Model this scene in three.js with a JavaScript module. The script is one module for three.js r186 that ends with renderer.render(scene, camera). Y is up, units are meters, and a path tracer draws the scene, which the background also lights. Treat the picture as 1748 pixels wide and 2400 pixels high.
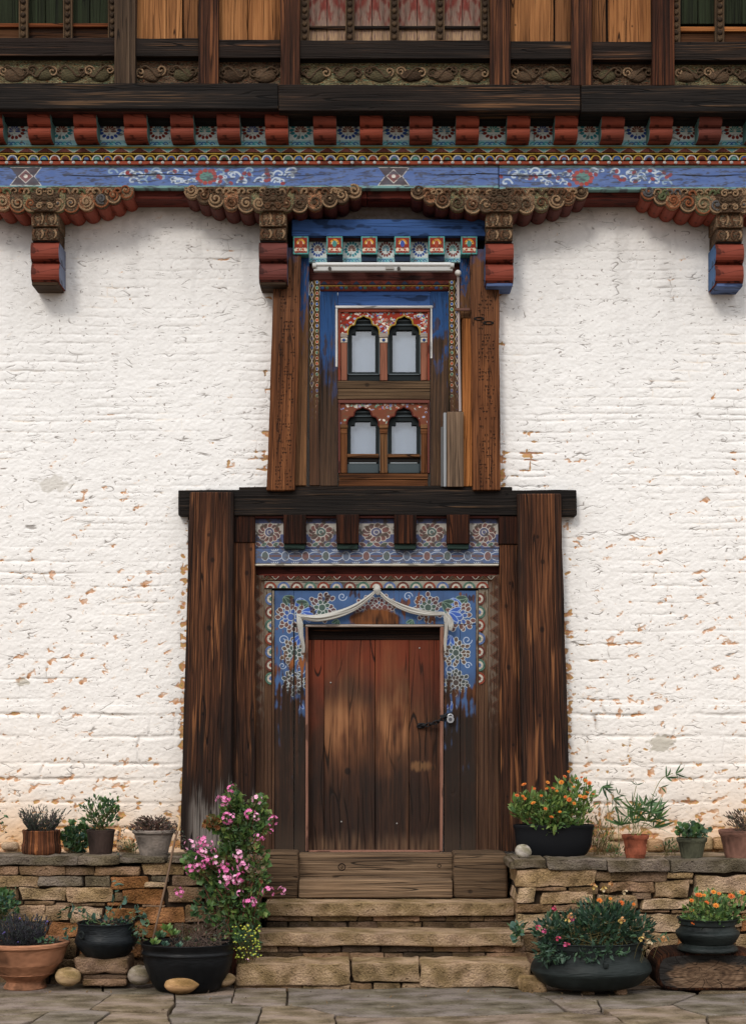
import * as THREE from 'three';
import { mergeGeometries } from 'three/addons/utils/BufferGeometryUtils.js';

// ---------------------------------------------------------------- camera, sky, sun, exposure
const scene = new THREE.Scene();
const EYE = 1.784, DIST = 12, FOC = 3840;                 // eye height, metres to the wall plane, focal length in photo pixels
const camera = new THREE.PerspectiveCamera(2 * Math.atan(1200 / FOC) * 180 / Math.PI, 1748 / 2400, 0.1, 600);
camera.position.set(0, EYE, DIST);
camera.setViewOffset(1748, 2400, 0, -490, 1748, 2400);    // rising front: the camera is level
camera.updateProjectionMatrix();

const renderer = new THREE.WebGLRenderer({ antialias: true });
renderer.toneMapping = THREE.LinearToneMapping;
renderer.toneMappingExposure = 0.94;
renderer.shadowMap.enabled = true;

const SKY_GAIN = 1.92;
const sun = new THREE.DirectionalLight(new THREE.Color(1, 0.94, 0.86), 1.5);
sun.position.set(-4, 10, 11);
sun.target.position.set(0, 2, 0);
sun.castShadow = true; sun.shadow.radius = 26; sun.shadow.mapSize.set(2048, 2048);
Object.assign(sun.shadow.camera, { left: -7, right: 7, top: 7, bottom: -7, near: 1, far: 40 });
scene.add(sun, sun.target);

// ---------------------------------------------------------------- numbers, noise
function rng(seed) { let s = seed | 0; return () => { s = (s + 0x6d2b79f5) | 0; let t = Math.imul(s ^ (s >>> 15), 1 | s); t = (t + Math.imul(t ^ (t >>> 7), 61 | t)) ^ t; return ((t ^ (t >>> 14)) >>> 0) / 4294967296; }; }
const R = rng(7);
const lerp = (a, b, t) => a + (b - a) * t, clamp = (x, a = 0, b = 1) => Math.min(b, Math.max(a, x)), sstep = (a, b, x) => { const t = clamp((x - a) / (b - a)); return t * t * (3 - 2 * t); };
const PERM = new Uint8Array(512); { const r = rng(99), p = Array.from({ length: 256 }, (_, i) => i); for (let i = 255; i > 0; i--) { const j = Math.floor(r() * (i + 1)); [p[i], p[j]] = [p[j], p[i]]; } for (let i = 0; i < 512; i++) PERM[i] = p[i & 255]; }
const GX = new Float32Array(256), GY = new Float32Array(256), GZ = new Float32Array(256);
{ const r = rng(5); for (let i = 0; i < 256; i++) { const a = r() * 6.2832; GX[i] = Math.cos(a); GY[i] = Math.sin(a); GZ[i] = r() * 2 - 1; } }
// gradient noise about -1..1, repeating every (px, py) cells
function noise(x, y, px = 256, py = 256) {
  const xi = Math.floor(x), yi = Math.floor(y), fx = x - xi, fy = y - yi, u = fx * fx * fx * (fx * (fx * 6 - 15) + 10), v = fy * fy * fy * (fy * (fy * 6 - 15) + 10);
  const x0 = ((xi % px) + px) % px, x1 = (x0 + 1) % px, y0 = ((yi % py) + py) % py, y1 = (y0 + 1) % py;
  const a = PERM[(PERM[x0 & 255] + y0) & 511], b = PERM[(PERM[x1 & 255] + y0) & 511], c = PERM[(PERM[x0 & 255] + y1) & 511], d = PERM[(PERM[x1 & 255] + y1) & 511];
  return 1.5 * lerp(lerp(GX[a] * fx + GY[a] * fy, GX[b] * (fx - 1) + GY[b] * fy, u), lerp(GX[c] * fx + GY[c] * (fy - 1), GX[d] * (fx - 1) + GY[d] * (fy - 1), u), v);
}
function fbm(x, y, n, px = 256, py = 256) { let s = 0, a = 0.5; for (let i = 0; i < n; i++) { s += a * noise(x + i * 17, y + i * 31, px, py); x *= 2; y *= 2; px *= 2; py *= 2; a *= 0.5; } return s; }
function vnoise3(x, y, z) {
  const xi = Math.floor(x), yi = Math.floor(y), zi = Math.floor(z), f = (t) => t * t * (3 - 2 * t), u = f(x - xi), v = f(y - yi), w = f(z - zi);
  const h = (a, b, c) => GZ[PERM[(PERM[(PERM[(xi + a) & 255] + yi + b) & 255] + zi + c) & 255]];
  return lerp(lerp(lerp(h(0, 0, 0), h(1, 0, 0), u), lerp(h(0, 1, 0), h(1, 1, 0), u), v), lerp(lerp(h(0, 0, 1), h(1, 0, 1), u), lerp(h(0, 1, 1), h(1, 1, 1), u), v), w);
}

// a pixel of the upright elevation at depth z (metres in front of the wall plane) as a point of the place
const PX = (px, z = 0) => (px - 874) * (DIST - z) / FOC, PY = (py, z = 0) => EYE - (py - 1690) * (DIST - z) / FOC;
const PS = (p, z = 0) => p * (DIST - z) / FOC;

// ---------------------------------------------------------------- sky: an overcast dome of soft cloud
{
  const W = 512, H = 256, d = new Float32Array(W * H * 4);
  for (let j = 0; j < H; j++) for (let i = 0; i < W; i++) {
    const e = ((j + 0.5) / H - 0.5) * Math.PI, se = Math.sin(e), k = (j * W + i) * 4;
    let r, g, b;
    if (se >= 0) {
      const cl = fbm(i / W * 8, (1 - se) * 5, 4, 8, 256);
      const L = SKY_GAIN * (0.34 + 1.06 * se) * (1 + 0.22 * cl);
      r = L * 0.985; g = L; b = L * lerp(1.04, 1.01, clamp(0.5 + cl));
    } else { const L = SKY_GAIN * 0.12; r = L * 1.05; g = L * 0.95; b = L * 0.82; }
    d[k] = r; d[k + 1] = g; d[k + 2] = b; d[k + 3] = 1;
  }
  const t = new THREE.DataTexture(d, W, H, THREE.RGBAFormat, THREE.FloatType);
  t.mapping = THREE.EquirectangularReflectionMapping; t.magFilter = THREE.LinearFilter; t.minFilter = THREE.LinearFilter; t.needsUpdate = true;
  scene.background = t; scene.environment = t;
}

// ---------------------------------------------------------------- textures
const enc = (c) => { c = clamp(c); return 255 * (c <= 0.0031308 ? 12.92 * c : 1.055 * Math.pow(c, 1 / 2.4) - 0.055); };
const dec = (b) => { const c = b / 255; return c <= 0.04045 ? c / 12.92 : Math.pow((c + 0.055) / 1.055, 2.4); };
function dataTex(data, W, H, srgb, wrap = THREE.RepeatWrapping) {
  const t = new THREE.DataTexture(data, W, H, THREE.RGBAFormat);
  t.magFilter = THREE.LinearFilter; t.minFilter = THREE.LinearMipmapLinearFilter; t.wrapS = t.wrapT = wrap;
  if (srgb) t.colorSpace = THREE.SRGBColorSpace;
  t.needsUpdate = true; return t;
}
// fn(u, v, out) fills out = [r, g, b, height], linear colour; v = 0 at the bottom
function bake(W, H, fn, wrap) {
  const c = new Uint8Array(W * H * 4), h = new Uint8Array(W * H * 4), o = [0, 0, 0, 0];
  for (let j = 0; j < H; j++) for (let i = 0; i < W; i++) {
    fn((i + 0.5) / W, (j + 0.5) / H, o);
    const k = (j * W + i) * 4;
    c[k] = enc(o[0]); c[k + 1] = enc(o[1]); c[k + 2] = enc(o[2]); c[k + 3] = 255;
    h[k] = h[k + 1] = h[k + 2] = clamp(o[3]) * 255; h[k + 3] = 255;
  }
  return { map: dataTex(c, W, H, true, wrap), bump: dataTex(h, W, H, false, wrap) };
}
// a painting made on a canvas, then worn: post(u, v, rgb linear) changes rgb in place; v = 0 at the bottom
function painted(W, H, draw, post) {
  const cv = document.createElement('canvas'); cv.width = W; cv.height = H;
  const g = cv.getContext('2d'); draw(g, W, H);
  const px = g.getImageData(0, 0, W, H).data, c = new Uint8Array(W * H * 4), o = [0, 0, 0];
  for (let j = 0; j < H; j++) for (let i = 0; i < W; i++) {
    const s = ((H - 1 - j) * W + i) * 4, k = (j * W + i) * 4;
    o[0] = dec(px[s]); o[1] = dec(px[s + 1]); o[2] = dec(px[s + 2]);
    if (post) post((i + 0.5) / W, (j + 0.5) / H, o);
    c[k] = enc(o[0]); c[k + 1] = enc(o[1]); c[k + 2] = enc(o[2]); c[k + 3] = 255;
  }
  return dataTex(c, W, H, true, THREE.ClampToEdgeWrapping);
}
const mix3 = (o, c, t) => { o[0] = lerp(o[0], c[0], t); o[1] = lerp(o[1], c[1], t); o[2] = lerp(o[2], c[2], t); };
const ramp = (o, c0, c1, c2, t) => { const a = t < 0.5 ? c0 : c1, b = t < 0.5 ? c1 : c2, k = t < 0.5 ? t * 2 : t * 2 - 1; o[0] = lerp(a[0], b[0], k); o[1] = lerp(a[1], b[1], k); o[2] = lerp(a[2], b[2], k); };

// wood, grain along v; covers 0.6 m by 2.4 m
const WOODU = 0.6, WOODV = 2.4;
function woodGrain(U, V, seed, knots) {
  let w = 0.02 * fbm(U * 3 + seed, V * 2, 3, 3, 2), dark = 0;
  for (const [ku, kv, kr] of knots) {
    let du = (U - ku) * WOODU, dv = (V - kv) * WOODV; du -= Math.round(du / WOODU) * WOODU; dv -= Math.round(dv / WOODV) * WOODV;
    const e = Math.sqrt(du * du + dv * dv * 0.22) / kr;
    w += -0.45 * du / WOODU * Math.exp(-e * e * 0.35);
    const d = Math.sqrt(du * du + dv * dv * 0.8) / kr; dark = Math.max(dark, sstep(0.75, 0.3, d) * 0.9);
  }
  const x = U + w;
  const a = noise(x * 14 + seed, V * 2, 14, 2), b = noise(x * 44 + seed, V * 2, 44, 2), c = noise(x * 130 + seed, V * 5, 130, 5), f = noise(x * 230, V * 24, 230, 24);
  const cr = Math.abs(noise(x * 11 + seed * 3, V * 3, 11, 3)), cm = noise(x * 5 + 9, V * 6 + seed, 5, 6);
  const cr2 = Math.abs(noise(x * 24 + seed * 5, V * 2, 24, 2)), crack = Math.max(sstep(0.05, 0.012, cr) * sstep(-0.05, 0.25, cm), 0.75 * sstep(0.07, 0.02, cr2) * sstep(0.0, 0.3, noise(x * 9 + 4, V * 3 + seed, 9, 3)));
  const zone = fbm(x * 6 + seed, V * 2, 3, 6, 2), zone2 = noise(U * 3 + 5, V * 5 + seed, 3, 5), line = sstep(0.14, 0.03, Math.abs(noise(x * 26 + seed, V * 1, 26, 1))) * sstep(0.0, 0.35, noise(x * 7, V * 3 + 3, 7, 3));
  return { t: 0.43 + 0.34 * zone + 0.14 * zone2 + 0.18 * a + 0.24 * b + 0.22 * c + 0.12 * f + 0.26 * line, crack, dark, a, b };
}
function woodTex(seed, c0, c1, c2, { gain = 1, bias = 0, knots = 5, W = 512, H = 1024 } = {}) {
  const r = rng(seed * 13 + 1), ks = Array.from({ length: knots }, () => [r(), r(), 0.012 + 0.016 * r()]);
  return bake(W, H, (U, V, o) => {
    const g = woodGrain(U, V, seed, ks), t = clamp((g.t - 0.5) * gain + 0.5 + bias);
    ramp(o, c0, c1, c2, t); mix3(o, [c0[0] * 0.5, c0[1] * 0.5, c0[2] * 0.5], Math.max(g.crack * 0.95, g.dark * 0.8));
    o[3] = clamp(0.25 + 0.55 * g.t - 0.7 * g.crack - 0.2 * g.dark);
  });
}
const TW = {
  dark: woodTex(1, [0.005, 0.004, 0.0035], [0.016, 0.012, 0.01], [0.15, 0.082, 0.04], { gain: 1.15, bias: -0.12, knots: 4 }),
  brown: woodTex(2, [0.008, 0.0045, 0.003], [0.055, 0.02, 0.01], [0.23, 0.088, 0.034], { gain: 1.25, bias: -0.03, knots: 4 }),
  pale: woodTex(3, [0.045, 0.022, 0.01], [0.27, 0.145, 0.068], [0.46, 0.28, 0.145], { gain: 1.1, bias: 0.06, knots: 6 }),
  grey: woodTex(4, [0.035, 0.025, 0.018], [0.13, 0.088, 0.056], [0.23, 0.165, 0.11], { gain: 1.1, knots: 4 }),
};
const white = new THREE.Color(1, 1, 1);
function std(o) { const m = new THREE.MeshPhysicalMaterial({ roughness: 0.85, specularIntensity: 0.28, ...o }); m.side = THREE.DoubleSide; return m; }
const C = (r, g, b) => new THREE.Color().setRGB(r, g, b);
const wood = (k, tint = [1, 1, 1], bump = 0.006, rough = 0.82) => std({ map: TW[k].map, bumpMap: TW[k].bump, bumpScale: bump, color: C(...tint), roughness: rough });
const plain = (r, g, b, rough = 0.8, extra = {}) => std({ color: C(r, g, b), roughness: rough, ...extra });
// paint over wood: the dark wood bump, and a flat worn colour map
const TWorn = bake(512, 512, (U, V, o) => {
  const g = woodGrain(U, V, 6, []), w = fbm(U * 5, V * 5, 4, 5, 5), s = clamp(0.86 + 0.22 * (g.t - 0.5) * 2 - 0.5 * g.crack + 0.25 * w);
  const chip = sstep(0.17, 0.3, fbm(U * 9 + 3, V * 12, 3, 9, 12));
  o[0] = o[1] = o[2] = s * lerp(1, 0.42, chip); o[3] = clamp(0.3 + 0.4 * g.t - 0.5 * g.crack - 0.25 * chip);
});
const paint = (r, g, b, rough = 0.7) => std({ map: TWorn.map, bumpMap: TWorn.bump, bumpScale: 0.003, color: C(r, g, b), roughness: rough });
// stone: 0.5 m square
const TStone = bake(512, 512, (U, V, o) => {
  const a = fbm(U * 4, V * 4, 5, 4, 4), b = noise(U * 40, V * 40, 40, 40), c = noise(U * 120, V * 120, 120, 120), lay = noise(U * 5 + 0.4 * a, V * 34 + a, 5, 34);
  const pit = 0.55 * sstep(0.36, 0.7, noise(U * 17 + 5 + a, V * 19 + a, 17, 19)), big = fbm(U * 2 + 7, V * 3, 3, 2, 3);
  const v = clamp(0.68 + 0.55 * a + 0.5 * big + 0.13 * b + 0.14 * c + 0.03 * lay - 0.3 * pit);
  o[0] = v; o[1] = v * lerp(0.97, 1.02, clamp(0.5 + a)); o[2] = v * lerp(0.8, 1.06, clamp(0.5 + a * 0.8 + big * 1.6));
  o[3] = clamp(0.5 + 0.55 * a + 0.16 * b + 0.16 * c + 0.06 * lay - 0.35 * pit);
});
const stone = (r, g, b, bump = 0.012) => std({ map: TStone.map, bumpMap: TStone.bump, bumpScale: bump, color: C(r, g, b), roughness: 0.95 });

// ---------------------------------------------------------------- scene helpers
const taken = new Map();
function numbered(n) { const k = taken.get(n) ?? 0; taken.set(n, k + 1); return k ? n + '_' + String(k).padStart(3, '0') : n; }
function tag(o, label, category, group, kind) { if (label) o.userData.label = label; if (category) o.userData.category = category; if (group) o.userData.group = group; if (kind) o.userData.kind = kind; return o; }
function thing(name, label, category, pos = [0, 0, 0], group) { const o = new THREE.Group(); o.name = numbered(name); o.position.set(...pos); scene.add(o); return tag(o, label, category, group); }
const tmpV = new THREE.Vector3();
function mk(name, geo, mat, parent, pos = [0, 0, 0], rot) {
  const m = new THREE.Mesh(geo, mat); m.name = parent === scene ? numbered(name) : name; m.castShadow = m.receiveShadow = true;
  parent.add(m); parent.updateWorldMatrix(true, false); m.position.copy(parent.worldToLocal(tmpV.set(...pos)));
  if (rot) m.rotation.set(...rot);
  return m;
}
// a box with rounded edges: sizes, edge radius, divisions, roughness of the surface in metres; uv in metres with the grain along v
function rbox(w, h, d, r = 0.004, { seg = [1, 1, 1], amp = 0, freq = 8, seed = 0, grain = 'y', uv = [WOODU, WOODV], fit = null, quad = null } = {}) {
  const S = [w, h, d], P = [], UV = [], I = [], rr = rng(seed * 31 + 3), ou = rr(), ov = rr(), sx = rr() * 50;
  r = Math.min(r, w * 0.45, h * 0.45, d * 0.45);
  const ax = S.map((s, k) => { const c = [-s / 2, -s / 2 + r]; for (let i = 1; i < seg[k]; i++) c.push(-s / 2 + r + (s - 2 * r) * i / seg[k]); c.push(s / 2 - r, s / 2); return c; });
  const ga = { x: 0, y: 1, z: 2 }[grain];
  for (let a = 0; a < 3; a++) for (const sg of [1, -1]) {
    const b = (a + 1) % 3, c = (a + 2) % 3, B = ax[b], Cc = ax[c], base = P.length / 3;
    for (let j = 0; j < Cc.length; j++) for (let i = 0; i < B.length; i++) {
      const p = [0, 0, 0]; p[a] = sg * S[a] / 2; p[b] = B[i]; p[c] = Cc[j];
      let u, v;
      if (fit) { u = fit[0] + (p[0] / w + 0.5) * (fit[2] - fit[0]); v = fit[1] + (p[1] / h + 0.5) * (fit[3] - fit[1]); }
      else if (ga === b) { v = p[b] / uv[1] + ov; u = p[c] / uv[0] + ou + a * 0.13; } else if (ga === c) { v = p[c] / uv[1] + ov; u = p[b] / uv[0] + ou + a * 0.13; } else { u = p[b] / uv[0] + ou; v = p[c] / uv[0] * 0.6 + ov; }
      const q = p.map((x, k) => clamp(x, -S[k] / 2 + r, S[k] / 2 - r)), n = p.map((x, k) => x - q[k]), l = Math.hypot(...n) || 1;
      for (let k = 0; k < 3; k++) p[k] = q[k] + n[k] / l * r;
      if (amp) {
        const e = vnoise3(p[0] * freq + sx, p[1] * freq + sx * 1.7, p[2] * freq) + 0.5 * vnoise3(p[0] * freq * 2.3 + sx, p[1] * freq * 2.3, p[2] * freq * 2.3 + 9), e2 = vnoise3(p[0] * freq + 40 + sx, p[1] * freq, p[2] * freq), e3 = vnoise3(p[0] * freq + sx, p[1] * freq + 70, p[2] * freq);
        for (let k = 0; k < 3; k++) p[k] += n[k] / l * amp * e;
        p[0] += amp * 0.6 * e2; p[1] += amp * 0.6 * e3;
      }
      if (quad) { const t = p[1] / h + 0.5, s = p[0] / w + 0.5; p[0] = lerp(lerp(quad[0], quad[1], s), lerp(quad[2], quad[3], s), t); } // bottom left, bottom right, top left, top right
      P.push(...p); UV.push(u, v);
    }
    const nB = B.length;
    for (let j = 0; j < Cc.length - 1; j++) for (let i = 0; i < nB - 1; i++) {
      const k = base + j * nB + i;
      if (sg > 0) I.push(k, k + 1, k + nB + 1, k, k + nB + 1, k + nB); else I.push(k, k + nB + 1, k + 1, k, k + nB, k + nB + 1);
    }
  }
  return finish(P, UV, I);
}
function finish(P, UV, I, col) {
  const g = new THREE.BufferGeometry();
  g.setAttribute('position', new THREE.Float32BufferAttribute(P, 3)); g.setAttribute('uv', new THREE.Float32BufferAttribute(UV, 2)); g.setIndex(I);
  const acc = new Map(), key = (i) => Math.round(P[i * 3] * 2e4) + '_' + Math.round(P[i * 3 + 1] * 2e4) + '_' + Math.round(P[i * 3 + 2] * 2e4), A = new THREE.Vector3(), B = new THREE.Vector3(), Q = new THREE.Vector3();
  const ks = []; for (let i = 0; i < P.length / 3; i++) ks.push(key(i));
  for (let t = 0; t < I.length; t += 3) {
    const [a, b, c] = [I[t], I[t + 1], I[t + 2]];
    A.set(P[b * 3] - P[a * 3], P[b * 3 + 1] - P[a * 3 + 1], P[b * 3 + 2] - P[a * 3 + 2]); B.set(P[c * 3] - P[a * 3], P[c * 3 + 1] - P[a * 3 + 1], P[c * 3 + 2] - P[a * 3 + 2]); Q.crossVectors(A, B);
    for (const k of [a, b, c]) { let v = acc.get(ks[k]); if (!v) acc.set(ks[k], v = new THREE.Vector3()); v.add(Q); }
  }
  const N = new Float32Array(P.length);
  for (let i = 0; i < ks.length; i++) { const v = Q.copy(acc.get(ks[i]) ?? Q.set(0, 0, 1)).normalize(); N[i * 3] = v.x; N[i * 3 + 1] = v.y; N[i * 3 + 2] = v.z; }
  g.setAttribute('normal', new THREE.BufferAttribute(N, 3));
  return g;
}
let SEED = 100;
// a board whose front face fills the pixel rectangle at depth zf, going back by depth
function board(parent, name, x0, y0, x1, y1, zf, depth, mat, o = {}) {
  const w = PS(x1 - x0, zf), h = PS(y1 - y0, zf);
  const grain = o.grain ?? (w > h ? 'x' : 'y');
  const amp = o.amp ?? 0.0016, sx = Math.max(1, Math.min(o.max ?? 14, Math.round(w / 0.12))), sy = Math.max(1, Math.min(o.max ?? 14, Math.round(h / 0.12)));
  const g = rbox(w, h, depth, o.r ?? 0.005, { seg: amp ? [sx, sy, 1] : [1, 1, 1], amp, freq: o.freq ?? 5, seed: o.seed ?? SEED++, grain, fit: o.fit ?? null, quad: o.quad ? o.quad.map((q) => PS(q - (x0 + x1) / 2, zf)) : null, uv: o.uv ?? [WOODU, WOODV] });
  const m = mk(name, g, mat, parent, [PX((x0 + x1) / 2, zf), PY((y0 + y1) / 2, zf), zf - depth / 2]);
  if (o.label) m.userData.label = o.label;
  return m;
}
// a flat outline in pixels (relative to cx, cy) made thick
function plate(parent, name, shape, cx, cy, z0, depth, mat, bevel = 0.003) {
  const g = new THREE.ExtrudeGeometry(shape, { depth: depth - 2 * bevel, bevelEnabled: bevel > 0, bevelThickness: bevel, bevelSize: bevel, bevelOffset: -bevel, bevelSegments: 1, curveSegments: 10 });
  return mk(name, g, mat, parent, [cx, cy, z0 + bevel]);
}
function tube(pts, r, n = 20, rs = 6, closed = false) { return new THREE.TubeGeometry(new THREE.CatmullRomCurve3(pts.map((p) => new THREE.Vector3(...p)), closed), n, r, rs, closed); }
function spiralPts(Rr, turns, dir, a0 = 0, n = 26) { const p = []; for (let i = 0; i <= n; i++) { const t = i / n, r = Rr * (1 - 0.86 * t), a = a0 + dir * t * turns * 6.2832; p.push([r * Math.cos(a), r * Math.sin(a), 0.012 * t * (Rr / 0.04)]); } return p; }
function jitterGeo(g, amp, freq, seed) { const p = g.attributes.position, n = g.attributes.normal, o = seed * 3.7; for (let i = 0; i < p.count; i++) { const x = p.getX(i), y = p.getY(i), z = p.getZ(i), e = amp * (vnoise3(x * freq + o, y * freq, z * freq) + 0.5 * vnoise3(x * freq * 2.1, y * freq * 2.1 + o, z * freq * 2.1)); p.setXYZ(i, x + n.getX(i) * e, y + n.getY(i) * e, z + n.getZ(i) * e); } g.computeVertexNormals(); return g; }
// ================================================================ THE HOUSE WALL
const WX0 = -2.95, WX1 = 2.95, WY0 = 0.7, WY1 = 5.78, WTW = 2048, WTH = 1792;
let wallHeight;
{
  const r = rng(41), rows = [];
  for (let y = WY0 - 0.2; y < WY1 + 0.4;) {
    const h = y < 2.0 ? lerp(0.11, 0.2, r()) : y < 3.0 ? lerp(0.06, 0.14, r()) : lerp(0.04, 0.085, r());
    const joints = []; let x = WX0 - 0.5 - r() * 0.4; while (x < WX1 + 0.6) { x += y < 2.2 ? lerp(0.16, 0.75, r()) : lerp(0.12, 0.5, r()); joints.push(x); }
    rows.push({ y0: y, y1: y + h, joints, lift: joints.map(() => r() * 0.011) }); y += h;
  }
  const Hm = new Float32Array(WTW * WTH), Jm = new Float32Array(WTW * WTH), Km = new Float32Array(WTW * WTH);
  let ri = 0;
  for (let j = 0; j < WTH; j++) for (let i = 0; i < WTW; i++) {
    const x = lerp(WX0, WX1, (i + 0.5) / WTW), y = lerp(WY0, WY1, (j + 0.5) / WTH);
    const n1 = noise(x * 1.3 + 30, y * 1.1 + 7), n2 = noise(x * 4 + 3, y * 5), n3 = noise(x * 13, y * 16 + 60), n4 = noise(x * 34, y * 48), n5 = noise(x * 85, y * 110);
    const yy = y + 0.014 * n1 + 0.007 * n2 + 0.005 * n3, xx = x + 0.02 * n2 + 0.012 * n3;
    ri = 0; { let a = 0, b = rows.length - 1; while (a < b) { const m = (a + b + 1) >> 1; if (rows[m].y0 <= yy) a = m; else b = m - 1; } ri = a; }
    const row = rows[ri], dy = Math.min(yy - row.y0, row.y1 - yy);
    let dx = 9, li = 0; for (let q = 0; q < row.joints.length; q++) { const d = Math.abs(xx - row.joints[q]); if (d < dx) dx = d; if (row.joints[q] < xx) li = q; }
    const dEdge = Math.min(dy, dx * 0.9 + 0.002), show = clamp(0.26 + 0.85 * noise(x * 2.1 + 11, y * 2.6) + 0.35 * n2 + (y < 1.9 ? 0.3 : 0));
    const joint = sstep(y < 1.9 ? 0.02 : 0.011, 0.002, dEdge) * show;
    const rg = Math.abs(noise(x * 4.5 + 0.3 * n2, y * 24 + 0.5 * n3 + 50)), cm = noise(x * 7 + 70, y * 10 + 20);
    const rg2 = Math.abs(noise(x * 9 + 0.3 * n3 + 80, y * 40 + 90)), cm2 = noise(x * 13 + 33, y * 19);
    const crack = Math.max(sstep(0.055, 0.012, rg) * sstep(0.22, 0.5, cm), 0.8 * sstep(0.07, 0.015, rg2) * sstep(0.25, 0.55, cm2));
    const k = j * WTW + i;
    Jm[k] = joint; Km[k] = crack;
    Hm[k] = (y < 1.9 ? 0.8 : 0.3) * row.lift[li] * sstep(0, 0.02, dEdge) * show - (y < 1.9 ? 0.007 : 0.004) * joint + 0.0018 * n2 + 0.0018 * n3 + 0.0019 * n4 + 0.001 * n5 - 0.007 * crack;
  }
  const c = new Uint8Array(WTW * WTH * 4), b = new Uint8Array(WTW * WTH * 4), o = [0, 0, 0];
  for (let j = 0; j < WTH; j++) for (let i = 0; i < WTW; i++) {
    const k = j * WTW + i, x = lerp(WX0, WX1, (i + 0.5) / WTW), y = lerp(WY0, WY1, (j + 0.5) / WTH), px = 874 + x * 320, py = 1690 - (y - EYE) * 320;
    const m1 = fbm(x * 1.7 + 5, y * 1.7, 3), m2 = noise(x * 9 + 40, y * 13), m3 = noise(x * 26, y * 34 + 12), m4 = noise(x * 60, y * 75);
    const low = sstep(1500, 2010, py);
    o[0] = 0.822; o[1] = 0.802; o[2] = 0.779;
    const s = 0.97 + 0.05 * m1 + 0.025 * m3 + 0.03 * m4; o[0] *= s; o[1] *= s; o[2] *= s;
    mix3(o, [0.74, 0.56, 0.4], clamp(0.1 * sstep(900, 1700, py) + low * low * (0.5 + 0.4 * m1)));                                    // dust splashed up from the terrace
    mix3(o, [0.62, 0.38, 0.2], clamp(sstep(1850, 2005, py) * (0.62 + 0.9 * m1 + 0.3 * m2)));
    const halo = clamp(0.35 * sstep(0.1, 0.5, Jm[k]) * sstep(0.0, 0.5, m1 + 0.4 * m2 - 0.1)); mix3(o, [0.72, 0.55, 0.37], halo);
    // flaked lime: earth and stone show along the joints and where the frames meet the wall
    let want = -0.72 + 0.42 * sstep(900, 2000, py) + (px > 1180 ? 0.03 : 0) + 0.5 * Math.exp(-Math.pow((px - 560) / 90, 2) - Math.pow((py - 1075) / 70, 2)) + 0.5 * Math.exp(-Math.pow((px - 1240) / 90, 2) - Math.pow((py - 1075) / 100, 2)) + 0.3 * sstep(1800, 2000, py);
    for (const [ex, y0, y1] of [[628, 600, 1150], [1172, 600, 1150], [434, 1180, 1960], [1330, 1180, 1960]]) if (py > y0 && py < y1) want += 0.5 * sstep(22, 4, Math.abs(px - ex));
    const chip = sstep(0.02, 0.12, want + 0.62 * m2 * 0.9 + 0.34 * m3 + 0.8 * Jm[k] * (0.45 + m1) + 0.1 * m4 - 0.12);
    const earth = [lerp(0.42, 0.5, m4 + 0.5), lerp(0.19, 0.25, m3 + 0.5), 0.085 + 0.05 * m4]; mix3(o, earth, chip * 0.95);
    const dk = clamp(Km[k] * 0.85 + 0.62 * sstep(0.5, 1, Jm[k]) * sstep(0.1, 0.5, m2 + 0.2)); mix3(o, [0.16, 0.13, 0.11], dk * 0.8);
    const sp = noise(x * 13 + 3 + 0.5 * m3, y * 21 + 77 + 0.5 * m3) + 0.3 * Jm[k] - 0.03, sp2 = noise(x * 3 + 50, y * 3.4), rust = sstep(0.56, 0.66, sp + 0.16 * m4 + 0.34 * sp2 - 0.34 * sstep(1500, 800, py) - 0.02); mix3(o, [0.42, 0.15, 0.045], rust * (0.75 + 0.4 * m3)); mix3(o, [0.72, 0.5, 0.3], sstep(0.42, 0.6, sp + 0.34 * sp2 - 0.34 * sstep(1500, 800, py)) * 0.25); Hm[k] -= rust * 0.004;
    const speck = sstep(0.6, 0.72, m3 * 0.7 + m4 * 0.5); mix3(o, [0.16, 0.12, 0.1], speck * 0.75);
    const run = sstep(0.1, 0.5, noise(x * 13 + 0.6 * m2, y * 0.9 + 4)) * sstep(900, 480, py); mix3(o, [0.5, 0.48, 0.46], run * 0.28);
    // grime plus painted shade arching under the carved beams, and bare plaster over the window
    const arch = 490 - 28 * Math.cos((px - 373) / 533 * 6.2832); const grimeShade = sstep(56, -8, py - arch + 36 * m1 + 14 * m2) * (0.85 + 0.4 * m2); mix3(o, [0.1, 0.088, 0.08], clamp(grimeShade) * 0.85);
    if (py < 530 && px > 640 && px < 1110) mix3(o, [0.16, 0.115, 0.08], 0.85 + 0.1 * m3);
    for (const [cx, cy, rx, ry] of [[125, 1135, 42, 20], [1548, 1742, 34, 22], [55, 1598, 17, 9]]) { const e = Math.hypot((px - cx) / rx, (py - cy) / ry) + 0.5 * m3; mix3(o, [0.42, 0.38, 0.31], sstep(1.05, 0.7, e) * (cx === 125 ? 0.45 : 0.8)); }
    const dep = chip * 0.35; Hm[k] -= chip * 0.004;
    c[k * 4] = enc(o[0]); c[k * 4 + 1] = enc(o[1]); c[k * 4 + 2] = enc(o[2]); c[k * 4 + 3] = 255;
    b[k * 4] = b[k * 4 + 1] = b[k * 4 + 2] = clamp(0.5 + Hm[k] / 0.05) * 255; b[k * 4 + 3] = 255;
  }
  wallHeight = (x, y) => {
    const i = clamp(Math.round((x - WX0) / (WX1 - WX0) * WTW), 2, WTW - 3), j = clamp(Math.round((y - WY0) / (WY1 - WY0) * WTH), 2, WTH - 3);
    let s = 0; for (let q = -1; q <= 1; q++) for (let p = -1; p <= 1; p++) s += Hm[(j + q) * WTW + i + p]; return s / 9;
  };
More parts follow.
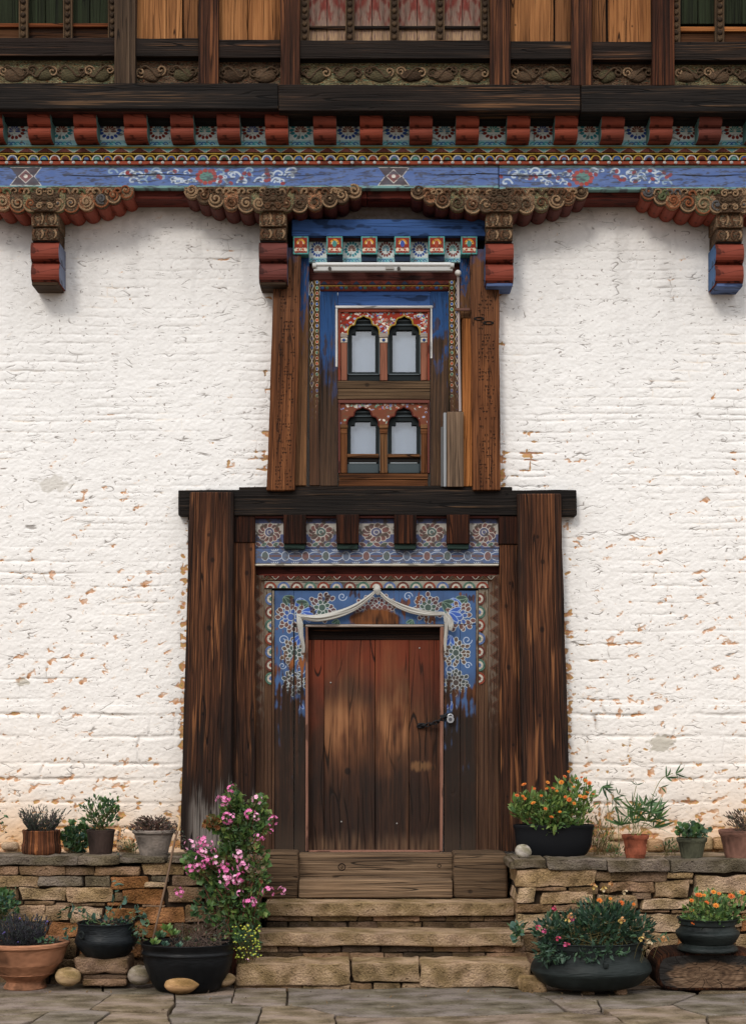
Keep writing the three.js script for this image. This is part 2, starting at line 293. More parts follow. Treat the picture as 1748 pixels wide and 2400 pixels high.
  const house = thing('house_wall', 'thick whitewashed rubble stone wall with flaking lime and brown patches, around the door and window', 'wall', [0, 0.8, 0]);
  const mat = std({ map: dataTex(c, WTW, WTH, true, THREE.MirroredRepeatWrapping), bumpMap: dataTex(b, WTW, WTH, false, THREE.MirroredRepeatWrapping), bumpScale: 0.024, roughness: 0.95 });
  // the lime face: a relief sheet with two openings
  const xs = [-6, -4.5, -3.4], ys = []; for (let x = -2.95; x <= 2.951; x += 0.0105) xs.push(x); xs.push(3.4, 4.5, 6);
  ys.push(0.2, 0.5); for (let y = 0.72; y <= 5.76; y += 0.0105) ys.push(y); ys.push(5.9, 6.1);
  const P = [], UV = [], I = [], nx = xs.length;
  const hole = (x, y) => { const px = 874 + x * 320, py = 1690 - (y - EYE) * 320; return (px > 440 && px < 1310 && py > 1160 && py < 2040) || (px > 642 && px < 1105 && py > 520 && py < 1170); };
  for (const y of ys) for (const x of xs) { P.push(x, y - 0.8, (Math.abs(x) < 2.96 && y > 0.71 && y < 5.77 ? wallHeight(x, y) * 0.6 : 0)); UV.push((x - WX0) / (WX1 - WX0), (y - WY0) / (WY1 - WY0)); }
  for (let j = 0; j < ys.length - 1; j++) for (let i = 0; i < nx - 1; i++) { if (hole((xs[i] + xs[i + 1]) / 2, (ys[j] + ys[j + 1]) / 2)) continue; const k = j * nx + i; I.push(k, k + 1, k + nx + 1, k, k + nx + 1, k + nx); }
  const g = new THREE.BufferGeometry(); g.setAttribute('position', new THREE.Float32BufferAttribute(P, 3)); g.setAttribute('uv', new THREE.Float32BufferAttribute(UV, 2)); g.setIndex(I); g.computeVertexNormals();
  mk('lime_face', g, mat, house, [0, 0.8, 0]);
  // the rest of the masonry: rear and end walls that close the rooms
  const shell = []; const bx = (x0, x1, y0, y1, z0, z1) => { const q = new THREE.BoxGeometry(x1 - x0, y1 - y0, z1 - z0); q.translate((x0 + x1) / 2, (y0 + y1) / 2 - 0.8, (z0 + z1) / 2); shell.push(q); };
  bx(-6, 6, 0, 6.2, -5.4, -5); bx(-6, -5.6, 0, 6.2, -5, -0.05); bx(5.6, 6, 0, 6.2, -5, -0.05); bx(-5.6, 5.6, 0.2, 0.6, -5, -0.6);
  bx(-5.6, -1.45, 0.6, 6.1, -0.6, -0.05); bx(1.45, 5.6, 0.6, 6.1, -0.6, -0.05);
  mk('masonry', mergeGeometries(shell), plain(0.5, 0.46, 0.42, 0.95), house, [0, 0.8, 0]);
  // bare footing stones at the base, right of the door
  const fm = [stone(0.5, 0.3, 0.16), stone(0.46, 0.33, 0.21), stone(0.56, 0.38, 0.22)];
  for (const [x0, y0, x1, y1] of [[1402, 1972, 1450, 1992], [1515, 1966, 1552, 1996], [1556, 1962, 1600, 1994], [1640, 1958, 1668, 1992], [1668, 1962, 1712, 1990], [1716, 1956, 1760, 1990], [1425, 1954, 1470, 1970], [1610, 1955, 1640, 1975], [8, 1972, 46, 1992], [276, 1966, 312, 1992], [152, 1974, 196, 1994]])
    mk('stone', rbox(PS(x1 - x0), PS(y1 - y0), 0.1, 0.02, { seg: [4, 2, 1], amp: 0.008, freq: 16, seed: SEED++, uv: [0.5, 0.5] }), fm[SEED % 3], house, [PX((x0 + x1) / 2), PY((y0 + y1) / 2), 0]);
}

// ================================================================ PAINTED ORNAMENT (flat print)
const css = (r, g, b) => `rgb(${r},${g},${b})`;
function lotus(g, x, y, r, petal, heart, edge = '#e8e4da') {
  g.lineWidth = r * 0.06; g.strokeStyle = edge;
  for (let i = 0; i < 14; i++) { const a = i / 14 * 6.2832; g.beginPath(); g.ellipse(x + Math.cos(a) * r * 0.78, y + Math.sin(a) * r * 0.78, r * 0.19, r * 0.14, a, 0, 6.3); g.fillStyle = petal; g.fill(); }
  for (let i = 0; i < 7; i++) { const a = -1.57 + (i - 3) * 0.52; g.beginPath(); g.ellipse(x + Math.cos(a) * r * 0.3, y + r * 0.12 + Math.sin(a) * r * 0.36, r * 0.28, r * 0.13, a, 0, 6.3); g.fillStyle = heart; g.fill(); g.stroke(); }
}
function leafCurl(g, x, y, s, dir, col) { g.strokeStyle = col; g.lineWidth = s * 0.26; g.lineCap = 'round'; g.beginPath(); g.moveTo(x, y); g.quadraticCurveTo(x + dir * s * 0.5, y - s, x + dir * s * 1.2, y - s * 0.3); g.quadraticCurveTo(x + dir * s * 1.3, y + s * 0.2, x + dir * s * 0.8, y + s * 0.05); g.stroke(); }
const woodUnder = (o, U, V, s, t, c0 = [0.03, 0.016, 0.01], c1 = [0.12, 0.055, 0.028], c2 = [0.27, 0.13, 0.06]) => { const g = woodGrain(U, V, s, []), q = [0, 0, 0]; ramp(q, c0, c1, c2, g.t); mix3(o, q, t); return g; };
const flowerTex = [['#7d2a20', '#3f8fb0'], ['#2d8f9e', '#84291d'], ['#82281e', '#2f9aa0'], ['#2c4f9e', '#7c2a22'], ['#80281f', '#2e56a6']].map(([a, b], n) => painted(128, 128, (g, W, H) => {
  g.fillStyle = '#dfe6e6'; g.fillRect(0, 0, W, H); g.fillStyle = '#9ccad2'; g.fillRect(0, H * 0.8, W, H * 0.2);
  for (let i = 0; i < 6; i++) { leafCurl(g, 14 + i * 18, H - 8, 15, i < 3 ? 1 : -1, i % 2 ? '#2e5fa0' : '#2d9aa8'); }
  leafCurl(g, 8, 70, 18, 1, '#3f86a6'); leafCurl(g, 120, 70, 18, -1, '#3f86a6');
  lotus(g, 64, 56, 44, a, b);
}, (u, v, o) => { const w = fbm(u * 6 + n * 7, v * 6, 3); mix3(o, [0.16, 0.13, 0.11], clamp(sstep(0.16, 0.34, w) * 0.7 + 0.08)); const s = 1; o[0] *= s; o[1] *= s; o[2] *= s; }));
const flowerMats = flowerTex.map((t) => std({ map: t, roughness: 0.75 }));
const endTex = [['#3d8f86', '#d99a2c'], ['#2c56a8', '#c9862a'], ['#a8432a', '#d8a03a']].map(([a, b], n) => painted(128, 128, (g, W, H) => {
  g.fillStyle = '#4f9e9c'; g.fillRect(0, 0, W, H); g.fillStyle = '#8c2316'; g.fillRect(11, 11, W - 22, H - 22);
  g.beginPath(); g.arc(64, 56, 38, Math.PI, 0); g.fillStyle = b; g.fill(); g.beginPath(); g.arc(64, 56, 25, Math.PI, 0); g.fillStyle = '#e6dcc4'; g.fill(); g.beginPath(); g.ellipse(64, 54, 17, 24, 0, 0, 6.3); g.fillStyle = a; g.fill();
  for (let i = 0; i < 5; i++) { g.beginPath(); g.ellipse(24 + i * 20, 94, 13, 10, (i - 2) * 0.4, 0, 6.3); g.fillStyle = i % 2 ? '#b5482a' : '#e0cdb2'; g.fill(); g.strokeStyle = '#f0e6d4'; g.lineWidth = 3; g.stroke(); }
}, (u, v, o) => { const w = fbm(u * 7 + n * 3, v * 7, 3); mix3(o, [0.1, 0.05, 0.03], clamp(0.22 + sstep(0.08, 0.3, w) * 0.6)); }));
const endMats = endTex.map((t) => std({ map: t, roughness: 0.7 }));
const joistTex = [0, 1, 2].map((n) => painted(128, 128, (g, W, H) => {
  g.fillStyle = '#3e4f86'; g.fillRect(0, 0, W, H); g.fillStyle = '#c9c3b8'; g.fillRect(0, H * 0.18, W, H * 0.36);
  for (let i = 0; i < 13; i++) { const a = i / 13 * 6.28; g.beginPath(); g.ellipse(64 + Math.cos(a) * 36, 62 + Math.sin(a) * 26, 15, 12, a, 0, 6.3); g.fillStyle = i % 2 ? '#5c2a26' : '#7a3a2c'; g.fill(); g.strokeStyle = '#d9d3c4'; g.lineWidth = 3; g.stroke(); }
  g.beginPath(); g.arc(64, 60, 20, 0, 6.3); g.fillStyle = n === 1 ? '#3f5f58' : '#4b4f78'; g.fill(); g.strokeStyle = '#e0dace'; g.stroke(); g.beginPath(); g.arc(64, 60, 9, 0, 6.3); g.stroke();
  for (let i = 0; i < 5; i++) { g.beginPath(); g.ellipse(16 + i * 25, 112, 13, 8, 0.5 - (i % 2), 0, 6.3); g.fillStyle = i % 2 ? '#3a6a58' : '#6b3128'; g.fill(); g.strokeStyle = '#cfc7b6'; g.lineWidth = 2.5; g.stroke(); }
}, (u, v, o) => { const w = fbm(u * 6 + n * 5, v * 6, 3); mix3(o, [0.2, 0.2, 0.22], 0.3); mix3(o, [0.07, 0.055, 0.045], clamp(0.2 + sstep(-0.05, 0.28, w) * 0.7)); }));
const joistMats = joistTex.map((t) => std({ map: t, roughness: 0.8 }));
// the long blue beam (photo pixels -100 .. 1850, 384 .. 440)
const BEAM0 = -126, BEAM1 = 1874;
const beamTex = painted(2000, 64, (g, W, H) => {
  g.fillStyle = '#50689f'; g.fillRect(0, 0, W, H); g.fillStyle = '#6d9590'; g.fillRect(0, 0, W, 6); g.fillRect(0, H - 7, W, 7); g.fillStyle = '#3a4038'; g.fillRect(0, 6, W, 2.5);
  const rr = rng(3), X = (p) => p - BEAM0;
  for (const c of [61, 922]) { g.fillStyle = '#4a3b3c'; g.beginPath(); g.moveTo(X(c - 36), 8); g.lineTo(X(c + 36), 8); g.lineTo(X(c + 20), 32); g.lineTo(X(c + 36), 56); g.lineTo(X(c - 36), 56); g.lineTo(X(c - 20), 32); g.fill(); g.strokeStyle = '#c8c4ba'; g.lineWidth = 2; g.stroke(); g.fillStyle = '#7a4a44'; g.beginPath(); g.moveTo(X(c - 17), 32); g.lineTo(X(c), 14); g.lineTo(X(c + 17), 32); g.lineTo(X(c), 50); g.closePath(); g.fill(); g.stroke(); g.fillStyle = '#d6d0c4'; g.beginPath(); g.arc(X(c), 32, 5, 0, 6.3); g.fill(); }
  for (const [a, b, c] of [[274, 690, 484], [1172, 1575, 1365]]) {
    for (let i = 0; i < 46; i++) { const x = X(lerp(a, b, rr())), y = 16 + rr() * 34; leafCurl(g, x, y, 11 + rr() * 9, rr() < 0.5 ? 1 : -1, rr() < 0.75 ? '#bcc8d4' : '#8ea6b8'); }
    for (let i = 0; i < 22; i++) { g.fillStyle = '#8c3230'; g.beginPath(); g.ellipse(X(lerp(a, b, rr())), 14 + rr() * 38, 6, 4.5, rr() * 3, 0, 6.3); g.fill(); }
    g.fillStyle = '#5b8478'; g.beginPath(); g.ellipse(X(c), 33, 24, 19, 0, 0, 6.3); g.fill(); for (let i = 0; i < 11; i++) { const q = i / 11 * 6.28; g.fillStyle = '#a03a2c'; g.beginPath(); g.arc(X(c) + Math.cos(q) * 21, 33 + Math.sin(q) * 17, 5.5, 0, 6.3); g.fill(); }
  }
}, (u, v, o) => {
  const st = noise(u * 60, v * 9) * 0.6 + noise(u * 190, v * 26) * 0.5 + 0.3 * fbm(u * 24, v * 2, 3); mix3(o, [0.045, 0.04, 0.045], sstep(0.0, 0.34, st) * 0.8); mix3(o, [0.28, 0.34, 0.45], 0.12 + 0.1 * noise(u * 90, v * 4)); const ck = Math.abs(v - 0.55 - 0.08 * noise(u * 14, 3) - (u > 0.62 ? 0.05 : 0)); mix3(o, [0.012, 0.012, 0.014], sstep(0.035, 0.012, ck) * sstep(-0.15, 0.1, noise(u * 7, 9)));
});
const beamMat = std({ map: beamTex, bumpMap: TWorn.bump, bumpScale: 0.002, roughness: 0.75 });
// the blue band over the door: knots and clouds
const bandTex = painted(1024, 64, (g, W, H) => {
  g.fillStyle = '#34517f'; g.fillRect(0, 0, W, H); g.strokeStyle = '#c6cdd6'; g.lineWidth = 3.2;
  for (let i = 0; i < 12; i++) { const x = 42 + i * 85; g.fillStyle = ['#40524a', '#54657e', '#6b3a2c'][i % 3]; g.beginPath(); g.ellipse(x, 32, 15, 19, 0, 0, 6.3); g.fill(); g.stroke(); g.beginPath(); g.moveTo(x + 16, 24); g.bezierCurveTo(x + 30, 12, x + 55, 12, x + 69, 24); g.moveTo(x + 16, 40); g.bezierCurveTo(x + 30, 54, x + 55, 54, x + 69, 40); g.stroke(); g.fillStyle = '#5e3026'; g.fillRect(x + 17, 28, 51, 8); for (const s of [4, 58]) { g.beginPath(); for (let q = 0; q < 3; q++) { g.moveTo(x + 34 + q * 9, s); g.arc(x + 32 + q * 9, s, 5, 0, 3.14); } g.stroke(); } }
}, (u, v, o) => { const w = fbm(u * 40, v * 4, 3); mix3(o, [0.07, 0.05, 0.045], clamp(0.16 + sstep(-0.02, 0.3, w) * 0.6)); mix3(o, [0.2, 0.21, 0.24], 0.25); });
// the painted frame boards of the doorway (pixels 644 .. 1115, 1384 .. 1998)
const FR = [644, 1384, 1115, 1998];
const frameTex = painted(1024, 1335, (g, W, H) => {
  const s = W / (FR[2] - FR[0]), X = (x) => (x - FR[0]) * s, Y = (y) => (y - FR[1]) * s;
  g.fillStyle = '#365c90'; g.fillRect(0, 0, W, H); g.lineJoin = 'round';
  const peony = (x, y, r, c1, c2) => { g.lineWidth = 3.2; for (let k = 0; k < 3; k++) for (let i = 0; i < 13 - k * 3; i++) { const a = i / (13 - k * 3) * 6.2832 + k * 0.3 + 0.25 * Math.sin(i * 5 + x), q = r * [0.92, 0.66, 0.4][k] * (1 + 0.12 * Math.sin(i * 3 + y)); g.beginPath(); g.ellipse(X(x) + Math.cos(a) * q * s, Y(y) + Math.sin(a) * q * s, r * 0.2 * s, r * 0.16 * s, a, 0, 6.3); g.fillStyle = k === 2 ? c2 : c1; g.fill(); g.strokeStyle = '#cfd2cf'; g.stroke(); } g.beginPath(); g.arc(X(x), Y(y), r * 0.26 * s, 0, 6.3); g.fillStyle = c2; g.fill(); g.stroke(); };
  const leaf = (x, y, r, a, c) => { g.lineWidth = 3.6; for (let i = -1; i <= 1; i++) { const q = a + i * 0.6; g.beginPath(); g.ellipse(X(x) + Math.cos(q) * r * 0.6 * s, Y(y) + Math.sin(q) * r * 0.6 * s, r * 0.55 * s, r * 0.2 * s, q, 0, 6.3); g.fillStyle = c; g.fill(); g.strokeStyle = c === '#2d5bb8' ? '#a9c0e8' : '#7f9a86'; g.stroke(); } };
  const curl = (x, y, r, d) => { g.strokeStyle = '#c3cfe4'; g.lineWidth = 4; g.beginPath(); for (let i = 0; i <= 20; i++) { const t = i / 20, a = d * t * 8; g.lineTo(X(x) + Math.cos(a) * r * (1 - t * 0.8) * s, Y(y) + Math.sin(a) * r * (1 - t * 0.8) * s); } g.stroke(); };
  for (const d of [1, -1]) {
    const q = (x) => d > 0 ? x : 1758 - x;
    leaf(q(664), 1400, 22, d > 0 ? 0.6 : 2.5, '#27473c'); leaf(q(700), 1402, 24, 1.2, '#2d5bb8'); peony(q(755), 1424, 32, '#5a3336', '#3f5a4c'); leaf(q(722), 1412, 24, d > 0 ? 2.6 : 0.5, '#2c4a3c'); curl(q(802), 1398, 11, d); leaf(q(792), 1452, 14, 2, '#2c5a4a');
    peony(q(682), 1446, 33, '#6b4238', '#36589e'); leaf(q(706), 1436, 26, 0.2, '#2d5bb8'); peony(q(690), 1530, 30, '#5d4632', '#3d4f46'); leaf(q(704), 1488, 22, 1.8, '#2d5bb8'); curl(q(664), 1500, 12, -d); peony(q(690), 1600, 28, '#37403c', '#4a3a30'); curl(q(704), 1570, 12, d); curl(q(662), 1560, 9, d); leaf(q(700), 1644, 18, 1.6, '#2d5bb8');
  }
  g.strokeStyle = '#b9b6b0'; g.lineWidth = 5; for (const d of [-1, 1]) { g.beginPath(); g.arc(X(879), Y(1442), 46 * s, d > 0 ? -1.3 : -1.84, d > 0 ? 0.4 : -3.5, d < 0); g.stroke(); } peony(862, 1424, 27, '#6a3236', '#7d4440'); peony(902, 1424, 27, '#6a3236', '#7d4440');
}, (u, v, o) => {
  const px = lerp(FR[0], FR[2], u), py = lerp(FR[3], FR[1], v);
  const n = fbm(u * 9, v * 12, 4), n2 = noise(u * 70, v * 16);
  let w = sstep(0.3, 0.66, (py - 1470) / 330 + n * 0.8 + 0.4 * n2 + (px < 800 ? 0.1 : 0.02 - 0.12 * sstep(1600, 1560, py)));
  w = Math.max(w, sstep(1.05, 0.8, Math.hypot((px - 884) / 62, (py - 1458) / 34) + 0.5 * n)); w = Math.max(w, sstep(0.24, 0.36, n + 0.25 * n2) * 0.85);
  const g = woodUnder(o, u * 0.8 + 0.13, v * 0.85, 8, w, [0.006, 0.004, 0.003], [0.032, 0.0135, 0.0075], [0.13, 0.05, 0.022]);
  const orange = sstep(-0.1, 0.35, fbm(u * 6 + 9, v * 5, 3) + 0.25 * n2) * w * sstep(1700, 1500, py); mix3(o, [0.3, 0.1, 0.03], clamp(orange * 1.2 * (px < 740 ? 1 : 0.6)));
  for (const cx of [690]) mix3(o, [0.006, 0.005, 0.004], sstep(2.4, 1.0, Math.abs(px - cx - 4 * noise(v * 5, 2))) * sstep(1500, 1420, py) * -1 + sstep(2.4, 1.0, Math.abs(px - cx - 4 * noise(v * 5, 2))));
  mix3(o, [0.02, 0.013, 0.01], 0.25 * g.crack); mix3(o, [0.016, 0.012, 0.01], sstep(1850, 1760, py) * sstep(1600, 1700, py) * 0.45 * (0.5 + n)); mix3(o, [0.15, 0.1, 0.065], sstep(1900, 1998, py) * 0.35);
  mix3(o, [0.2, 0.22, 0.25], 0.16 * (1 - w)); const grime = 0.25 + 0.5 * sstep(1600, 1750, py) + 0.3 * sstep(0, 0.4, fbm(u * 6 + 20, v * 8, 3)); mix3(o, [0.02, 0.0145, 0.0115], grime * 0.8);
});
const frameMat = std({ map: frameTex, bumpMap: TW.brown.bump, bumpScale: 0.004, roughness: 0.78 });
const frameFit = (x0, y0, x1, y1) => [(x0 - FR[0]) / (FR[2] - FR[0]), (FR[3] - y1) / (FR[3] - FR[1]), (x1 - FR[0]) / (FR[2] - FR[0]), (FR[3] - y0) / (FR[3] - FR[1])];
// the door leaf (pixels 722 .. 1032, 1469 .. 1998)
const DR = [722, 1469, 1032, 1998];
const doorTex = bake(640, 1092, (U, V, o) => {
  const px = lerp(DR[0], DR[2], U), py = lerp(DR[3], DR[1], V), pl = px < 760 ? 0 : px < 879 ? 1 : px < 958 ? 2 : 3;
  const ks = [[], [[0.3, 0.36, 0.016]], [], [[0.86, 0.385, 0.02], [0.94, 0.375, 0.01]]][pl];
  const g = woodGrain(U * 0.75 + pl * 0.23, V * 0.7 + pl * 0.31, 10 + pl, []), n = fbm(U * 5 + pl * 3, V * 5, 4), n2 = noise(U * 40 + pl * 9, V * 5);
  ramp(o, [0.01, 0.0055, 0.004], [0.058, 0.023, 0.012], [0.17, 0.07, 0.03], clamp(g.t * 0.95 + 0.02 + 0.12 * n2));
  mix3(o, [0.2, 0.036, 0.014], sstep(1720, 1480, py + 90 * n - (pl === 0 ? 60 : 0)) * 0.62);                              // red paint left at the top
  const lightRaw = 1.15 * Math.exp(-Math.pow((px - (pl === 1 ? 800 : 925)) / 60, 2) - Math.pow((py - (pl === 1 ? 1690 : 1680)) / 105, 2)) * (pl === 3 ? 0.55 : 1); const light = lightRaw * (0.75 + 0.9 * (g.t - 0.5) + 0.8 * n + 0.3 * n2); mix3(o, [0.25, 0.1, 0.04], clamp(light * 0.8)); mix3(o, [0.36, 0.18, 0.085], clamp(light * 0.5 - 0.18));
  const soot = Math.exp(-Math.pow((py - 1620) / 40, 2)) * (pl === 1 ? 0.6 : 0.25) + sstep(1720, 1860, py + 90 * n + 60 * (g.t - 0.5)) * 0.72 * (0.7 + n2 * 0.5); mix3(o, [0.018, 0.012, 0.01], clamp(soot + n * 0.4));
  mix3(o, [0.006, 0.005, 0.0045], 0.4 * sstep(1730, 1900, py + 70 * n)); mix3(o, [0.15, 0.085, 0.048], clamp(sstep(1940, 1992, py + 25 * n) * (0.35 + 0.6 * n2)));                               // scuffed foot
  for (const [ku, kv, kr] of ks) { const e = Math.hypot((U - ku) * 1.0, (V - kv) * 1.5) / kr * 0.55; mix3(o, [0.012, 0.007, 0.005], sstep(1, 0.55, e + 0.3 * n) * 0.9); }
  if (pl === 3) { const e = Math.hypot((px - 985) / 26, (py - 1795) / 13) + 0.4 * n; mix3(o, [0.3, 0.15, 0.065], sstep(1.2, 0.4, e + 0.6 * n2 + 0.5 * n) * 0.4); }
  mix3(o, [0.006, 0.004, 0.003], g.crack * 0.9);
  o[3] = clamp(0.3 + 0.5 * g.t - 0.6 * g.crack);
}, THREE.ClampToEdgeWrapping);
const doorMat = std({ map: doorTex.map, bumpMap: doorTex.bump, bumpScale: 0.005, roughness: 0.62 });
// floral head of the window lights
const headTex = [0, 1].map((n) => painted(768, 256, (g, W, H) => {
  g.fillStyle = n ? '#6d3a28' : '#8a2c1c'; g.fillRect(0, 0, W, H); const rr = rng(8 + n);
  for (let i = 0; i < 250; i++) { const x = rr() * W, y = rr() * H; if (n && y > 90 && rr() < 0.85) continue; g.fillStyle = ['#4a62a8', '#d6d2c6', '#4d8f7e', '#c9c0b0', '#b04a32', '#7f8fc0'][Math.floor(rr() * 6)]; g.beginPath(); g.ellipse(x, y, 9 + rr() * 8, 5 + rr() * 5, rr() * 3.14, 0, 6.3); g.fill(); g.strokeStyle = '#dcd6ca'; g.lineWidth = 2.5; if (rr() < 0.7) g.stroke(); }
}, (u, v, o) => { const w = fbm(u * 12, v * 5, 3); mix3(o, n ? [0.13, 0.055, 0.03] : [0.09, 0.03, 0.02], clamp((n ? 0.25 : 0.05) + sstep(0.1, 0.34, w) * 0.75)); }));
const headMats = headTex.map((t) => std({ map: t, roughness: 0.7 }));
// blue paint worn down to wood towards the foot, for the window casing: v = 0 at the foot
const casingTex = [[0.1, 0.02], [0.07, 0.42], [0.34, 0.2]].map(([base, amt], n) => painted(128, 1024, (g, W, H) => { g.fillStyle = '#2c5083'; g.fillRect(0, 0, W, H); }, (u, v, o) => {
  const f = fbm(u * 2 + n * 5, v * 9, 4), q = noise(u * 16, v * 10); const w = n === 0 ? sstep(0.12, -0.12, v - 0.62 + 0.35 * f + 0.12 * q) : sstep(0.08, -0.08, v - 0.74 + 0.45 * f + 0.14 * q);
  const wv = n === 2 ? [[0.06, 0.03, 0.016], [0.2, 0.095, 0.042], [0.36, 0.17, 0.07]] : [[0.018, 0.012, 0.009], [0.085, 0.047, 0.028], [0.22, 0.12, 0.06]];
  woodUnder(o, u * 0.2 + n * 0.3, v * 0.55, 12 + n, Math.max(w, sstep(0.2, 0.34, f) * 0.7), ...wv); mix3(o, [0.02, 0.016, 0.014], 0.12 + 0.3 * sstep(0.1, 0.5, q));
}));
const casingMats = casingTex.map((t) => std({ map: t, bumpMap: TW.brown.bump, bumpScale: 0.004, roughness: 0.8 }));
// carved fret and script on the two window posts
const scriptTex = [0, 1].map((n) => {
  const cv = (g, W, H) => { g.fillStyle = '#fff'; g.fillRect(0, 0, W, H); const rr = rng(20 + n); g.fillStyle = '#000'; const top = n ? 60 : 40;
    for (let y = top; y < H - 20;) { const h = 12 + rr() * 12; if (rr() < 0.93) for (let x = W * (n ? 0.26 : 0.3); x < W * (n ? 0.78 : 0.82);) { const k = rr(); const dens = y < H * 0.16 ? 0.35 : 0.8; if (rr() < dens) { if (k < 0.4) g.fillRect(x, y, 7, h * 0.8); else if (k < 0.7) { g.fillRect(x, y, 20, 5); g.fillRect(x + 7, y, 6, h * 0.7); } else { g.fillRect(x, y + h * 0.3, 18, 4); g.fillRect(x + 12, y, 5, h * 0.8); } } x += 20 + rr() * 9; } y += h + 5; } };
  const deep = document.createElement('canvas'); deep.width = 256; deep.height = 1536; cv(deep.getContext('2d'), 256, 1536); const dp = deep.getContext('2d').getImageData(0, 0, 256, 1536).data;
  return bake(256, 1536, (u, v, o) => {
    const k = (Math.min(1535, Math.floor((1 - v) * 1536)) * 256 + Math.floor(u * 256)) * 4, ct = 1 - dp[k] / 255, wear = sstep(-0.25, 0.25, noise(u * 6, v * 20 + n * 9));
    const g = woodUnder(o, u * 0.4 + n * 0.4, v * 0.8, 15 + n, 1, [0.03, 0.0115, 0.006], [0.13, 0.047, 0.018], [0.31, 0.125, 0.048]);
    mix3(o, [0.05, 0.07, 0.17], clamp(sstep(0.93, 1.0, v + 0.04 * noise(u * 6, v * 40)) * 0.9)); mix3(o, [0.1, 0.06, 0.04], sstep(0.45, 1, v) * 0.35); mix3(o, [0.012, 0.008, 0.006], clamp(ct * wear * 0.8 + g.crack * 0.7));
    o[3] = clamp(0.75 + 0.2 * (g.t - 0.5) - 0.7 * ct * wear - 0.5 * g.crack);
  }, THREE.ClampToEdgeWrapping);
});
const scriptMats = scriptTex.map((t) => std({ map: t.map, bumpMap: t.bump, bumpScale: 0.012, roughness: 0.85 }));
// old carving paint: browns with flecks of ochre, green, rust and cream
const TCarve = bake(256, 256, (U, V, o) => {
  const a = fbm(U * 6, V * 6, 4, 6, 6), b = noise(U * 20, V * 20, 20, 20), c = noise(U * 46 + 3, V * 46, 46, 46), d = noise(U * 14 + 9, V * 14, 14, 14);
  o[0] = 0.15; o[1] = 0.092; o[2] = 0.06; mix3(o, [0.3, 0.2, 0.12], clamp(0.5 + a + 0.3 * c)); mix3(o, [0.13, 0.17, 0.12], sstep(0.25, 0.5, d) * 0.8); mix3(o, [0.3, 0.1, 0.045], sstep(0.3, 0.5, b) * 0.8); mix3(o, [0.48, 0.4, 0.29], sstep(0.38, 0.55, c + 0.3 * a) * 0.7); mix3(o, [0.02, 0.015, 0.012], sstep(-0.15, -0.5, c + a * 0.6) * 0.9);
  o[3] = clamp(0.5 + 0.5 * b + 0.4 * c);
});
const carve = (r, g, b) => std({ map: TCarve.map, bumpMap: TCarve.bump, bumpScale: 0.008, color: C(r, g, b), roughness: 0.9 });

// the great door posts: streaked heartwood, black at the edges and towards the foot
const postTex = [0, 1].map((n) => bake(256, 1536, (u, v, o) => {
  const r = rng(70 + n), ks = [[0.45, 0.88, 0.02], [0.55, 0.81, 0.026], [0.5, 0.62, 0.03], [0.4, 0.38, 0.018], [0.55, 0.22, 0.016]].map(([a, b, c]) => [a * 0.5 + n * 0.37, b * 0.9, c]);
  const g = woodGrain(u * 0.5 + n * 0.37, v * 0.9, 31 + n, ks), z = fbm(u * 3 + n * 9, v * 7, 4), fine = noise(u * 60, v * 8 + n);
  ramp(o, [0.007, 0.0042, 0.003], [0.05, 0.019, 0.0095], [0.22, 0.085, 0.034], clamp(g.t + 0.04 + 0.1 * fine));
  const ln = sstep(0.1, 0.03, Math.abs(noise(u * 9 + n * 4 + 0.15 * z, v * 1.6 + 7))) * sstep(-0.1, 0.3, noise(u * 4 + 2, v * 7 + n)); mix3(o, [0.32, 0.13, 0.05], ln * 0.55);
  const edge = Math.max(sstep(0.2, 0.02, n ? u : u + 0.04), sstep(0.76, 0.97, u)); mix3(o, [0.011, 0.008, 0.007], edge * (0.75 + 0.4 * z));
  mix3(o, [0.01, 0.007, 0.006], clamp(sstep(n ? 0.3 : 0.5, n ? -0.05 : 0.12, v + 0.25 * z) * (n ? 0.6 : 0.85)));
  if (!n) mix3(o, [0.19, 0.165, 0.145], sstep(0.17, 0.05, v + 0.14 * z + 0.08 * fine) * sstep(0.1, 0.3, u) * 0.8);
  const crk = Math.max(...[[n ? 0.28 : 0.62, 3, 0.012], [n ? 0.66 : 0.3, 5, 0.009], [n ? 0.86 : 0.8, 4, 0.01]].map(([c0, q, w]) => sstep(w, w * 0.35, Math.abs(u - c0 - 0.04 * noise(v * 4 + q, n))) * sstep(-0.1, 0.15, noise(v * q, 5 + n + q)))); mix3(o, [0.004, 0.003, 0.003], Math.max(crk, g.crack * 0.9, g.dark * 0.8));
  o[3] = clamp(0.35 + 0.5 * g.t - 0.6 * Math.max(crk, g.crack) + 0.1 * fine);
}, THREE.ClampToEdgeWrapping));
const postMats = postTex.map((t) => std({ map: t.map, bumpMap: t.bump, bumpScale: 0.012, roughness: 0.8 }));
TCarve.map.repeat.set(4, 4); TCarve.bump.repeat.set(4, 4);
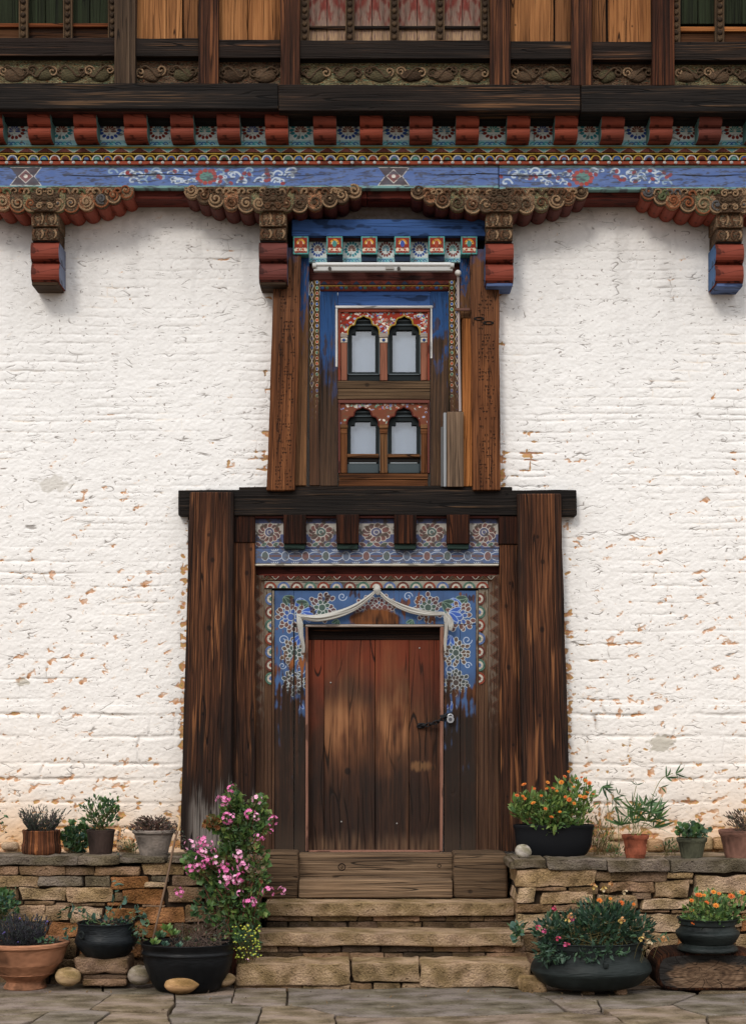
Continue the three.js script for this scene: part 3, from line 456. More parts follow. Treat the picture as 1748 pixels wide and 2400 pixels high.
const M = {
  beam: wood('dark', [1, 1, 1], 0.008), beam2: wood('dark', [1.25, 1.1, 1], 0.008), rail: wood('dark', [1.5, 1.2, 1.05], 0.008), post: wood('brown', [1, 1, 1], 0.01), post2: wood('brown', [0.7, 0.62, 0.6], 0.01), postg: wood('grey', [0.42, 0.38, 0.36], 0.01),
  plank: wood('pale', [0.95, 0.74, 0.55], 0.008), plank2: wood('pale', [0.82, 0.6, 0.42], 0.008), plank3: wood('pale', [0.55, 0.42, 0.33], 0.008), orange: wood('pale', [1.15, 0.78, 0.48], 0.004),
  grey: wood('grey', [1.5, 1.4, 1.28], 0.008), grey2: wood('grey', [1.12, 1.04, 0.96], 0.01), greyRail: wood('grey', [0.7, 0.62, 0.52], 0.006), lightRail: wood('pale', [0.5, 0.42, 0.36], 0.006),
  red: paint(0.24, 0.052, 0.03), redWorn: paint(0.14, 0.043, 0.032), redDark: paint(0.12, 0.022, 0.014), maroon: paint(0.07, 0.018, 0.013), teal: paint(0.13, 0.3, 0.29), tealLine: paint(0.2, 0.33, 0.29), blue: paint(0.045, 0.1, 0.29), blueDull: paint(0.1, 0.15, 0.31), navy: paint(0.016, 0.03, 0.06),
  cream: paint(0.55, 0.5, 0.42), whitePaint: paint(0.62, 0.6, 0.58), yellow: paint(0.5, 0.33, 0.06), green: paint(0.08, 0.16, 0.12), greenDark: paint(0.02, 0.04, 0.032), soot: plain(0.014, 0.012, 0.011, 0.9),
  sash: plain(0.007, 0.011, 0.012, 0.4), paneBacking: plain(0.3, 0.325, 0.355, 0.9),  // last tone: pale backing that stands in for sky reflected in the panes
  carve: carve(0.85, 0.8, 0.76), carveD: carve(0.45, 0.41, 0.39), carveG: carve(0.7, 0.85, 0.72), carveR: carve(1.15, 0.85, 0.72), scrollC: carve(2.9, 2.75, 2.5), scrollR: carve(2.3, 1.2, 0.85), scrollG: carve(1.0, 1.7, 1.3), scrollB: carve(1.0, 1.4, 2.2),
};
M.glass = new THREE.MeshPhysicalMaterial({ color: C(0.93, 0.96, 1), roughness: 0.03, transmission: 1, thickness: 0, ior: 2.1, side: THREE.DoubleSide });

// ================================================================ TIMBER GALLERY (upper storey)
{
  const t = thing('timber_gallery', 'dark weathered timber upper storey with pale plank bays and shuttered lights', 'timber gallery', [0, PY(255, 0.5), 0.4]);
  const posts = [[-250, -200, 'postg'], [268, 318, 'postg'], [465, 512, 'post'], [657, 703, 'post'], [1148, 1196, 'post'], [1339, 1387, 'post'], [1528, 1580, 'post2'], [1990, 2040, 'post']];
  for (const [a, b, m] of posts) board(t, 'post', a, -420, b, 200, 0.54, 0.14, M[m], { amp: 0.003 });
  const bays = [[-700, -250, 'shutter', 0], [-200, 268, 'green', -4], [318, 465, 'plank', -3], [512, 657, 'plank', 0], [703, 1148, 'pink', 2], [1196, 1339, 'plank', 4], [1387, 1528, 'plank', 5], [1580, 1990, 'green', 6], [2040, 2500, 'plank', 6]];
  const greenW = std({ map: TW.pale.map, bumpMap: TW.pale.bump, bumpScale: 0.006, color: C(0.05, 0.12, 0.105), roughness: 0.8 }), darkP = wood('pale', [0.22, 0.16, 0.13], 0.006);
  const pinkTex = [0, 1].map((n) => painted(128, 256, (g, W, H) => { g.fillStyle = '#7d675c'; g.fillRect(0, 0, W, H); }, (u, v, o) => {
    const f = fbm(u * 4 + n * 6, v * 5, 4), q = noise(u * 26, v * 7 + n * 5); mix3(o, [0.16, 0.036, 0.028], sstep(0.3, 0.75, v + 0.7 * f + 0.15 * q)); mix3(o, [0.36, 0.23, 0.13], sstep(0.24, 0.05, v + 0.3 * q) * 0.9); mix3(o, [0.1, 0.035, 0.03], sstep(0.3, 0.6, q) * 0.5); mix3(o, [0.03, 0.02, 0.015], sstep(0.1, 0.03, Math.abs(u - 0.5 + 0.06 * f)) * 0.35);
  }));
  const pinkM = pinkTex.map((x) => std({ map: x, bumpMap: TW.pale.bump, bumpScale: 0.004, roughness: 0.85 }));
  for (const [a, b, kind, dy] of bays) {
    const y0 = 92 + dy, y1 = 135 + dy;
    board(t, 'rail', a - 3, y0, b + 3, y1, 0.52, 0.16, (a + b) % 3 ? M.rail : M.beam2, { amp: 0.003 });
    board(t, 'rail', a - 3, y1 + 0.5, b + 3, y1 + 9, 0.47, 0.1, M.soot, { amp: 0 });
    // carved frieze below the rail
    const z = 0.455, f = board(t, 'carved_panel', a - 2, y1 + 6, b + 2, 200, z, 0.05, kind === 'plank' ? M.carveD : M.carveG, { amp: 0.003, r: 0.003 });
    const cy = (y1 + 200) / 2 + 4, n = Math.max(2, Math.round((b - a) / 72)), rr = rng(a + 900);
    for (let i = 0; i < n; i++) {
      const cx = lerp(a, b, (i + 0.5) / n), s = rr() < 0.5 ? 1 : -1;
      const hump = new THREE.SphereGeometry(1, 14, 9); hump.scale(PS(22 + rr() * 7, z), PS(13 + 5 * rr(), z), 0.03); jitterGeo(hump, 0.006, 50, i + a);
      mk('carved_leaf', hump, [M.carveD, M.carve, M.carveG][Math.floor(rr() * 3)], f, [PX(cx + (rr() - 0.5) * 8, z), PY(cy + 6, z), z]);
      for (const q of [-1, 1]) { const g = tube(spiralPts(PS(11 + 3 * rr(), z), 1.5, q * s, q > 0 ? 3.14 : 0), PS(2.3, z), 24, 5); mk('scroll', g, rr() < 0.4 ? M.scrollC : M.carve, f, [PX(cx + q * 24, z), PY(cy - 6 + rr() * 8, z), z + 0.006]); }
      const vine = tube([[-PS(30, z), PS(2, z), 0], [-PS(14, z), PS(13, z) * s, 0.012], [PS(2, z), PS(2, z), 0.02], [PS(16, z), -PS(12, z) * s, 0.012], [PS(32, z), PS(3, z), 0]], PS(2.4, z), 20, 5);
      mk('carved_vine', vine, M.carve, f, [PX(cx, z), PY(cy, z), z + 0.008]);
    }
    // what fills the bay above the rail
    const zf = 0.455;
    if (kind === 'plank' || kind === 'shutter') {
      const cuts = { 318: [318, 428, 433, 465], 512: [512, 580, 583, 657], 1196: [1196, 1297, 1302, 1339], 1387: [1387, 1419, 1427, 1528] }[a] ?? [a, lerp(a, b, 0.3), lerp(a, b, 0.31), lerp(a, b, 0.65), lerp(a, b, 0.66), b];
      for (let i = 0; i < cuts.length; i += 2) board(t, 'plank', cuts[i] - 2, -420, cuts[i + 1] + (i === cuts.length - 2 ? 2 : 0), y0 + 6, zf + 0.004 * (i % 4), 0.04, (cuts[i + 1] - cuts[i] < 50) ? M.plank3 : i % 4 ? M.plank2 : M.plank, { amp: 0.002 });
      board(t, 'plank', a - 3, -420, b + 3, y0 + 6, zf - 0.045, 0.02, M.soot, { amp: 0 });
    } else {
      const mull = { '-200': [-150, -62, 55, 159, 264], 703: [714, 820, 924, 1031, 1136], 1580: [1583, 1686, 1790, 1894] }[a];
      for (let i = 0; i < mull.length - 1; i++) {
        const x0 = mull[i], x1 = mull[i + 1], mid = (x0 + x1) / 2;
        if (kind === 'pink') { board(t, 'shutter_board', x0, -60, mid - 0.6, y0 + 6, zf, 0.03, pinkM[i % 2], { fit: [0, 0, 1, 1], amp: 0 }); board(t, 'shutter_board', mid + 0.6, -60, x1, y0 + 6, zf + 0.003, 0.03, pinkM[(i + 1) % 2], { fit: [1, 0, 0, 1], amp: 0 }); board(t, 'shutter_board', x0, -420, x1, -60.5, zf, 0.03, M.redDark, { amp: 0 }); board(t, 'glazing_bar', x0, 60, x1, 67, zf + 0.022, 0.02, M.rail, { amp: 0 }); } else {
          board(t, 'shutter_board', x0, -420, mid - 0.6, 56, zf, 0.03, greenW, { amp: 0.001 }); board(t, 'shutter_board', mid + 0.6, -420, x1, 56, zf + 0.003, 0.03, greenW, { amp: 0.001 });
          board(t, 'shutter_board', x0, 64, x1, y0 + 6, zf, 0.03, darkP, { amp: 0.001 }); board(t, 'glazing_bar', x0, a < 0 ? 54 : 62, x1, a < 0 ? 63 : 73, zf + 0.024, 0.03, a < 0 ? wood('pale', [0.5, 0.26, 0.16]) : M.orange, { amp: 0 });
        }
      }
      const beadG = new THREE.SphereGeometry(1, 10, 7); const bs = PS(6.2, 0.5);
      for (const c of mull) {
        const m = board(t, 'mullion', c - 10.5, -420, c + 10.5, y0 + 3, 0.505, 0.05, c === 264 || a === 703 ? M.postg : M.greyRail, { amp: 0.001 });
        for (let y = y0 - 6, k = 0; y > -30; y -= 15.5, k++) { const q = mk('bead', beadG, k % 2 ? M.postg : M.greyRail, m, [PX(c, 0.505), PY(y, 0.505), 0.506]); q.scale.set(bs, bs, bs * 0.7); }
        board(m, 'mullion_lip', c - 10.5, -420, c - 7.5, y0 + 3, 0.513, 0.02, M.greyRail, { amp: 0 }); board(m, 'mullion_lip', c + 7.5, -420, c + 10.5, y0 + 3, 0.513, 0.02, M.greyRail, { amp: 0 });
      }
    }
  }
  // the two lengths of the great sill beam
  board(t, 'sill_beam', -420, 194, 651.5, 255, 0.555, 0.3, M.beam, { amp: 0.004, max: 40, r: 0.008 }); board(t, 'sill_beam', 653, 198, 1360, 260, 0.557, 0.3, M.beam2, { amp: 0.004, max: 40, r: 0.008 }); board(t, 'sill_beam', 1361, 199, 2300, 262, 0.556, 0.3, M.beam, { amp: 0.004, max: 40, r: 0.008 });
  const back = new THREE.BoxGeometry(12, 2.6, 0.1); mk('back_boarding', back, M.soot, t, [0, PY(0, 0.3) + 0.4, 0.34]);
  const roof = new THREE.BoxGeometry(12.6, 0.16, 6.4); mk('roof_deck', roof, M.beam, t, [0, PY(-420, 0.5) + 0.1, -2.5]);
}

// ================================================================ PAINTED CORNICE
const rollProfile = (zb, z1, z2, z3, yb, ym, yt) => { const s = new THREE.Shape(); s.moveTo(zb, yb); s.lineTo(z1 - 0.03, yb); s.bezierCurveTo(z1 + 0.03, yb + 0.01, z2 + 0.026, ym - 0.02, z2 - 0.03, ym - 0.001); s.lineTo(z2 - 0.03, ym + 0.003); s.bezierCurveTo(z3 + 0.004, ym + 0.006, z3 + 0.022, ym + (yt - ym) * 0.6, z3 - 0.014, yt); s.lineTo(zb, yt); s.closePath(); return s; };
function profileGeo(shape, w) { const g = new THREE.ExtrudeGeometry(shape, { depth: w, bevelEnabled: false, curveSegments: 8 }); g.translate(0, 0, -w / 2); g.rotateY(-Math.PI / 2); return g; }
{
  const t = thing('painted_cornice', 'row of red rafter ends over flower panels and a long blue painted beam', 'cornice', [0, PY(440, 0.28), 0.28]);
  const lefts = [-270, -160, -48, 64, 173, 290, 399, 509, 622, 734, 844, 960, 1069, 1189, 1300, 1409, 1523, 1638, 1752, 1866, 1978], zr = 0.46;
  const RB = PY(340, 0.3), RH = PY(259, zr) - RB, prof = rollProfile(0.2, 0.415, 0.445, 0.46, 0, RH * 0.44, RH), rg = profileGeo(prof, PS(54, zr)), rr = rng(77);
  const redA = paint(0.27, 0.06, 0.034), redB = paint(0.17, 0.05, 0.037), redC = paint(0.23, 0.056, 0.035), sideT = paint(0.15, 0.3, 0.29), capW = M.redWorn;
  for (const l of lefts) {
    const dy = l > 600 ? 3 : 0, m = mk('rafter_end', rg, [sideT, [redA, redC, redB, redA][Math.floor(rr() * 4)]], t, [PX(l + 27 + (rr() - 0.5) * 2, zr), RB - dy * 0.0012, 0]);
    board(m, 'rafter_cap', l, 255 + dy, l + 54, 261 + dy, zr + 0.006, 0.2, capW, { amp: 0.001 });
  }
  for (let i = 0; i < lefts.length - 1; i++) {
    const a = lefts[i] + 54, b = lefts[i + 1], z = 0.29; board(t, 'flower_panel', a - 9, 276, b + 9, 342, z, 0.03, flowerMats[(i * 7 + (i > 9 ? 3 : 0)) % 5], { fit: [0, 0, 1, 1], amp: 0 });
  }
  board(t, 'soffit_board', -420, 256, 2200, 263, 0.5, 0.26, M.maroon, { amp: 0 });
  board(t, 'back_board', -420, 255, 2200, 440, 0.23, 0.2, M.maroon, { amp: 0 });
  board(t, 'fillet', -420, 339.5, 2200, 343.5, 0.325, 0.1, M.tealLine, { amp: 0 }); board(t, 'fillet', -420, 343.6, 2200, 345.4, 0.318, 0.1, M.yellow, { amp: 0 });
  // zigzag course
  const zz = board(t, 'zigzag_course', -420, 345, 2200, 361, 0.292, 0.08, M.soot, { amp: 0 });
  const tri = (w, h) => { const s = new THREE.Shape(); s.moveTo(-w / 2, 0); s.lineTo(w / 2, 0); s.lineTo(0, h); s.closePath(); return s; };
  const ex = (s, d) => new THREE.ExtrudeGeometry(s, { depth: d, bevelEnabled: false, curveSegments: 8 });
  const u = PS(1, 0.3), tOut = ex(tri(46 * u, 13 * u), 0.008), tIn = ex(tri(37 * u, 10.5 * u), 0.016), tDown = ex(tri(44 * u, -11 * u), 0.006);
  for (let k = 0; k < 46; k++) { const x = -112 + k * 44; const a = mk('zigzag_tooth', tOut, M.cream, zz, [PX(x, 0.292), PY(358, 0.292), 0.291]); mk('tooth_face', tIn, M.redWorn, a, [PX(x, 0.292), PY(358, 0.292), 0.291]); mk('zigzag_tooth', tDown, k % 3 ? M.teal : M.tealLine, zz, [PX(x + 22, 0.292), PY(346, 0.292), 0.291]); }
  board(t, 'fillet', -420, 358.5, 2200, 361.5, 0.316, 0.1, M.yellow, { amp: 0 });
  // lotus petal course
  const lc = board(t, 'petal_course', -420, 361.6, 2200, 377, 0.296, 0.1, M.soot, { amp: 0 });
  const half = (r0, r1) => { const s = new THREE.Shape(); s.absarc(0, 0, r0, Math.PI, 0, true); if (r1) { s.lineTo(r1, 0); s.absarc(0, 0, r1, 0, Math.PI, false); } s.closePath(); return s; };
  const gA = ex(half(12.4 * u, 9.4 * u), 0.014), gB = ex(half(9.2 * u, 5.6 * u), 0.02), gC = ex(half(5.4 * u), 0.024);
  const outer = [M.cream, M.yellow, M.whitePaint, M.yellow], inner = [M.blueDull, M.redWorn, M.red, M.blue, M.green, M.maroon], heart = [M.red, M.green, M.teal, M.maroon, M.blueDull];
  for (let k = 0; k < 82; k++) { const x = -118 + k * 24.8, p = [PX(x, 0.296), PY(376.5, 0.296), 0.295]; const a = mk('petal', gA, outer[k % 4], lc, p); mk('petal_ring', gB, inner[(k * 5) % 6], a, p); mk('petal_heart', gC, heart[(k * 3) % 5], a, p); }
  const bc = board(t, 'bead_course', -420, 377.2, 2200, 385.5, 0.31, 0.1, paint(0.3, 0.06, 0.03), { amp: 0 }); const bd = new THREE.SphereGeometry(1, 8, 6);
  for (let k = 0; k < 78; k++) { const q = mk('bead', bd, M.whitePaint, bc, [PX(-114 + k * 26.1, 0.31), PY(381, 0.31), 0.31]); q.scale.set(4.4 * u, 3.9 * u, 0.009); }
  // blue beam in two lengths
  const bf = (a, b) => [(a - BEAM0) / (BEAM1 - BEAM0), 0, (b - BEAM0) / (BEAM1 - BEAM0), 1];
  board(t, 'blue_beam', BEAM0, 385.5, 1167.5, 441, 0.288, 0.3, beamMat, { fit: bf(BEAM0, 1167), amp: 0.0015, r: 0.004 }); board(t, 'blue_beam', 1169, 386.5, BEAM1, 444.5, 0.29, 0.3, beamMat, { fit: bf(1169, BEAM1), amp: 0.0015, r: 0.004 });
  board(t, 'blue_beam', -420, 386, BEAM0 - 1, 441, 0.288, 0.3, M.blueDull, {}); board(t, 'blue_beam', BEAM1 + 1, 388, 2200, 444, 0.288, 0.3, M.blueDull, {});
  board(t, 'red_board', -420, 441, 860, 466, 0.225, 0.2, M.redDark, {}); board(t, 'red_board', 861, 443, 2200, 466, 0.225, 0.2, M.redDark, {});
}

// ================================================================ CARVED BRACKETS
function bracket(cx, label, dyAll, blueSide, dim) {
  const zc = 0.27, t = thing('carved_bracket', label, 'bracket', [PX(cx, zc), PY(669, zc), zc], 'carved brackets under the blue beam');
  const lob = [[190, 26, 17], [161, 38, 17], [133, 48, 18], [98, 55, 19], [62, 60, 20], [32, 58, 17]], top = 440 + dyAll, rr = rng(cx);
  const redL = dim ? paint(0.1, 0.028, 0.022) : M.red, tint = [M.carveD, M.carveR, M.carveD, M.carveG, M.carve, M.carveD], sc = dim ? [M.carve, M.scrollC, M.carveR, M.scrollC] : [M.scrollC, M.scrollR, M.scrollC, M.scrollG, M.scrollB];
  for (const s of [-1, 1]) lob.forEach(([dx, dy, r], i) => {
    const z = 0.3, x = PX(cx + s * dx, z), rm = PS(r, z), cyy = PY(top + dy - r, z), h = PS(dy - r, z) + 0.004;
    const shape = (q, lift = 0) => { const a = new THREE.Shape(); a.moveTo(-q, h); a.lineTo(-q, 0); a.absarc(0, 0, q, Math.PI, 2 * Math.PI, false); a.lineTo(q, h); a.closePath(); return a; };
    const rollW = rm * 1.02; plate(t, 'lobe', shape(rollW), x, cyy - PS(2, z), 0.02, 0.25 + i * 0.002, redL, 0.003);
    const p = plate(t, 'carved_scroll', shape(rm * 1.04), x, cyy, 0.262 + (i % 2) * 0.003, 0.045 + (i % 3) * 0.004, tint[(i + cx) % 6], 0.004);
    const zf = 0.262 + (i % 2) * 0.003 + 0.045 + (i % 3) * 0.004;
    const rim = []; for (let k = 0; k <= 14; k++) { const a = Math.PI + k / 14 * Math.PI; rim.push([Math.cos(a) * rm * 0.93, Math.sin(a) * rm * 0.93, 0]); }
    mk('rim', tube(rim, PS(2.1, z), 18, 5), i % 2 ? sc[0] : sc[1 % sc.length], p, [x, cyy, zf]);
    mk('spiral', tube(spiralPts(rm * (0.62 + 0.2 * rr()), 1.2 + rr() * 0.6, s * (i % 2 ? 1 : -1), rr() * 6), PS(2.1 + rr() * 1.1, z), 30, 5), sc[Math.floor(rr() * sc.length)], p, [x, cyy + rm * 0.12, zf]);
    mk('eye', new THREE.SphereGeometry(PS(3.6, z), 8, 6), sc[Math.floor(rr() * sc.length)], p, [x, cyy + rm * 0.12, zf + 0.008]);
    if (h > PS(12, z)) { const y2 = PY(top + 9, z); for (let k = 0; k < 2; k++) { const lx = x + (k - 0.5) * rm * 1.1, lw = PS(13 + 5 * rr(), z), lh = PS(7 + 4 * rr(), z), d = (k ? 1 : -1) * s; mk('leaf_curl', tube([[-lw * 0.5 * d, -lh * 0.4, 0], [-lw * 0.2 * d, lh * 0.5, 0.008], [lw * 0.3 * d, lh * 0.5, 0.012], [lw * 0.5 * d, -lh * 0.1, 0.008], [lw * 0.2 * d, -lh * 0.3, 0.004]], PS(2 + rr() * 1.2, z), 18, 5), sc[Math.floor(rr() * sc.length)], p, [lx, y2 - PS(rr() * 4, z), zf]); } }
    else mk('leaf_curl', tube(spiralPts(PS(6, z), 1.2, s, rr() * 6), PS(2, z), 20, 5), sc[0], p, [x, PY(top + 7, z), zf]);
  });
  // middle of the carved arm
  const z = 0.325, m = board(t, 'carved_panel', cx - 33, top, cx + 33, 494 + dyAll, z, 0.09, M.carveD, { amp: 0.004, freq: 30, r: 0.006 });
  for (let k = 0; k < 3; k++) for (const s of [-1, 1]) { const g = tube(spiralPts(PS(10 - k, z), 1.5, s * (k % 2 ? 1 : -1), s > 0 ? 3.14 : 0), PS(2.3, z), 24, 5); mk('spiral', g, k === 1 ? M.carve : sc[k], m, [PX(cx + s * (12 + (k === 1 ? 6 : 0)), z), PY(top + 11 + k * 16, z), z + 0.002]); }
  mk('boss', (() => { const g = new THREE.SphereGeometry(1, 12, 8); g.scale(PS(9, z), PS(6, z), 0.016); return g; })(), M.carve, m, [PX(cx, z), PY(top + 26, z), z]);
  for (const dy of [2, 19, 37]) mk('ridge', tube([[-PS(30, z), PS(3, z), 0], [-PS(12, z), -PS(3, z), 0.006], [0, PS(3, z), 0.01], [PS(12, z), -PS(3, z), 0.006], [PS(30, z), PS(3, z), 0]], PS(1.9, z), 20, 5), M.carve, m, [PX(cx, z), PY(top + dy + 4, z), z]);
  // corbel: two carved blocks, two red rolls, a cap
  const blk = (name, y0, y1, hw, zf, mat, o) => board(t, name, cx - hw, y0 + dyAll, cx + hw, y1 + dyAll, zf, zf - 0.01, mat, { amp: 0.003, freq: 22, r: 0.008, ...o });
  const c1 = blk('carved_block', 494, 530, 32, 0.285, M.carve), c2 = blk('carved_block', 533, 563, 31, 0.265, M.carveD); blk('neck', 529, 534, 27, 0.245, M.soot, { amp: 0 });
  for (const [p, y0, y1, zf] of [[c1, 496, 528, 0.285], [c2, 536, 561, 0.265]]) for (let k = 0; k < 4; k++) { const x = cx - 23 + k * 15.3; mk('carved_leaf', tube([[0, PS((y1 - y0) / 2 - 3, zf), 0], [PS(4, zf) * (k % 2 ? 1 : -1), 0, 0.006], [0, -PS((y1 - y0) / 2 - 3, zf), 0]], PS(2.6, zf), 10, 5), k % 2 ? M.scrollC : M.carveR, p, [PX(x, zf), PY((y0 + y1) / 2 + dyAll, zf), zf]); mk('carved_leaf', tube(spiralPts(PS(5.5, zf), 1.2, k % 2 ? 1 : -1, 1.57), PS(1.7, zf), 16, 5), M.carve, p, [PX(x, zf), PY(y1 - 6 + dyAll, zf), zf]); }
  const side = paint(...blueSide), rp = (y0, y1, z3) => { const h = PS(y1 - y0, 0.27), s = new THREE.Shape(); s.moveTo(0.01, 0); s.lineTo(z3 - 0.05, 0); s.bezierCurveTo(z3 + 0.006, h * 0.06, z3 + 0.02, h * 0.66, z3 - 0.035, h * 0.97); s.lineTo(z3 - 0.03, h); s.lineTo(0.01, h); s.closePath(); return s; };
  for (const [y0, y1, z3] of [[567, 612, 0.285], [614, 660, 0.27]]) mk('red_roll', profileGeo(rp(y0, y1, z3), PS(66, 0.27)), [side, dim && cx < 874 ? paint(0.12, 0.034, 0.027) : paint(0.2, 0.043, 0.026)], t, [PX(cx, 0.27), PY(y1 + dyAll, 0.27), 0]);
  blk('shadow_fillet', 562, 568, 29, 0.25, M.soot, { amp: 0 }); blk('corbel_cap', 659, 669, 31, 0.235, cx > 874 ? M.blueDull : wood('grey', [0.4, 0.35, 0.32]), { amp: 0.001 });
}
bracket(106, 'carved bracket with bluish side, over the bare white wall left of the window', 0, [0.2, 0.23, 0.33], false);
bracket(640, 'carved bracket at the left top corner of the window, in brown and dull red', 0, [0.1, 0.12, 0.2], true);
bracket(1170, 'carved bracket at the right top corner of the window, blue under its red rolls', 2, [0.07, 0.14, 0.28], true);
bracket(1709, 'carved bracket with bright blue side, at the end of the beam right of the window', 3, [0.075, 0.16, 0.33], false);
// ================================================================ WINDOW
{
  const t = thing('painted_window', 'tall timber window with blue casing and four arched panes, above the door', 'window', [PX(874), PY(1148), 0]);
  const lintel = board(t, 'lintel', 684, 514, 1140, 553, 0.15, 0.2, paint(0.04, 0.1, 0.28), { amp: 0.002 });
  board(t, 'packing_block', 638, 505, 690, 600, 0.04, 0.1, M.beam, { amp: 0.003 }); board(t, 'packing_block', 1112, 505, 1150, 600, 0.04, 0.1, M.beam, { amp: 0.003 });
  board(t, 'soffit_board', 690, 553.5, 1120, 562, 0.1, 0.12, M.maroon, { amp: 0 });
  const js = [687, 765, 846, 924, 1004, 1080];
  js.forEach((x, i) => { const w = i === 0 ? 36 : 38; const j = board(t, 'joist_end', x, 553.6, x + w, 596, 0.155, 0.16, endMats[[2, 0, 2, 1, 2, 0][i]], { fit: [0, 0, 1, 1], amp: 0, r: 0.003 }); if (i > 0 && i < 5) board(j, 'joist_chin', x + 1, 596.5, x + w - 1, 613, 0.135, 0.14, M.navy, { amp: 0 }); });
  for (let i = 0; i < 5; i++) board(t, 'flower_panel', js[i] + 34, 560, js[i + 1] + 4, 615, 0.05, 0.03, flowerMats[[3, 1, 0, 3, 2][i]], { fit: [0, 0, 1, 1], amp: 0 });
  board(t, 'soffit_board', 722, 614, 1080, 656.5, -0.005, 0.05, M.maroon, { amp: 0.001 });
  // painted strips round the casing
  const stripTex = painted(64, 1024, (g, W, H) => { g.fillStyle = '#2e231d'; g.fillRect(0, 0, W, H); for (let y = 6; y < H; y += 44) { g.strokeStyle = y < 520 ? '#cfc8bc' : '#8f8272'; g.lineWidth = 3.4; g.beginPath(); g.moveTo(16, y); g.lineTo(27, y + 22); g.lineTo(16, y + 44); g.moveTo(16, y); g.lineTo(5, y + 22); g.lineTo(16, y + 44); g.stroke(); g.fillStyle = '#3a568e'; g.beginPath(); g.arc(16, y + 22, 5, 0, 6.3); g.fill(); } for (let y = 10, k = 0; y < H; y += 27, k++) { g.fillStyle = ['#2f5a9c', '#2f7a6a', '#8a3a22', '#a84a26'][k % 4]; g.beginPath(); g.arc(48, y, 8.5, 0, 6.3); g.fill(); g.strokeStyle = '#d5cbb4'; g.lineWidth = 2.4; g.stroke(); } g.strokeStyle = '#a07f28'; g.lineWidth = 3; for (const x of [1.5, 33, 62]) { g.beginPath(); g.moveTo(x, 0); g.lineTo(x, H); g.stroke(); } }, (u, v, o) => { const w = fbm(u * 3, v * 26, 3); woodUnder(o, u * 0.2, v * 0.6, 17, clamp(sstep(0.35, -0.1, v - 0.42 + w * 0.6) + sstep(0.15, 0.35, w) * 0.6), [0.02, 0.012, 0.008], [0.085, 0.04, 0.022], [0.2, 0.1, 0.05]); });
  const stripM = std({ map: stripTex, roughness: 0.8 });
  board(t, 'painted_strip', 725, 657, 749, 1138, 0.012, 0.05, stripM, { fit: [0, 0, 1, 1], amp: 0 }); board(t, 'painted_strip', 1052, 657, 1077, 1138, 0.012, 0.05, stripM, { fit: [1, 0, 0, 1], amp: 0 });
  const hs = board(t, 'painted_strip', 749.5, 657, 1051.5, 682, 0.014, 0.05, M.redDark, { amp: 0 }); const dot = new THREE.SphereGeometry(1, 9, 6), du = PS(1);
  for (let k = 0; k < 27; k++) { const q = mk('bead', dot, [M.blue, M.green, M.redWorn, M.red][k % 4], hs, [PX(756 + k * 11.1), PY(676), 0.014]); q.scale.set(4.4 * du, 4 * du, 0.006); }
  const zt = (() => { const s = new THREE.Shape(); s.moveTo(-9 * du, 0); s.lineTo(9 * du, 0); s.lineTo(0, 8 * du); s.closePath(); return new THREE.ExtrudeGeometry(s, { depth: 0.006, bevelEnabled: false }); })();
  for (let k = 0; k < 16; k++) mk('zigzag_tooth', zt, k % 2 ? M.maroon : M.navy, hs, [PX(760 + k * 18.8), PY(668), 0.013]);
  board(hs, 'fillet', 749.5, 669, 1051.5, 671, 0.02, 0.02, M.yellow, { amp: 0 });
  // casing boards and inner lining boards
  board(t, 'casing_rail', 791.5, 682.5, 1008.5, 719, 0.004, 0.06, paint(0.038, 0.095, 0.27), { amp: 0.001 });
  board(t, 'casing_stile', 749.5, 682.5, 791, 1139, 0.006, 0.06, casingMats[0], { fit: [0, 0, 1, 1], amp: 0.001 }); board(t, 'casing_stile', 1009, 682.5, 1051.5, 1139, 0.006, 0.06, casingMats[1], { fit: [0, 0, 1, 1], amp: 0.001 });
  for (const [a, b, c, d] of [[786, 716, 1014, 722], [786, 722.3, 791.5, 860], [1008.5, 722.3, 1013, 840]]) board(t, 'white_lip', a, b, c, d, 0.012, 0.02, M.whitePaint, { amp: 0.001 });
  const li = board(t, 'lining_board', 690, 594, 724, 1138, 0.07, 0.1, casingMats[2], { fit: [0, 0, 1, 1], amp: 0.001, quad: [691, 717, 706, 724.5] });
  board(t, 'lining_board', 1078, 594, 1103, 745, 0.06, 0.1, casingMats[2], { fit: [0, 0.5, 1, 1], amp: 0.001 }); board(t, 'lining_board', 1083, 746, 1106, 1140, 0.062, 0.09, M.orange, { amp: 0.001, label: 'bright orange bare wooden board' }); board(t, 'lining_board', 1070, 640, 1086, 1140, -0.005, 0.05, M.beam2, { amp: 0 });
  // carved posts
  board(t, 'carved_post', 625, 580, 706, 1149, 0.14, 0.2, scriptMats[0], { fit: [0, 0, 1, 1], amp: 0.004, r: 0.008, quad: [625, 691, 644, 706] });
  board(t, 'carved_post', 1103, 584, 1172, 1149, 0.14, 0.2, scriptMats[1], { fit: [0, 0, 1, 1], amp: 0.004, r: 0.008, quad: [1108, 1173, 1102, 1168] });
  for (const [x, y] of [[1122, 747], [1144, 757]]) { const g = new THREE.TorusGeometry(PS(7), PS(2.6), 6, 12); g.scale(1.4, 0.5, 1); mk('knot', g, M.soot, t, [PX(x, 0.14), PY(y, 0.14), 0.14]); }
  // two lights, one over the other
  const lights = [{ dy: 0, head: headMats[0], pill: paint(0.26, 0.1, 0.06), rim: M.yellow, cx: [852, 947], red: M.red, bottom: 892 }, { dy: 214, head: headMats[1], pill: wood('pale', [0.4, 0.27, 0.2]), rim: M.redDark, cx: [850, 946], red: M.redWorn, bottom: 1109 }];
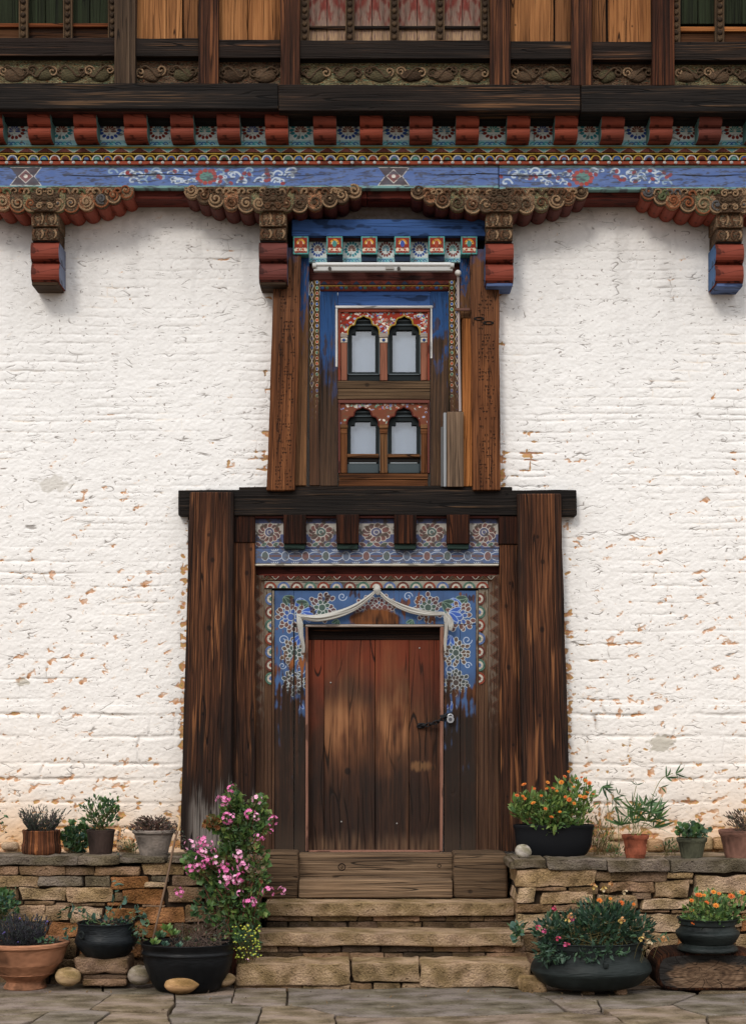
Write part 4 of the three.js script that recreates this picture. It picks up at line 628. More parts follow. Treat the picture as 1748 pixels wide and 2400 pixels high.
  for (const L of lights) {
    const Y = (y) => y + L.dy, z = -0.02, S = (x, y) => [PS(x - 899, z), -PS(Y(y) - Y(756), z)];
    const f = board(t, 'inner_frame', 792, Y(722.5), 1007, Y(731), -0.004, 0.06, L.red, { amp: 0 }); board(f, 'frame_side', 792, Y(731.2), 797.5, L.bottom, -0.003, 0.06, L.red, { amp: 0 }); board(f, 'frame_side', 1001.5, Y(731.2), 1007, L.bottom, -0.003, 0.06, L.red, { amp: 0 });
    const arch = (c) => [[c + 37, 785], [c + 37, 777], [c + 34, 768], [c + 29, 763], [c + 21, 761], [c + 19.5, 753], [c + 14, 746], [c + 6, 743.5], [c, 740], [c - 6, 743.5], [c - 14, 746], [c - 19.5, 753], [c - 21, 761], [c - 29, 763], [c - 34, 768], [c - 37, 777], [c - 37, 785]];
    const s = new THREE.Shape(); const out = [[797, 731], [1002, 731], [1002, 785], ...arch(L.cx[1]), ...arch(L.cx[0]), [797, 785]]; out.forEach((p, i) => (i ? s.lineTo(...S(...p)) : s.moveTo(...S(...p)))); s.closePath();
    const g = new THREE.ExtrudeGeometry(s, { depth: 0.03, bevelEnabled: false }); { const p = g.attributes.position, u = g.attributes.uv; for (let i = 0; i < p.count; i++) u.setXY(i, p.getX(i) / PS(206, z) + 0.5, p.getY(i) / PS(56, z) + 0.45); }
    const hd = mk('arched_head', g, L.head, t, [PX(899, z), PY(Y(756), z), z - 0.03]);
    for (const c of L.cx) mk('arch_rim', tube(arch(c).map(([x, y]) => [PS(x - 899, z), -PS(y - 756, z), 0]), PS(1.9, z), 48, 5), L.rim, hd, [PX(899, z), PY(Y(756), z), z]);
    for (const [a, b] of [[798, 813.5], [890, 908], [986, 1001]]) {
      const p = board(t, 'pillar', a, Y(785.3), b, L.bottom, -0.022, 0.04, a === 890 && L.dy ? M.lightRail : L.pill, { amp: 0.001, r: 0.006 });
      board(p, 'capital', a - 1.5, Y(780), b + 1.5, Y(790), -0.014, 0.04, L.dy ? M.lightRail : paint(0.36, 0.3, 0.26), { amp: 0.001 }); board(p, 'capital', a - 0.5, Y(791), b + 0.5, Y(803), -0.017, 0.04, L.dy ? L.pill : M.cream, { amp: 0.001 }); if (!L.dy) { const q = mk('boss', dot, M.blue, p, [PX((a + b) / 2, -0.017), PY(Y(797), -0.017), -0.017]); q.scale.set(4 * du, 4 * du, 0.006); }
    }
    // dark sashes with glass
    for (const c of L.cx) {
      const zs = -0.062, q = (x, y) => [PS(x - c, zs), -PS(y - 810, zs)], sh = new THREE.Shape(), bot = L.bottom - L.dy; [[c - 46, 736], [c + 46, 736], [c + 46, bot + 2], [c - 46, bot + 2]].forEach((p, i) => (i ? sh.lineTo(...q(...p)) : sh.moveTo(...q(...p))));
      const ho = new THREE.Path(), wn = L.dy ? [c - 30, c + 32] : [c - 29, c + 29], by = L.dy ? bot - 8 : 874; [[wn[0], 780], [c - 20, 780], [c - 20, 771], [c + 20, 771], [c + 20, 780], [wn[1], 780], [wn[1], by], [wn[0], by]].forEach((p, i) => (i ? ho.lineTo(...q(...p)) : ho.moveTo(...q(...p)))); ho.closePath(); sh.holes.push(ho);
      const sg = new THREE.ExtrudeGeometry(sh, { depth: 0.02, bevelEnabled: true, bevelThickness: 0.006, bevelSize: 0.006, bevelOffset: -0.006, bevelSegments: 1 });
      const sa = mk('sash', sg, M.sash, t, [PX(c, zs), PY(Y(810), zs), zs - 0.026]);
      for (const [ya, yb] of [[749, 753], [760, 763]]) board(sa, 'glazing_bar', c - 20, Y(ya), c + 20, Y(yb), zs + 0.014, 0.012, plain(0.08, 0.1, 0.11, 0.5), { amp: 0 });
      board(sa, 'pane', c - 34, Y(768), c + 36, Y(by + 4), zs - 0.03, 0.004, M.glass, { amp: 0, r: 0.0005 });
      board(sa, 'glazing_bead', wn[0] - 9, Y(785), wn[0] - 7, Y(by + 3), zs + 0.01, 0.012, plain(0.14, 0.17, 0.18, 0.5), { amp: 0 }); board(sa, 'glazing_bead', wn[1] + 7, Y(785), wn[1] + 9, Y(by + 3), zs + 0.01, 0.012, plain(0.14, 0.17, 0.18, 0.5), { amp: 0 });
      if (L.dy) { board(sa, 'transom', c - 38, 1063.5, c + 38, 1072, -0.03, 0.03, M.lightRail, { amp: 0.001 }); board(sa, 'sash_rail', c - 37, 1072.5, c + 37, 1085, -0.05, 0.02, M.soot, { amp: 0 }); board(sa, 'glazing_bead', c - 32, 1084, c + 32, 1086.5, -0.046, 0.02, plain(0.3, 0.34, 0.36, 0.5), { amp: 0 }); board(sa, 'sash_rail', c - 37, 1087, c + 37, 1109, -0.05, 0.02, plain(0.045, 0.06, 0.066, 0.5), { amp: 0 }); } else board(sa, 'glazing_bead', c - 36, 876, c + 36, 879, zs + 0.012, 0.014, plain(0.1, 0.12, 0.13, 0.5), { amp: 0 });
      board(sa, 'added_pane_backing', c - 44, Y(738), c + 44, L.bottom, -0.125, 0.004, M.paneBacking, { amp: 0 });  // pale panel added behind the glass to brighten the panes like reflected sky
    }
  }
  board(t, 'middle_rail', 791, 892.5, 1008, 911, 0.002, 0.06, M.greyRail, { amp: 0.002 }); board(t, 'middle_rail', 791, 912, 1008, 936, 0.001, 0.06, M.greyRail, { amp: 0.002 });
  board(t, 'bottom_rail', 794, 1109.5, 1003, 1124, -0.008, 0.06, wood('pale', [0.42, 0.3, 0.22]), { amp: 0.002 }); board(t, 'bottom_rail', 794, 1124.8, 1003, 1140, -0.004, 0.06, wood('pale', [0.4, 0.27, 0.2]), { amp: 0.002 });
  board(t, 'sill', 690, 1139, 1108, 1150, 0.05, 0.14, M.beam, { amp: 0.002 });
}
{ // tube lamp and its pipe
  const z = 0.2, t = thing('tube_lamp', 'white fluorescent tube fitting fixed across the window top, unlit', 'lamp', [PX(898, z), PY(625, z), z]);
  const metal = plain(0.45, 0.45, 0.44, 0.4), len = PS(326, z), cyl = (r, l) => { const g = new THREE.CylinderGeometry(r, r, l, 16); g.rotateZ(Math.PI / 2); return g; };
  mk('housing', rbox(len, PS(11, z), 0.045, 0.006), metal, t, [PX(898, z), PY(629.5, z), z - 0.02]);
  mk('lamp_tube', cyl(PS(4.6, z), len * 0.97), plain(0.62, 0.62, 0.61, 0.3), t, [PX(898, z), PY(619.5, z), z]);
  for (const x of [737, 1059]) mk('end_cap', cyl(PS(6.4, z), PS(9, z)), plain(0.45, 0.45, 0.43, 0.5), t, [PX(x, z), PY(623, z), z + 0.004]);
  for (const x of [773, 934]) { const g = new THREE.CylinderGeometry(PS(4, z), PS(4, z), 0.012, 10); g.rotateX(Math.PI / 2); mk('screw', g, plain(0.05, 0.045, 0.04, 0.5), t, [PX(x, z), PY(630, z), z + 0.006]); }
  mk('bracket', rbox(PS(20, z), PS(6, z), 0.02, 0.003), plain(0.3, 0.29, 0.27), t, [PX(913, z), PY(629, z), z + 0.002]);
  const c = thing('cable_pipe', 'thin pale plastic pipe running down beside the right edge of the window casing', 'pipe', [PX(1076, 0.06), PY(960, 0.06), 0.06]);
  mk('pipe', tube([[PX(1073, 0.09), PY(640, 0.09), 0.085], [PX(1074, 0.09), PY(735, 0.09), 0.085], [PX(1076, 0.09), PY(850, 0.09), 0.085], [PX(1078, 0.09), PY(964, 0.09), 0.085]].map(([x, y, zz]) => [x - PX(1076, 0.06), y - PY(960, 0.06), zz - 0.06]), PS(3.2, 0.06), 16, 8), plain(0.36, 0.3, 0.285, 0.6), c, [PX(1076, 0.06), PY(960, 0.06), 0.06]);
  mk('junction_cap', new THREE.SphereGeometry(PS(7.5, 0.1), 14, 10), plain(0.6, 0.57, 0.54, 0.5), c, [PX(1073, 0.1), PY(640, 0.1), 0.1]);
  const clip = rbox(PS(36, 0.1), PS(6, 0.1), 0.02, 0.002); mk('pipe_clip', clip, plain(0.12, 0.06, 0.045), c, [PX(1083, 0.1), PY(726, 0.1), 0.105]);
  const b = thing('leaning_board', 'grey weathered board standing at the lower right corner of the window', 'board', [PX(1064, 0.1), PY(1140, 0.1), 0.1]);
  board(b, 'panel', 1047, 965, 1086, 1141, 0.105, 0.02, wood('grey', [1.25, 1.2, 1.2], 0.004), { amp: 0.001 }); board(b, 'edge_strip', 1039, 967, 1046, 1141, 0.095, 0.02, plain(0.26, 0.27, 0.28, 0.6), { amp: 0.001 }); board(b, 'edge_strip', 1033, 1000, 1038.5, 1141, 0.085, 0.02, plain(0.1, 0.1, 0.1, 0.7), { amp: 0.001 });
}

// ================================================================ DOORWAY
{
  const t = thing('timber_doorway', 'massive dark timber door surround with a blue painted inner frame, standing in the white wall', 'door frame', [PX(880), 0.83, 0]);
  board(t, 'lintel_beam', 417, 1148, 1351, 1208, 0.1, 0.3, M.beam, { amp: 0.004, max: 30, r: 0.008, seed: 5 });
  board(t, 'lintel_top', 560, 1141, 1200, 1150, 0.07, 0.2, M.beam2, { amp: 0.003 });
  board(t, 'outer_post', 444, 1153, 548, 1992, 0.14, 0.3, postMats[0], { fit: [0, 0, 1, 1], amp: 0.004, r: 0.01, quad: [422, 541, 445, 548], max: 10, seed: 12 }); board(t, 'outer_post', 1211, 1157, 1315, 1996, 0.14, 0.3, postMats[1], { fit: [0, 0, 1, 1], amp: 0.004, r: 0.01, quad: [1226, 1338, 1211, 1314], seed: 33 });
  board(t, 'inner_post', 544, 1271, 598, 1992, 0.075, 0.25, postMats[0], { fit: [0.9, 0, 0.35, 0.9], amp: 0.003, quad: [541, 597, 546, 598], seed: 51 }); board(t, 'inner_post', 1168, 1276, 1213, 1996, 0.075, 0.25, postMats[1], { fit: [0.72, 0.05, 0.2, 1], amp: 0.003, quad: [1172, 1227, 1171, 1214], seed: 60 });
  board(t, 'post_block', 545, 1206, 598, 1271, 0.085, 0.25, wood('brown', [0.55, 0.45, 0.42]), { amp: 0.003 }); board(t, 'post_block', 1168, 1210, 1214, 1275, 0.085, 0.25, wood('brown', [0.55, 0.45, 0.42]), { amp: 0.003 });
  const js = [664, 788, 923, 1047];
  for (const x of js) { const j = board(t, 'joist_end', x, 1206, x + 53, 1274, 0.125, 0.2, wood('brown', [0.5, 0.42, 0.4], 0.012), { amp: 0.003, freq: 16 }); board(j, 'joist_chin', x + 1.5, 1274.5, x + 51, 1287, 0.105, 0.18, M.greenDark, { amp: 0.001 }); }
  const gaps = [[599, 664], [717, 788], [841, 923], [976, 1047], [1100, 1168]];
  gaps.forEach(([a, b], i) => board(t, 'flower_panel', a - 2, 1214, b + 2, 1285, 0.03, 0.03, joistMats[[0, 1, 2, 1, 0][i]], { fit: [0, 0, 1, 1], amp: 0 }));
  board(t, 'soffit_board', 598, 1208, 1170, 1214, 0.08, 0.1, M.maroon, { amp: 0 });
  const bandM = std({ map: bandTex, bumpMap: TWorn.bump, bumpScale: 0.002, roughness: 0.75 }); board(t, 'painted_band', 598, 1285.5, 1169, 1321, 0.052, 0.08, bandM, { fit: [0, 0, 1, 1], amp: 0.001 });
  board(t, 'white_lip', 598, 1321.3, 1169, 1326, 0.06, 0.06, M.cream, { amp: 0.001 });
  board(t, 'soffit_board', 598, 1326.2, 1170, 1346, -0.03, 0.05, M.maroon, { amp: 0.001 });
  // stepped head: carved zigzag then petals
  const z1 = -0.012, zz = board(t, 'zigzag_course', 604, 1345, 1165, 1361.5, z1, 0.05, M.redDark, { amp: 0 }), u = PS(1, 0);
  const tri = new THREE.Shape(); tri.moveTo(-17 * u, 0); tri.lineTo(17 * u, 0); tri.lineTo(0, 11 * u); tri.closePath(); const tg = new THREE.ExtrudeGeometry(tri, { depth: 0.012, bevelEnabled: false });
  for (let k = 0; k < 15; k++) { mk('zigzag_tooth', tg, k % 2 ? M.maroon : M.carveD, zz, [PX(628 + k * 36, z1), PY(1360, z1), z1 - 0.001]); mk('zigzag_line', tube([[-8 * u, 5 * u, 0], [0, -2 * u, 0.004], [8 * u, 5 * u, 0]], 1.1 * u, 8, 4), M.cream, zz, [PX(646 + k * 36, z1), PY(1356, z1), z1 + 0.004]); }
  const z2 = -0.006, pc = board(t, 'petal_course', 620, 1361.8, 1143, 1379, z2, 0.05, paint(0.3, 0.27, 0.22), { amp: 0 });
  const half = (r0, r1) => { const s = new THREE.Shape(); s.absarc(0, 0, r0, Math.PI, 0, true); if (r1) { s.lineTo(r1, 0); s.absarc(0, 0, r1, 0, Math.PI, false); } s.closePath(); return new THREE.ExtrudeGeometry(s, { depth: 0.01, bevelEnabled: false, curveSegments: 8 }); };
  const hA = half(14.5 * u, 10 * u), hB = half(9.7 * u, 5 * u), hC = half(4.8 * u), cols = [M.red, M.blueDull, M.redWorn, M.green];
  const petal = (par, x, y, z, k, rot) => { const a = mk('petal', hA, cols[k % 4], par, [PX(x, z), PY(y, z), z - 0.002], [0, 0, rot]); for (const [g, m, d] of [[hB, M.cream, 0.002], [hC, cols[(k + 2) % 4], 0.004]]) { const q = new THREE.Mesh(g, m); q.name = 'petal_ring'; q.position.z = d; q.castShadow = q.receiveShadow = true; a.add(q); } };
  for (let k = 0; k < 17; k++) petal(pc, 634 + k * 31, 1378, z2, k, 0);
  board(t, 'shadow_fillet', 636, 1379.3, 1126, 1384, -0.04, 0.04, M.soot, { amp: 0 });
  // stiles of the stepped frame
  const sTex = [0, 1].map((n) => painted(64, 1024, (g, W, H) => { g.fillStyle = n ? '#968c7c' : '#77695c'; g.fillRect(0, 0, W, H); if (!n) for (let y = 0, k = 0; y < H; y += 46, k++) { g.fillStyle = '#6a4a3c'; g.beginPath(); g.moveTo(4, y); g.lineTo(60, y + 23); g.lineTo(4, y + 46); g.fill(); g.strokeStyle = '#3a2a24'; g.lineWidth = 2; for (let q = 10; q < 40; q += 7) { g.beginPath(); g.moveTo(8, y + q); g.lineTo(40, y + 23); g.stroke(); } } }, (uu, v, o) => { const f = fbm(uu * 3 + n * 5, v * 16, 4), w = sstep(0.2, -0.15, v - 0.62 + 0.5 * f + (n ? -0.12 : 0.1)); woodUnder(o, uu * 0.2, v * 0.8, 21 + n, clamp(w + sstep(0.1, 0.32, f) * 0.7 + 0.2), [0.018, 0.011, 0.008], [0.085, 0.042, 0.025], [0.21, 0.115, 0.06]); }));
  const sM = sTex.map((x) => std({ map: x, bumpMap: TW.brown.bump, bumpScale: 0.005, roughness: 0.85 }));
  board(t, 'carved_strip', 598, 1347, 619.5, 1996, -0.012, 0.06, sM[0], { fit: [0, 0, 1, 1], amp: 0.002 }); board(t, 'carved_strip', 1144, 1347, 1170, 1996, -0.012, 0.06, sM[0], { fit: [1, 0, 0, 1], amp: 0.002 });
  const p1 = board(t, 'petal_strip', 620, 1379.5, 637, 1996, -0.016, 0.06, sM[1], { fit: [0, 0, 1, 1], amp: 0.001 }), p2 = board(t, 'petal_strip', 1121, 1379.5, 1143.5, 1996, -0.016, 0.06, sM[1], { fit: [1, 0, 0, 1], amp: 0.001 });
  for (let k = 0; k < 7; k++) { petal(p1, 636, 1404 + k * 31, -0.016, k + 1, Math.PI / 2); petal(p2, 1122, 1404 + k * 31, -0.016, k + 2, -Math.PI / 2); }
  board(t, 'white_lip', 637.5, 1384, 643, 1996, -0.008, 0.06, sM[1], { fit: [0, 0, 0.2, 1], amp: 0.001 }); board(t, 'white_lip', 1115.5, 1384, 1120.5, 1996, -0.008, 0.06, sM[1], { fit: [0, 0, 0.2, 1], amp: 0.001 });
  // painted boards of the frame
  const fb = (n, a, b, c, d, z = -0.022) => board(t, n, a, b, c, d, z, 0.07, frameMat, { fit: frameFit(a, b, c, d), amp: 0.0012, r: 0.003 });
  fb('frame_board', 643.5, 1384.5, 688.5, 1998); fb('frame_board', 690, 1470.4, 715.5, 1998, -0.024); fb('frame_head', 689, 1384.5, 1115, 1463, -0.02); fb('frame_board', 1041, 1464, 1078, 1998, -0.023); fb('frame_board', 1079, 1464, 1115, 1998);
  const lip = paint(0.26, 0.125, 0.085), lipW = paint(0.46, 0.38, 0.33); board(t, 'frame_lip', 716, 1463.5, 1040, 1469, -0.014, 0.09, lipW, { amp: 0.001 }); board(t, 'frame_lip', 716, 1469.3, 722, 1996, -0.016, 0.1, lip, { amp: 0.001 }); board(t, 'frame_lip', 1031, 1469.3, 1040.5, 1996, -0.016, 0.1, lip, { amp: 0.001, quad: [1030.5, 1037, 1031.5, 1040.5] }); board(t, 'frame_lip', 722, 1993.5, 1031, 1998.5, -0.05, 0.09, lip, { amp: 0.001 });
  board(t, 'head_board', 722, 1469.5, 1031, 1500, -0.105, 0.03, wood('dark', [0.9, 0.6, 0.5]), { amp: 0.001 });

  // door leaf
  const d = thing('plank_door', 'old reddish brown plank door, closed, dark and scuffed towards its foot, inside the painted frame', 'door', [PX(877, -0.11), 0.83, -0.12]);
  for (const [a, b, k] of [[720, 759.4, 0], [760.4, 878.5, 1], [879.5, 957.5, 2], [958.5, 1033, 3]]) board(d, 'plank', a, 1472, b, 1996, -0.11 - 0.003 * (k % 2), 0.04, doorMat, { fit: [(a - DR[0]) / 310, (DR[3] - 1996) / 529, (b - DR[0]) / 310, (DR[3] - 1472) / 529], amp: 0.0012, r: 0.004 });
  board(d, 'ledge', 720, 1500, 1033, 1990, -0.158, 0.03, M.soot, { amp: 0 });
  const iron = plain(0.02, 0.02, 0.022, 0.45, { metalness: 0.6 }), steel = plain(0.45, 0.45, 0.46, 0.3, { metalness: 0.9 });
  const ch = mk('chain', (() => { const gs = []; for (let k = 0; k < 8; k++) { const f = k / 7, g = new THREE.TorusGeometry(PS(5.2), PS(1.7), 6, 12); g.scale(1.35, 0.8, 1); g.rotateX(k % 2 ? 1.2 : 0.25); g.rotateZ(0.32); g.translate(PS(lerp(-33, 30, f)), PS(lerp(-11, 11, f) - 5 * Math.sin(f * 3.14)), lerp(-0.06, 0.03, f)); gs.push(g); } return mergeGeometries(gs); })(), iron, d, [PX(1018, -0.03), PY(1690, -0.03), -0.03]);
  mk('hasp', rbox(PS(15), PS(13), 0.012, 0.004), iron, d, [PX(987, -0.1), PY(1701, -0.1), -0.105]); mk('hasp', rbox(PS(30), PS(9), 0.012, 0.003), iron, d, [PX(1046, 0), PY(1677, 0), -0.006], [0, 0, 0.25]);
  const lk = mk('padlock', (() => { const g = new THREE.CylinderGeometry(PS(8.5), PS(8.5), 0.022, 20); g.rotateX(Math.PI / 2); return g; })(), steel, d, [PX(1055, 0.01), PY(1686, 0.01), 0.012]); mk('keyhole_cover', (() => { const g = new THREE.CylinderGeometry(PS(4.2), PS(4.2), 0.006, 14); g.rotateX(Math.PI / 2); return g; })(), plain(0.1, 0.1, 0.11, 0.4, { metalness: 0.7 }), lk, [PX(1055, 0.02), PY(1686, 0.02), 0.025]); mk('shackle', new THREE.TorusGeometry(PS(6), PS(1.8), 6, 16, Math.PI), steel, lk, [PX(1055, 0.01), PY(1680, 0.01), 0.012]);
  for (const [x, y] of [[983, 1519], [775, 1600], [930, 1930], [800, 1926]]) mk('nail_head', new THREE.SphereGeometry(PS(2), 8, 5), plain(0.3, 0.28, 0.26, 0.5), d, [PX(x, -0.11), PY(y, -0.11), -0.11]);
}

// ================================================================ SCARF over the door
{
  const z = 0.03, t = thing('draped_scarf', 'thin white ceremonial scarf hung in two swags over the door head', 'scarf', [PX(884, z), PY(1382, z), z]);
  const cloth = std({ color: C(0.4, 0.385, 0.35), roughness: 0.95 });
  function swag(pts, hs, seed) { // pts in pixels, hs the height of the gathered cloth in pixels
    const cur = new THREE.CatmullRomCurve3(pts.map(([x, y, dz]) => new THREE.Vector3(PX(x, z) - PX(884, z), PY(y, z) - PY(1382, z), dz ?? 0))), n = 56, k = 40, P = [], UV = [], I = [];
    for (let i = 0; i <= n; i++) { const f = i / n, p = cur.getPoint(f), tg = cur.getTangent(f), nx = -tg.y, ny = tg.x, q = f * (hs.length - 1), h = PS(lerp(hs[Math.floor(q)], hs[Math.min(hs.length - 1, Math.floor(q) + 1)], q % 1), z) / 2; for (let j = 0; j < k; j++) { const a = j / k * 6.2832, w = 1 + 0.3 * Math.sin(a * 3 + seed + f * 3) + 0.22 * Math.sin(a * 5 + f * 5 + seed * 2) + 0.22 * Math.sin(a * 8 - f * 9 + seed), d = Math.sin(a) * Math.min(0.014, h * 0.8) * w; P.push(p.x + nx * Math.cos(a) * h, p.y + ny * Math.cos(a) * h, p.z + d); UV.push(f, j / k); } }
    for (let i = 0; i < n; i++) for (let j = 0; j < k; j++) { const a = i * k + j, b = i * k + (j + 1) % k; I.push(a, b, b + k, a, b + k, a + k); }
    const c0 = P.length / 3; const mid = (i) => { let x = 0, y = 0, q = 0; for (let j = 0; j < k; j++) { x += P[(i * k + j) * 3]; y += P[(i * k + j) * 3 + 1]; q += P[(i * k + j) * 3 + 2]; } P.push(x / k, y / k, q / k); UV.push(0, 0); }; mid(0); mid(n);
    for (let j = 0; j < k; j++) { I.push(c0, (j + 1) % k, j); I.push(c0 + 1, n * k + j, n * k + (j + 1) % k); }
    return finish(P, UV, I);
  }
  const at = [PX(884, z), PY(1382, z), z];
  mk('swag', swag([[882, 1384], [862, 1402], [830, 1424], [790, 1440], [745, 1449], [712, 1446], [699, 1442]], [6, 11, 15, 18, 17, 12, 8], 1), cloth, t, at); mk('swag', swag([[886, 1384], [905, 1403], [935, 1420], [970, 1432], [1010, 1438], [1042, 1438]], [6, 10, 14, 15, 12, 8], 4), cloth, t, at);
  mk('knot', (() => { const g = new THREE.SphereGeometry(1, 16, 12); g.scale(PS(8, z), PS(13, z), 0.018); return jitterGeo(g, 0.006, 60, 2); })(), cloth, t, [PX(884, z), PY(1382, z), z + 0.004]);
  mk('tail', swag([[699, 1440], [703, 1462, 0.01], [706, 1490, 0.004], [711, 1515], [712, 1530]], [10, 15, 11, 8, 5], 7), cloth, t, at); mk('tail', swag([[1042, 1438], [1046, 1455, 0.008], [1045, 1485], [1043, 1510], [1043, 1527]], [9, 12, 9, 7, 4], 9), cloth, t, at); mk('tail', swag([[1044, 1438, 0.01], [1053, 1452, 0.014], [1056, 1466, 0.014], [1055, 1478, 0.012]], [11, 14, 13, 7], 11), cloth, t, at);
}
// ================================================================ GROUND AND PAVING
{
  const soilT = bake(256, 256, (u, v, o) => { const a = fbm(u * 6, v * 6, 4, 6, 6), b = noise(u * 40, v * 40, 40, 40); ramp(o, [0.05, 0.037, 0.027], [0.11, 0.08, 0.058], [0.17, 0.13, 0.095], clamp(0.5 + a + 0.3 * b)); o[3] = clamp(0.5 + 0.6 * a + 0.3 * b); });
  for (const k of ['map', 'bump']) soilT[k].repeat.set(300, 300);
  const g = new THREE.PlaneGeometry(400, 400); g.rotateX(-Math.PI / 2);
  tag(mk('ground', g, std({ map: soilT.map, bumpMap: soilT.bump, bumpScale: 0.01, roughness: 1 }), scene, [0, -0.03, 0]), null, null, null, 'structure');
  const p = new THREE.Group(); p.name = 'paving'; scene.add(p); tag(p, null, null, null, 'structure');
  const depth = (py) => DIST - EYE * FOC / (py - 1690), G = (px, py) => { const z = depth(py); return [PX(px, z), z]; };
  const A = 1 / 1.8356, a = (x, y) => G(x * A, 2280 + y * A), b = (x, y) => G(848 + x * A, 2280 + y * A);
  const mats = [stone(0.235, 0.185, 0.145), stone(0.21, 0.172, 0.14), stone(0.26, 0.195, 0.142), stone(0.2, 0.165, 0.136), stone(0.245, 0.183, 0.135)];
  const polys = [
    [a(-140, 40), a(240, 52), a(432, 50), a(444, 82), a(484, 94), a(388, 158), a(210, 166), a(60, 180), a(-140, 186)],
    [a(440, 44), a(700, 50), a(745, 70), a(752, 98), a(486, 92), a(448, 80)],
    [a(392, 159), a(488, 95), a(748, 100), a(752, 132), a(722, 172), a(480, 166)],
    [a(756, 102), a(1000, 98), a(996, 131), a(758, 131)], [a(752, 66), a(1012, 56), a(1004, 95), a(756, 99)],
    [a(1016, 56), a(1235, 68), a(1228, 140), a(1130, 143), a(998, 130), a(1006, 98)],
    [a(730, 186), a(760, 135), a(998, 133), a(1128, 146), a(1100, 222), a(1096, 300), a(760, 300)],
    [a(1133, 146), a(1232, 142), a(1330, 152), a(1440, 182), a(1436, 300), a(1100, 300), a(1106, 222)],
    [a(1240, 70), a(1560, 76), b(-20, 76), b(280, 66), b(560, 62), b(700, 78), b(806, 120), b(872, 168), b(520, 182), b(0, 190), a(1444, 180), a(1334, 150), a(1236, 140)],
    [a(1444, 184), b(0, 193), b(520, 185), b(876, 171), b(1090, 190), b(1140, 225), b(1150, 300), a(1440, 300)],
    [b(812, 118), b(1010, 118), b(1024, 152), b(882, 166)], [b(704, 74), b(960, 80), b(1300, 70), b(1440, 92), b(1330, 136), b(1180, 150), b(1030, 150), b(1014, 116), b(812, 114)],
    [b(1034, 156), b(1180, 154), b(1340, 140), b(1380, 158), b(1480, 186), b(1500, 300), b(1156, 300), b(1146, 225), b(1094, 188)],
    [b(1446, 94), b(1700, 86), b(1900, 90), b(1900, 178), b(1700, 178), b(1486, 184), b(1386, 156), b(1338, 136)], [b(1488, 188), b(1700, 182), b(1900, 182), b(1900, 300), b(1508, 300)],
    [a(-140, 190), a(60, 184), a(206, 170), a(150, 205), a(60, 228), a(-140, 232)], [a(214, 170), a(384, 162), a(474, 170), a(412, 212), a(360, 300), a(90, 300), a(110, 232), a(156, 208)], [a(484, 170), a(720, 176), a(726, 190), a(752, 300), a(366, 300), a(420, 214)], [a(-140, 236), a(60, 232), a(104, 234), a(84, 300), a(-140, 300)],
    [b(1480, 60), b(1900, 60), b(1900, 86), b(1700, 83), b(1450, 90)],
  ];
  // rows of slabs toward and behind the camera, and out to the sides
  const rr = rng(61); const z0 = depth(2280 + 300 * A);
  for (let z = z0 + 0.01, row = 0; z < 9; row++) { const h = 0.5 + rr() * 0.4; for (let x = -5.5 + rr() * 0.4; x < 5.5;) { const w = 0.6 + rr() * 0.8, j = () => (rr() - 0.5) * 0.05; polys.push([[x, z + 0.01], [x + w * 0.5, z + 0.01 + Math.abs(j())], [x + w - 0.02, z + 0.01], [x + w - 0.02 + j(), z + h - 0.02], [x + w * 0.4, z + h - 0.02 - Math.abs(j())], [x, z + h - 0.02]]); x += w; } z += h; }
  for (const s of [-1, 1]) for (let z = 0.75; z < z0; z += 0.62) for (let x = 2.95; x < 5.5; x += 0.8) polys.push([[s * x, z], [s * (x + 0.78), z + 0.01], [s * (x + 0.77), z + 0.6], [s * (x + 0.01), z + 0.59]].map(([q, w]) => [q, Math.min(w, z0)]));
  polys.forEach((q, n) => {
    const cx = q.reduce((s, v) => s + v[0], 0) / q.length, cz = q.reduce((s, v) => s + v[1], 0) / q.length, sh = new THREE.Shape();
    // densify and roughen the outline, drawn in a little from the joints
    const pts = []; q.forEach((v, i) => { const w = q[(i + 1) % q.length], L = Math.hypot(w[0] - v[0], w[1] - v[1]), m = Math.max(1, Math.min(12, Math.round(L / 0.09))); for (let k = 0; k < m; k++) { let x = lerp(v[0], w[0], k / m), z = lerp(v[1], w[1], k / m); x += 0.008 * vnoise3(x * 14, z * 14, 1); z += 0.008 * vnoise3(x * 14, z * 14, 7); const d = Math.hypot(x - cx, z - cz) || 1; pts.push([x - (x - cx) / d * 0.002 - cx, z - (z - cz) / d * 0.0015 - cz]); } });
    pts.forEach(([x, z], i) => (i ? sh.lineTo(x, -z) : sh.moveTo(x, -z))); sh.closePath();
    const gg = new THREE.ExtrudeGeometry(sh, { depth: 0.05, bevelEnabled: true, bevelThickness: 0.006, bevelSize: 0.006, bevelOffset: -0.006, bevelSegments: 2 });
    const uv = gg.attributes.uv, ps = gg.attributes.position, co = Math.cos(n), si = Math.sin(n); for (let i = 0; i < uv.count; i++) { const x = ps.getX(i), y = ps.getY(i); uv.setXY(i, (x + (n % 5) * 0.11) * 1.3, (y + ps.getZ(i)) * 1.7 + n * 0.17); }
    gg.rotateX(-Math.PI / 2); const m = mk('flagstone', gg, mats[n % 5], p, [cx, -0.052 + 0.004 * vnoise3(n * 3.1, 0, 0), cz], [0.006 * vnoise3(n * 1.7, 5, 0), 0, 0.004 * vnoise3(n * 2.3, 9, 0)]);
  });
}

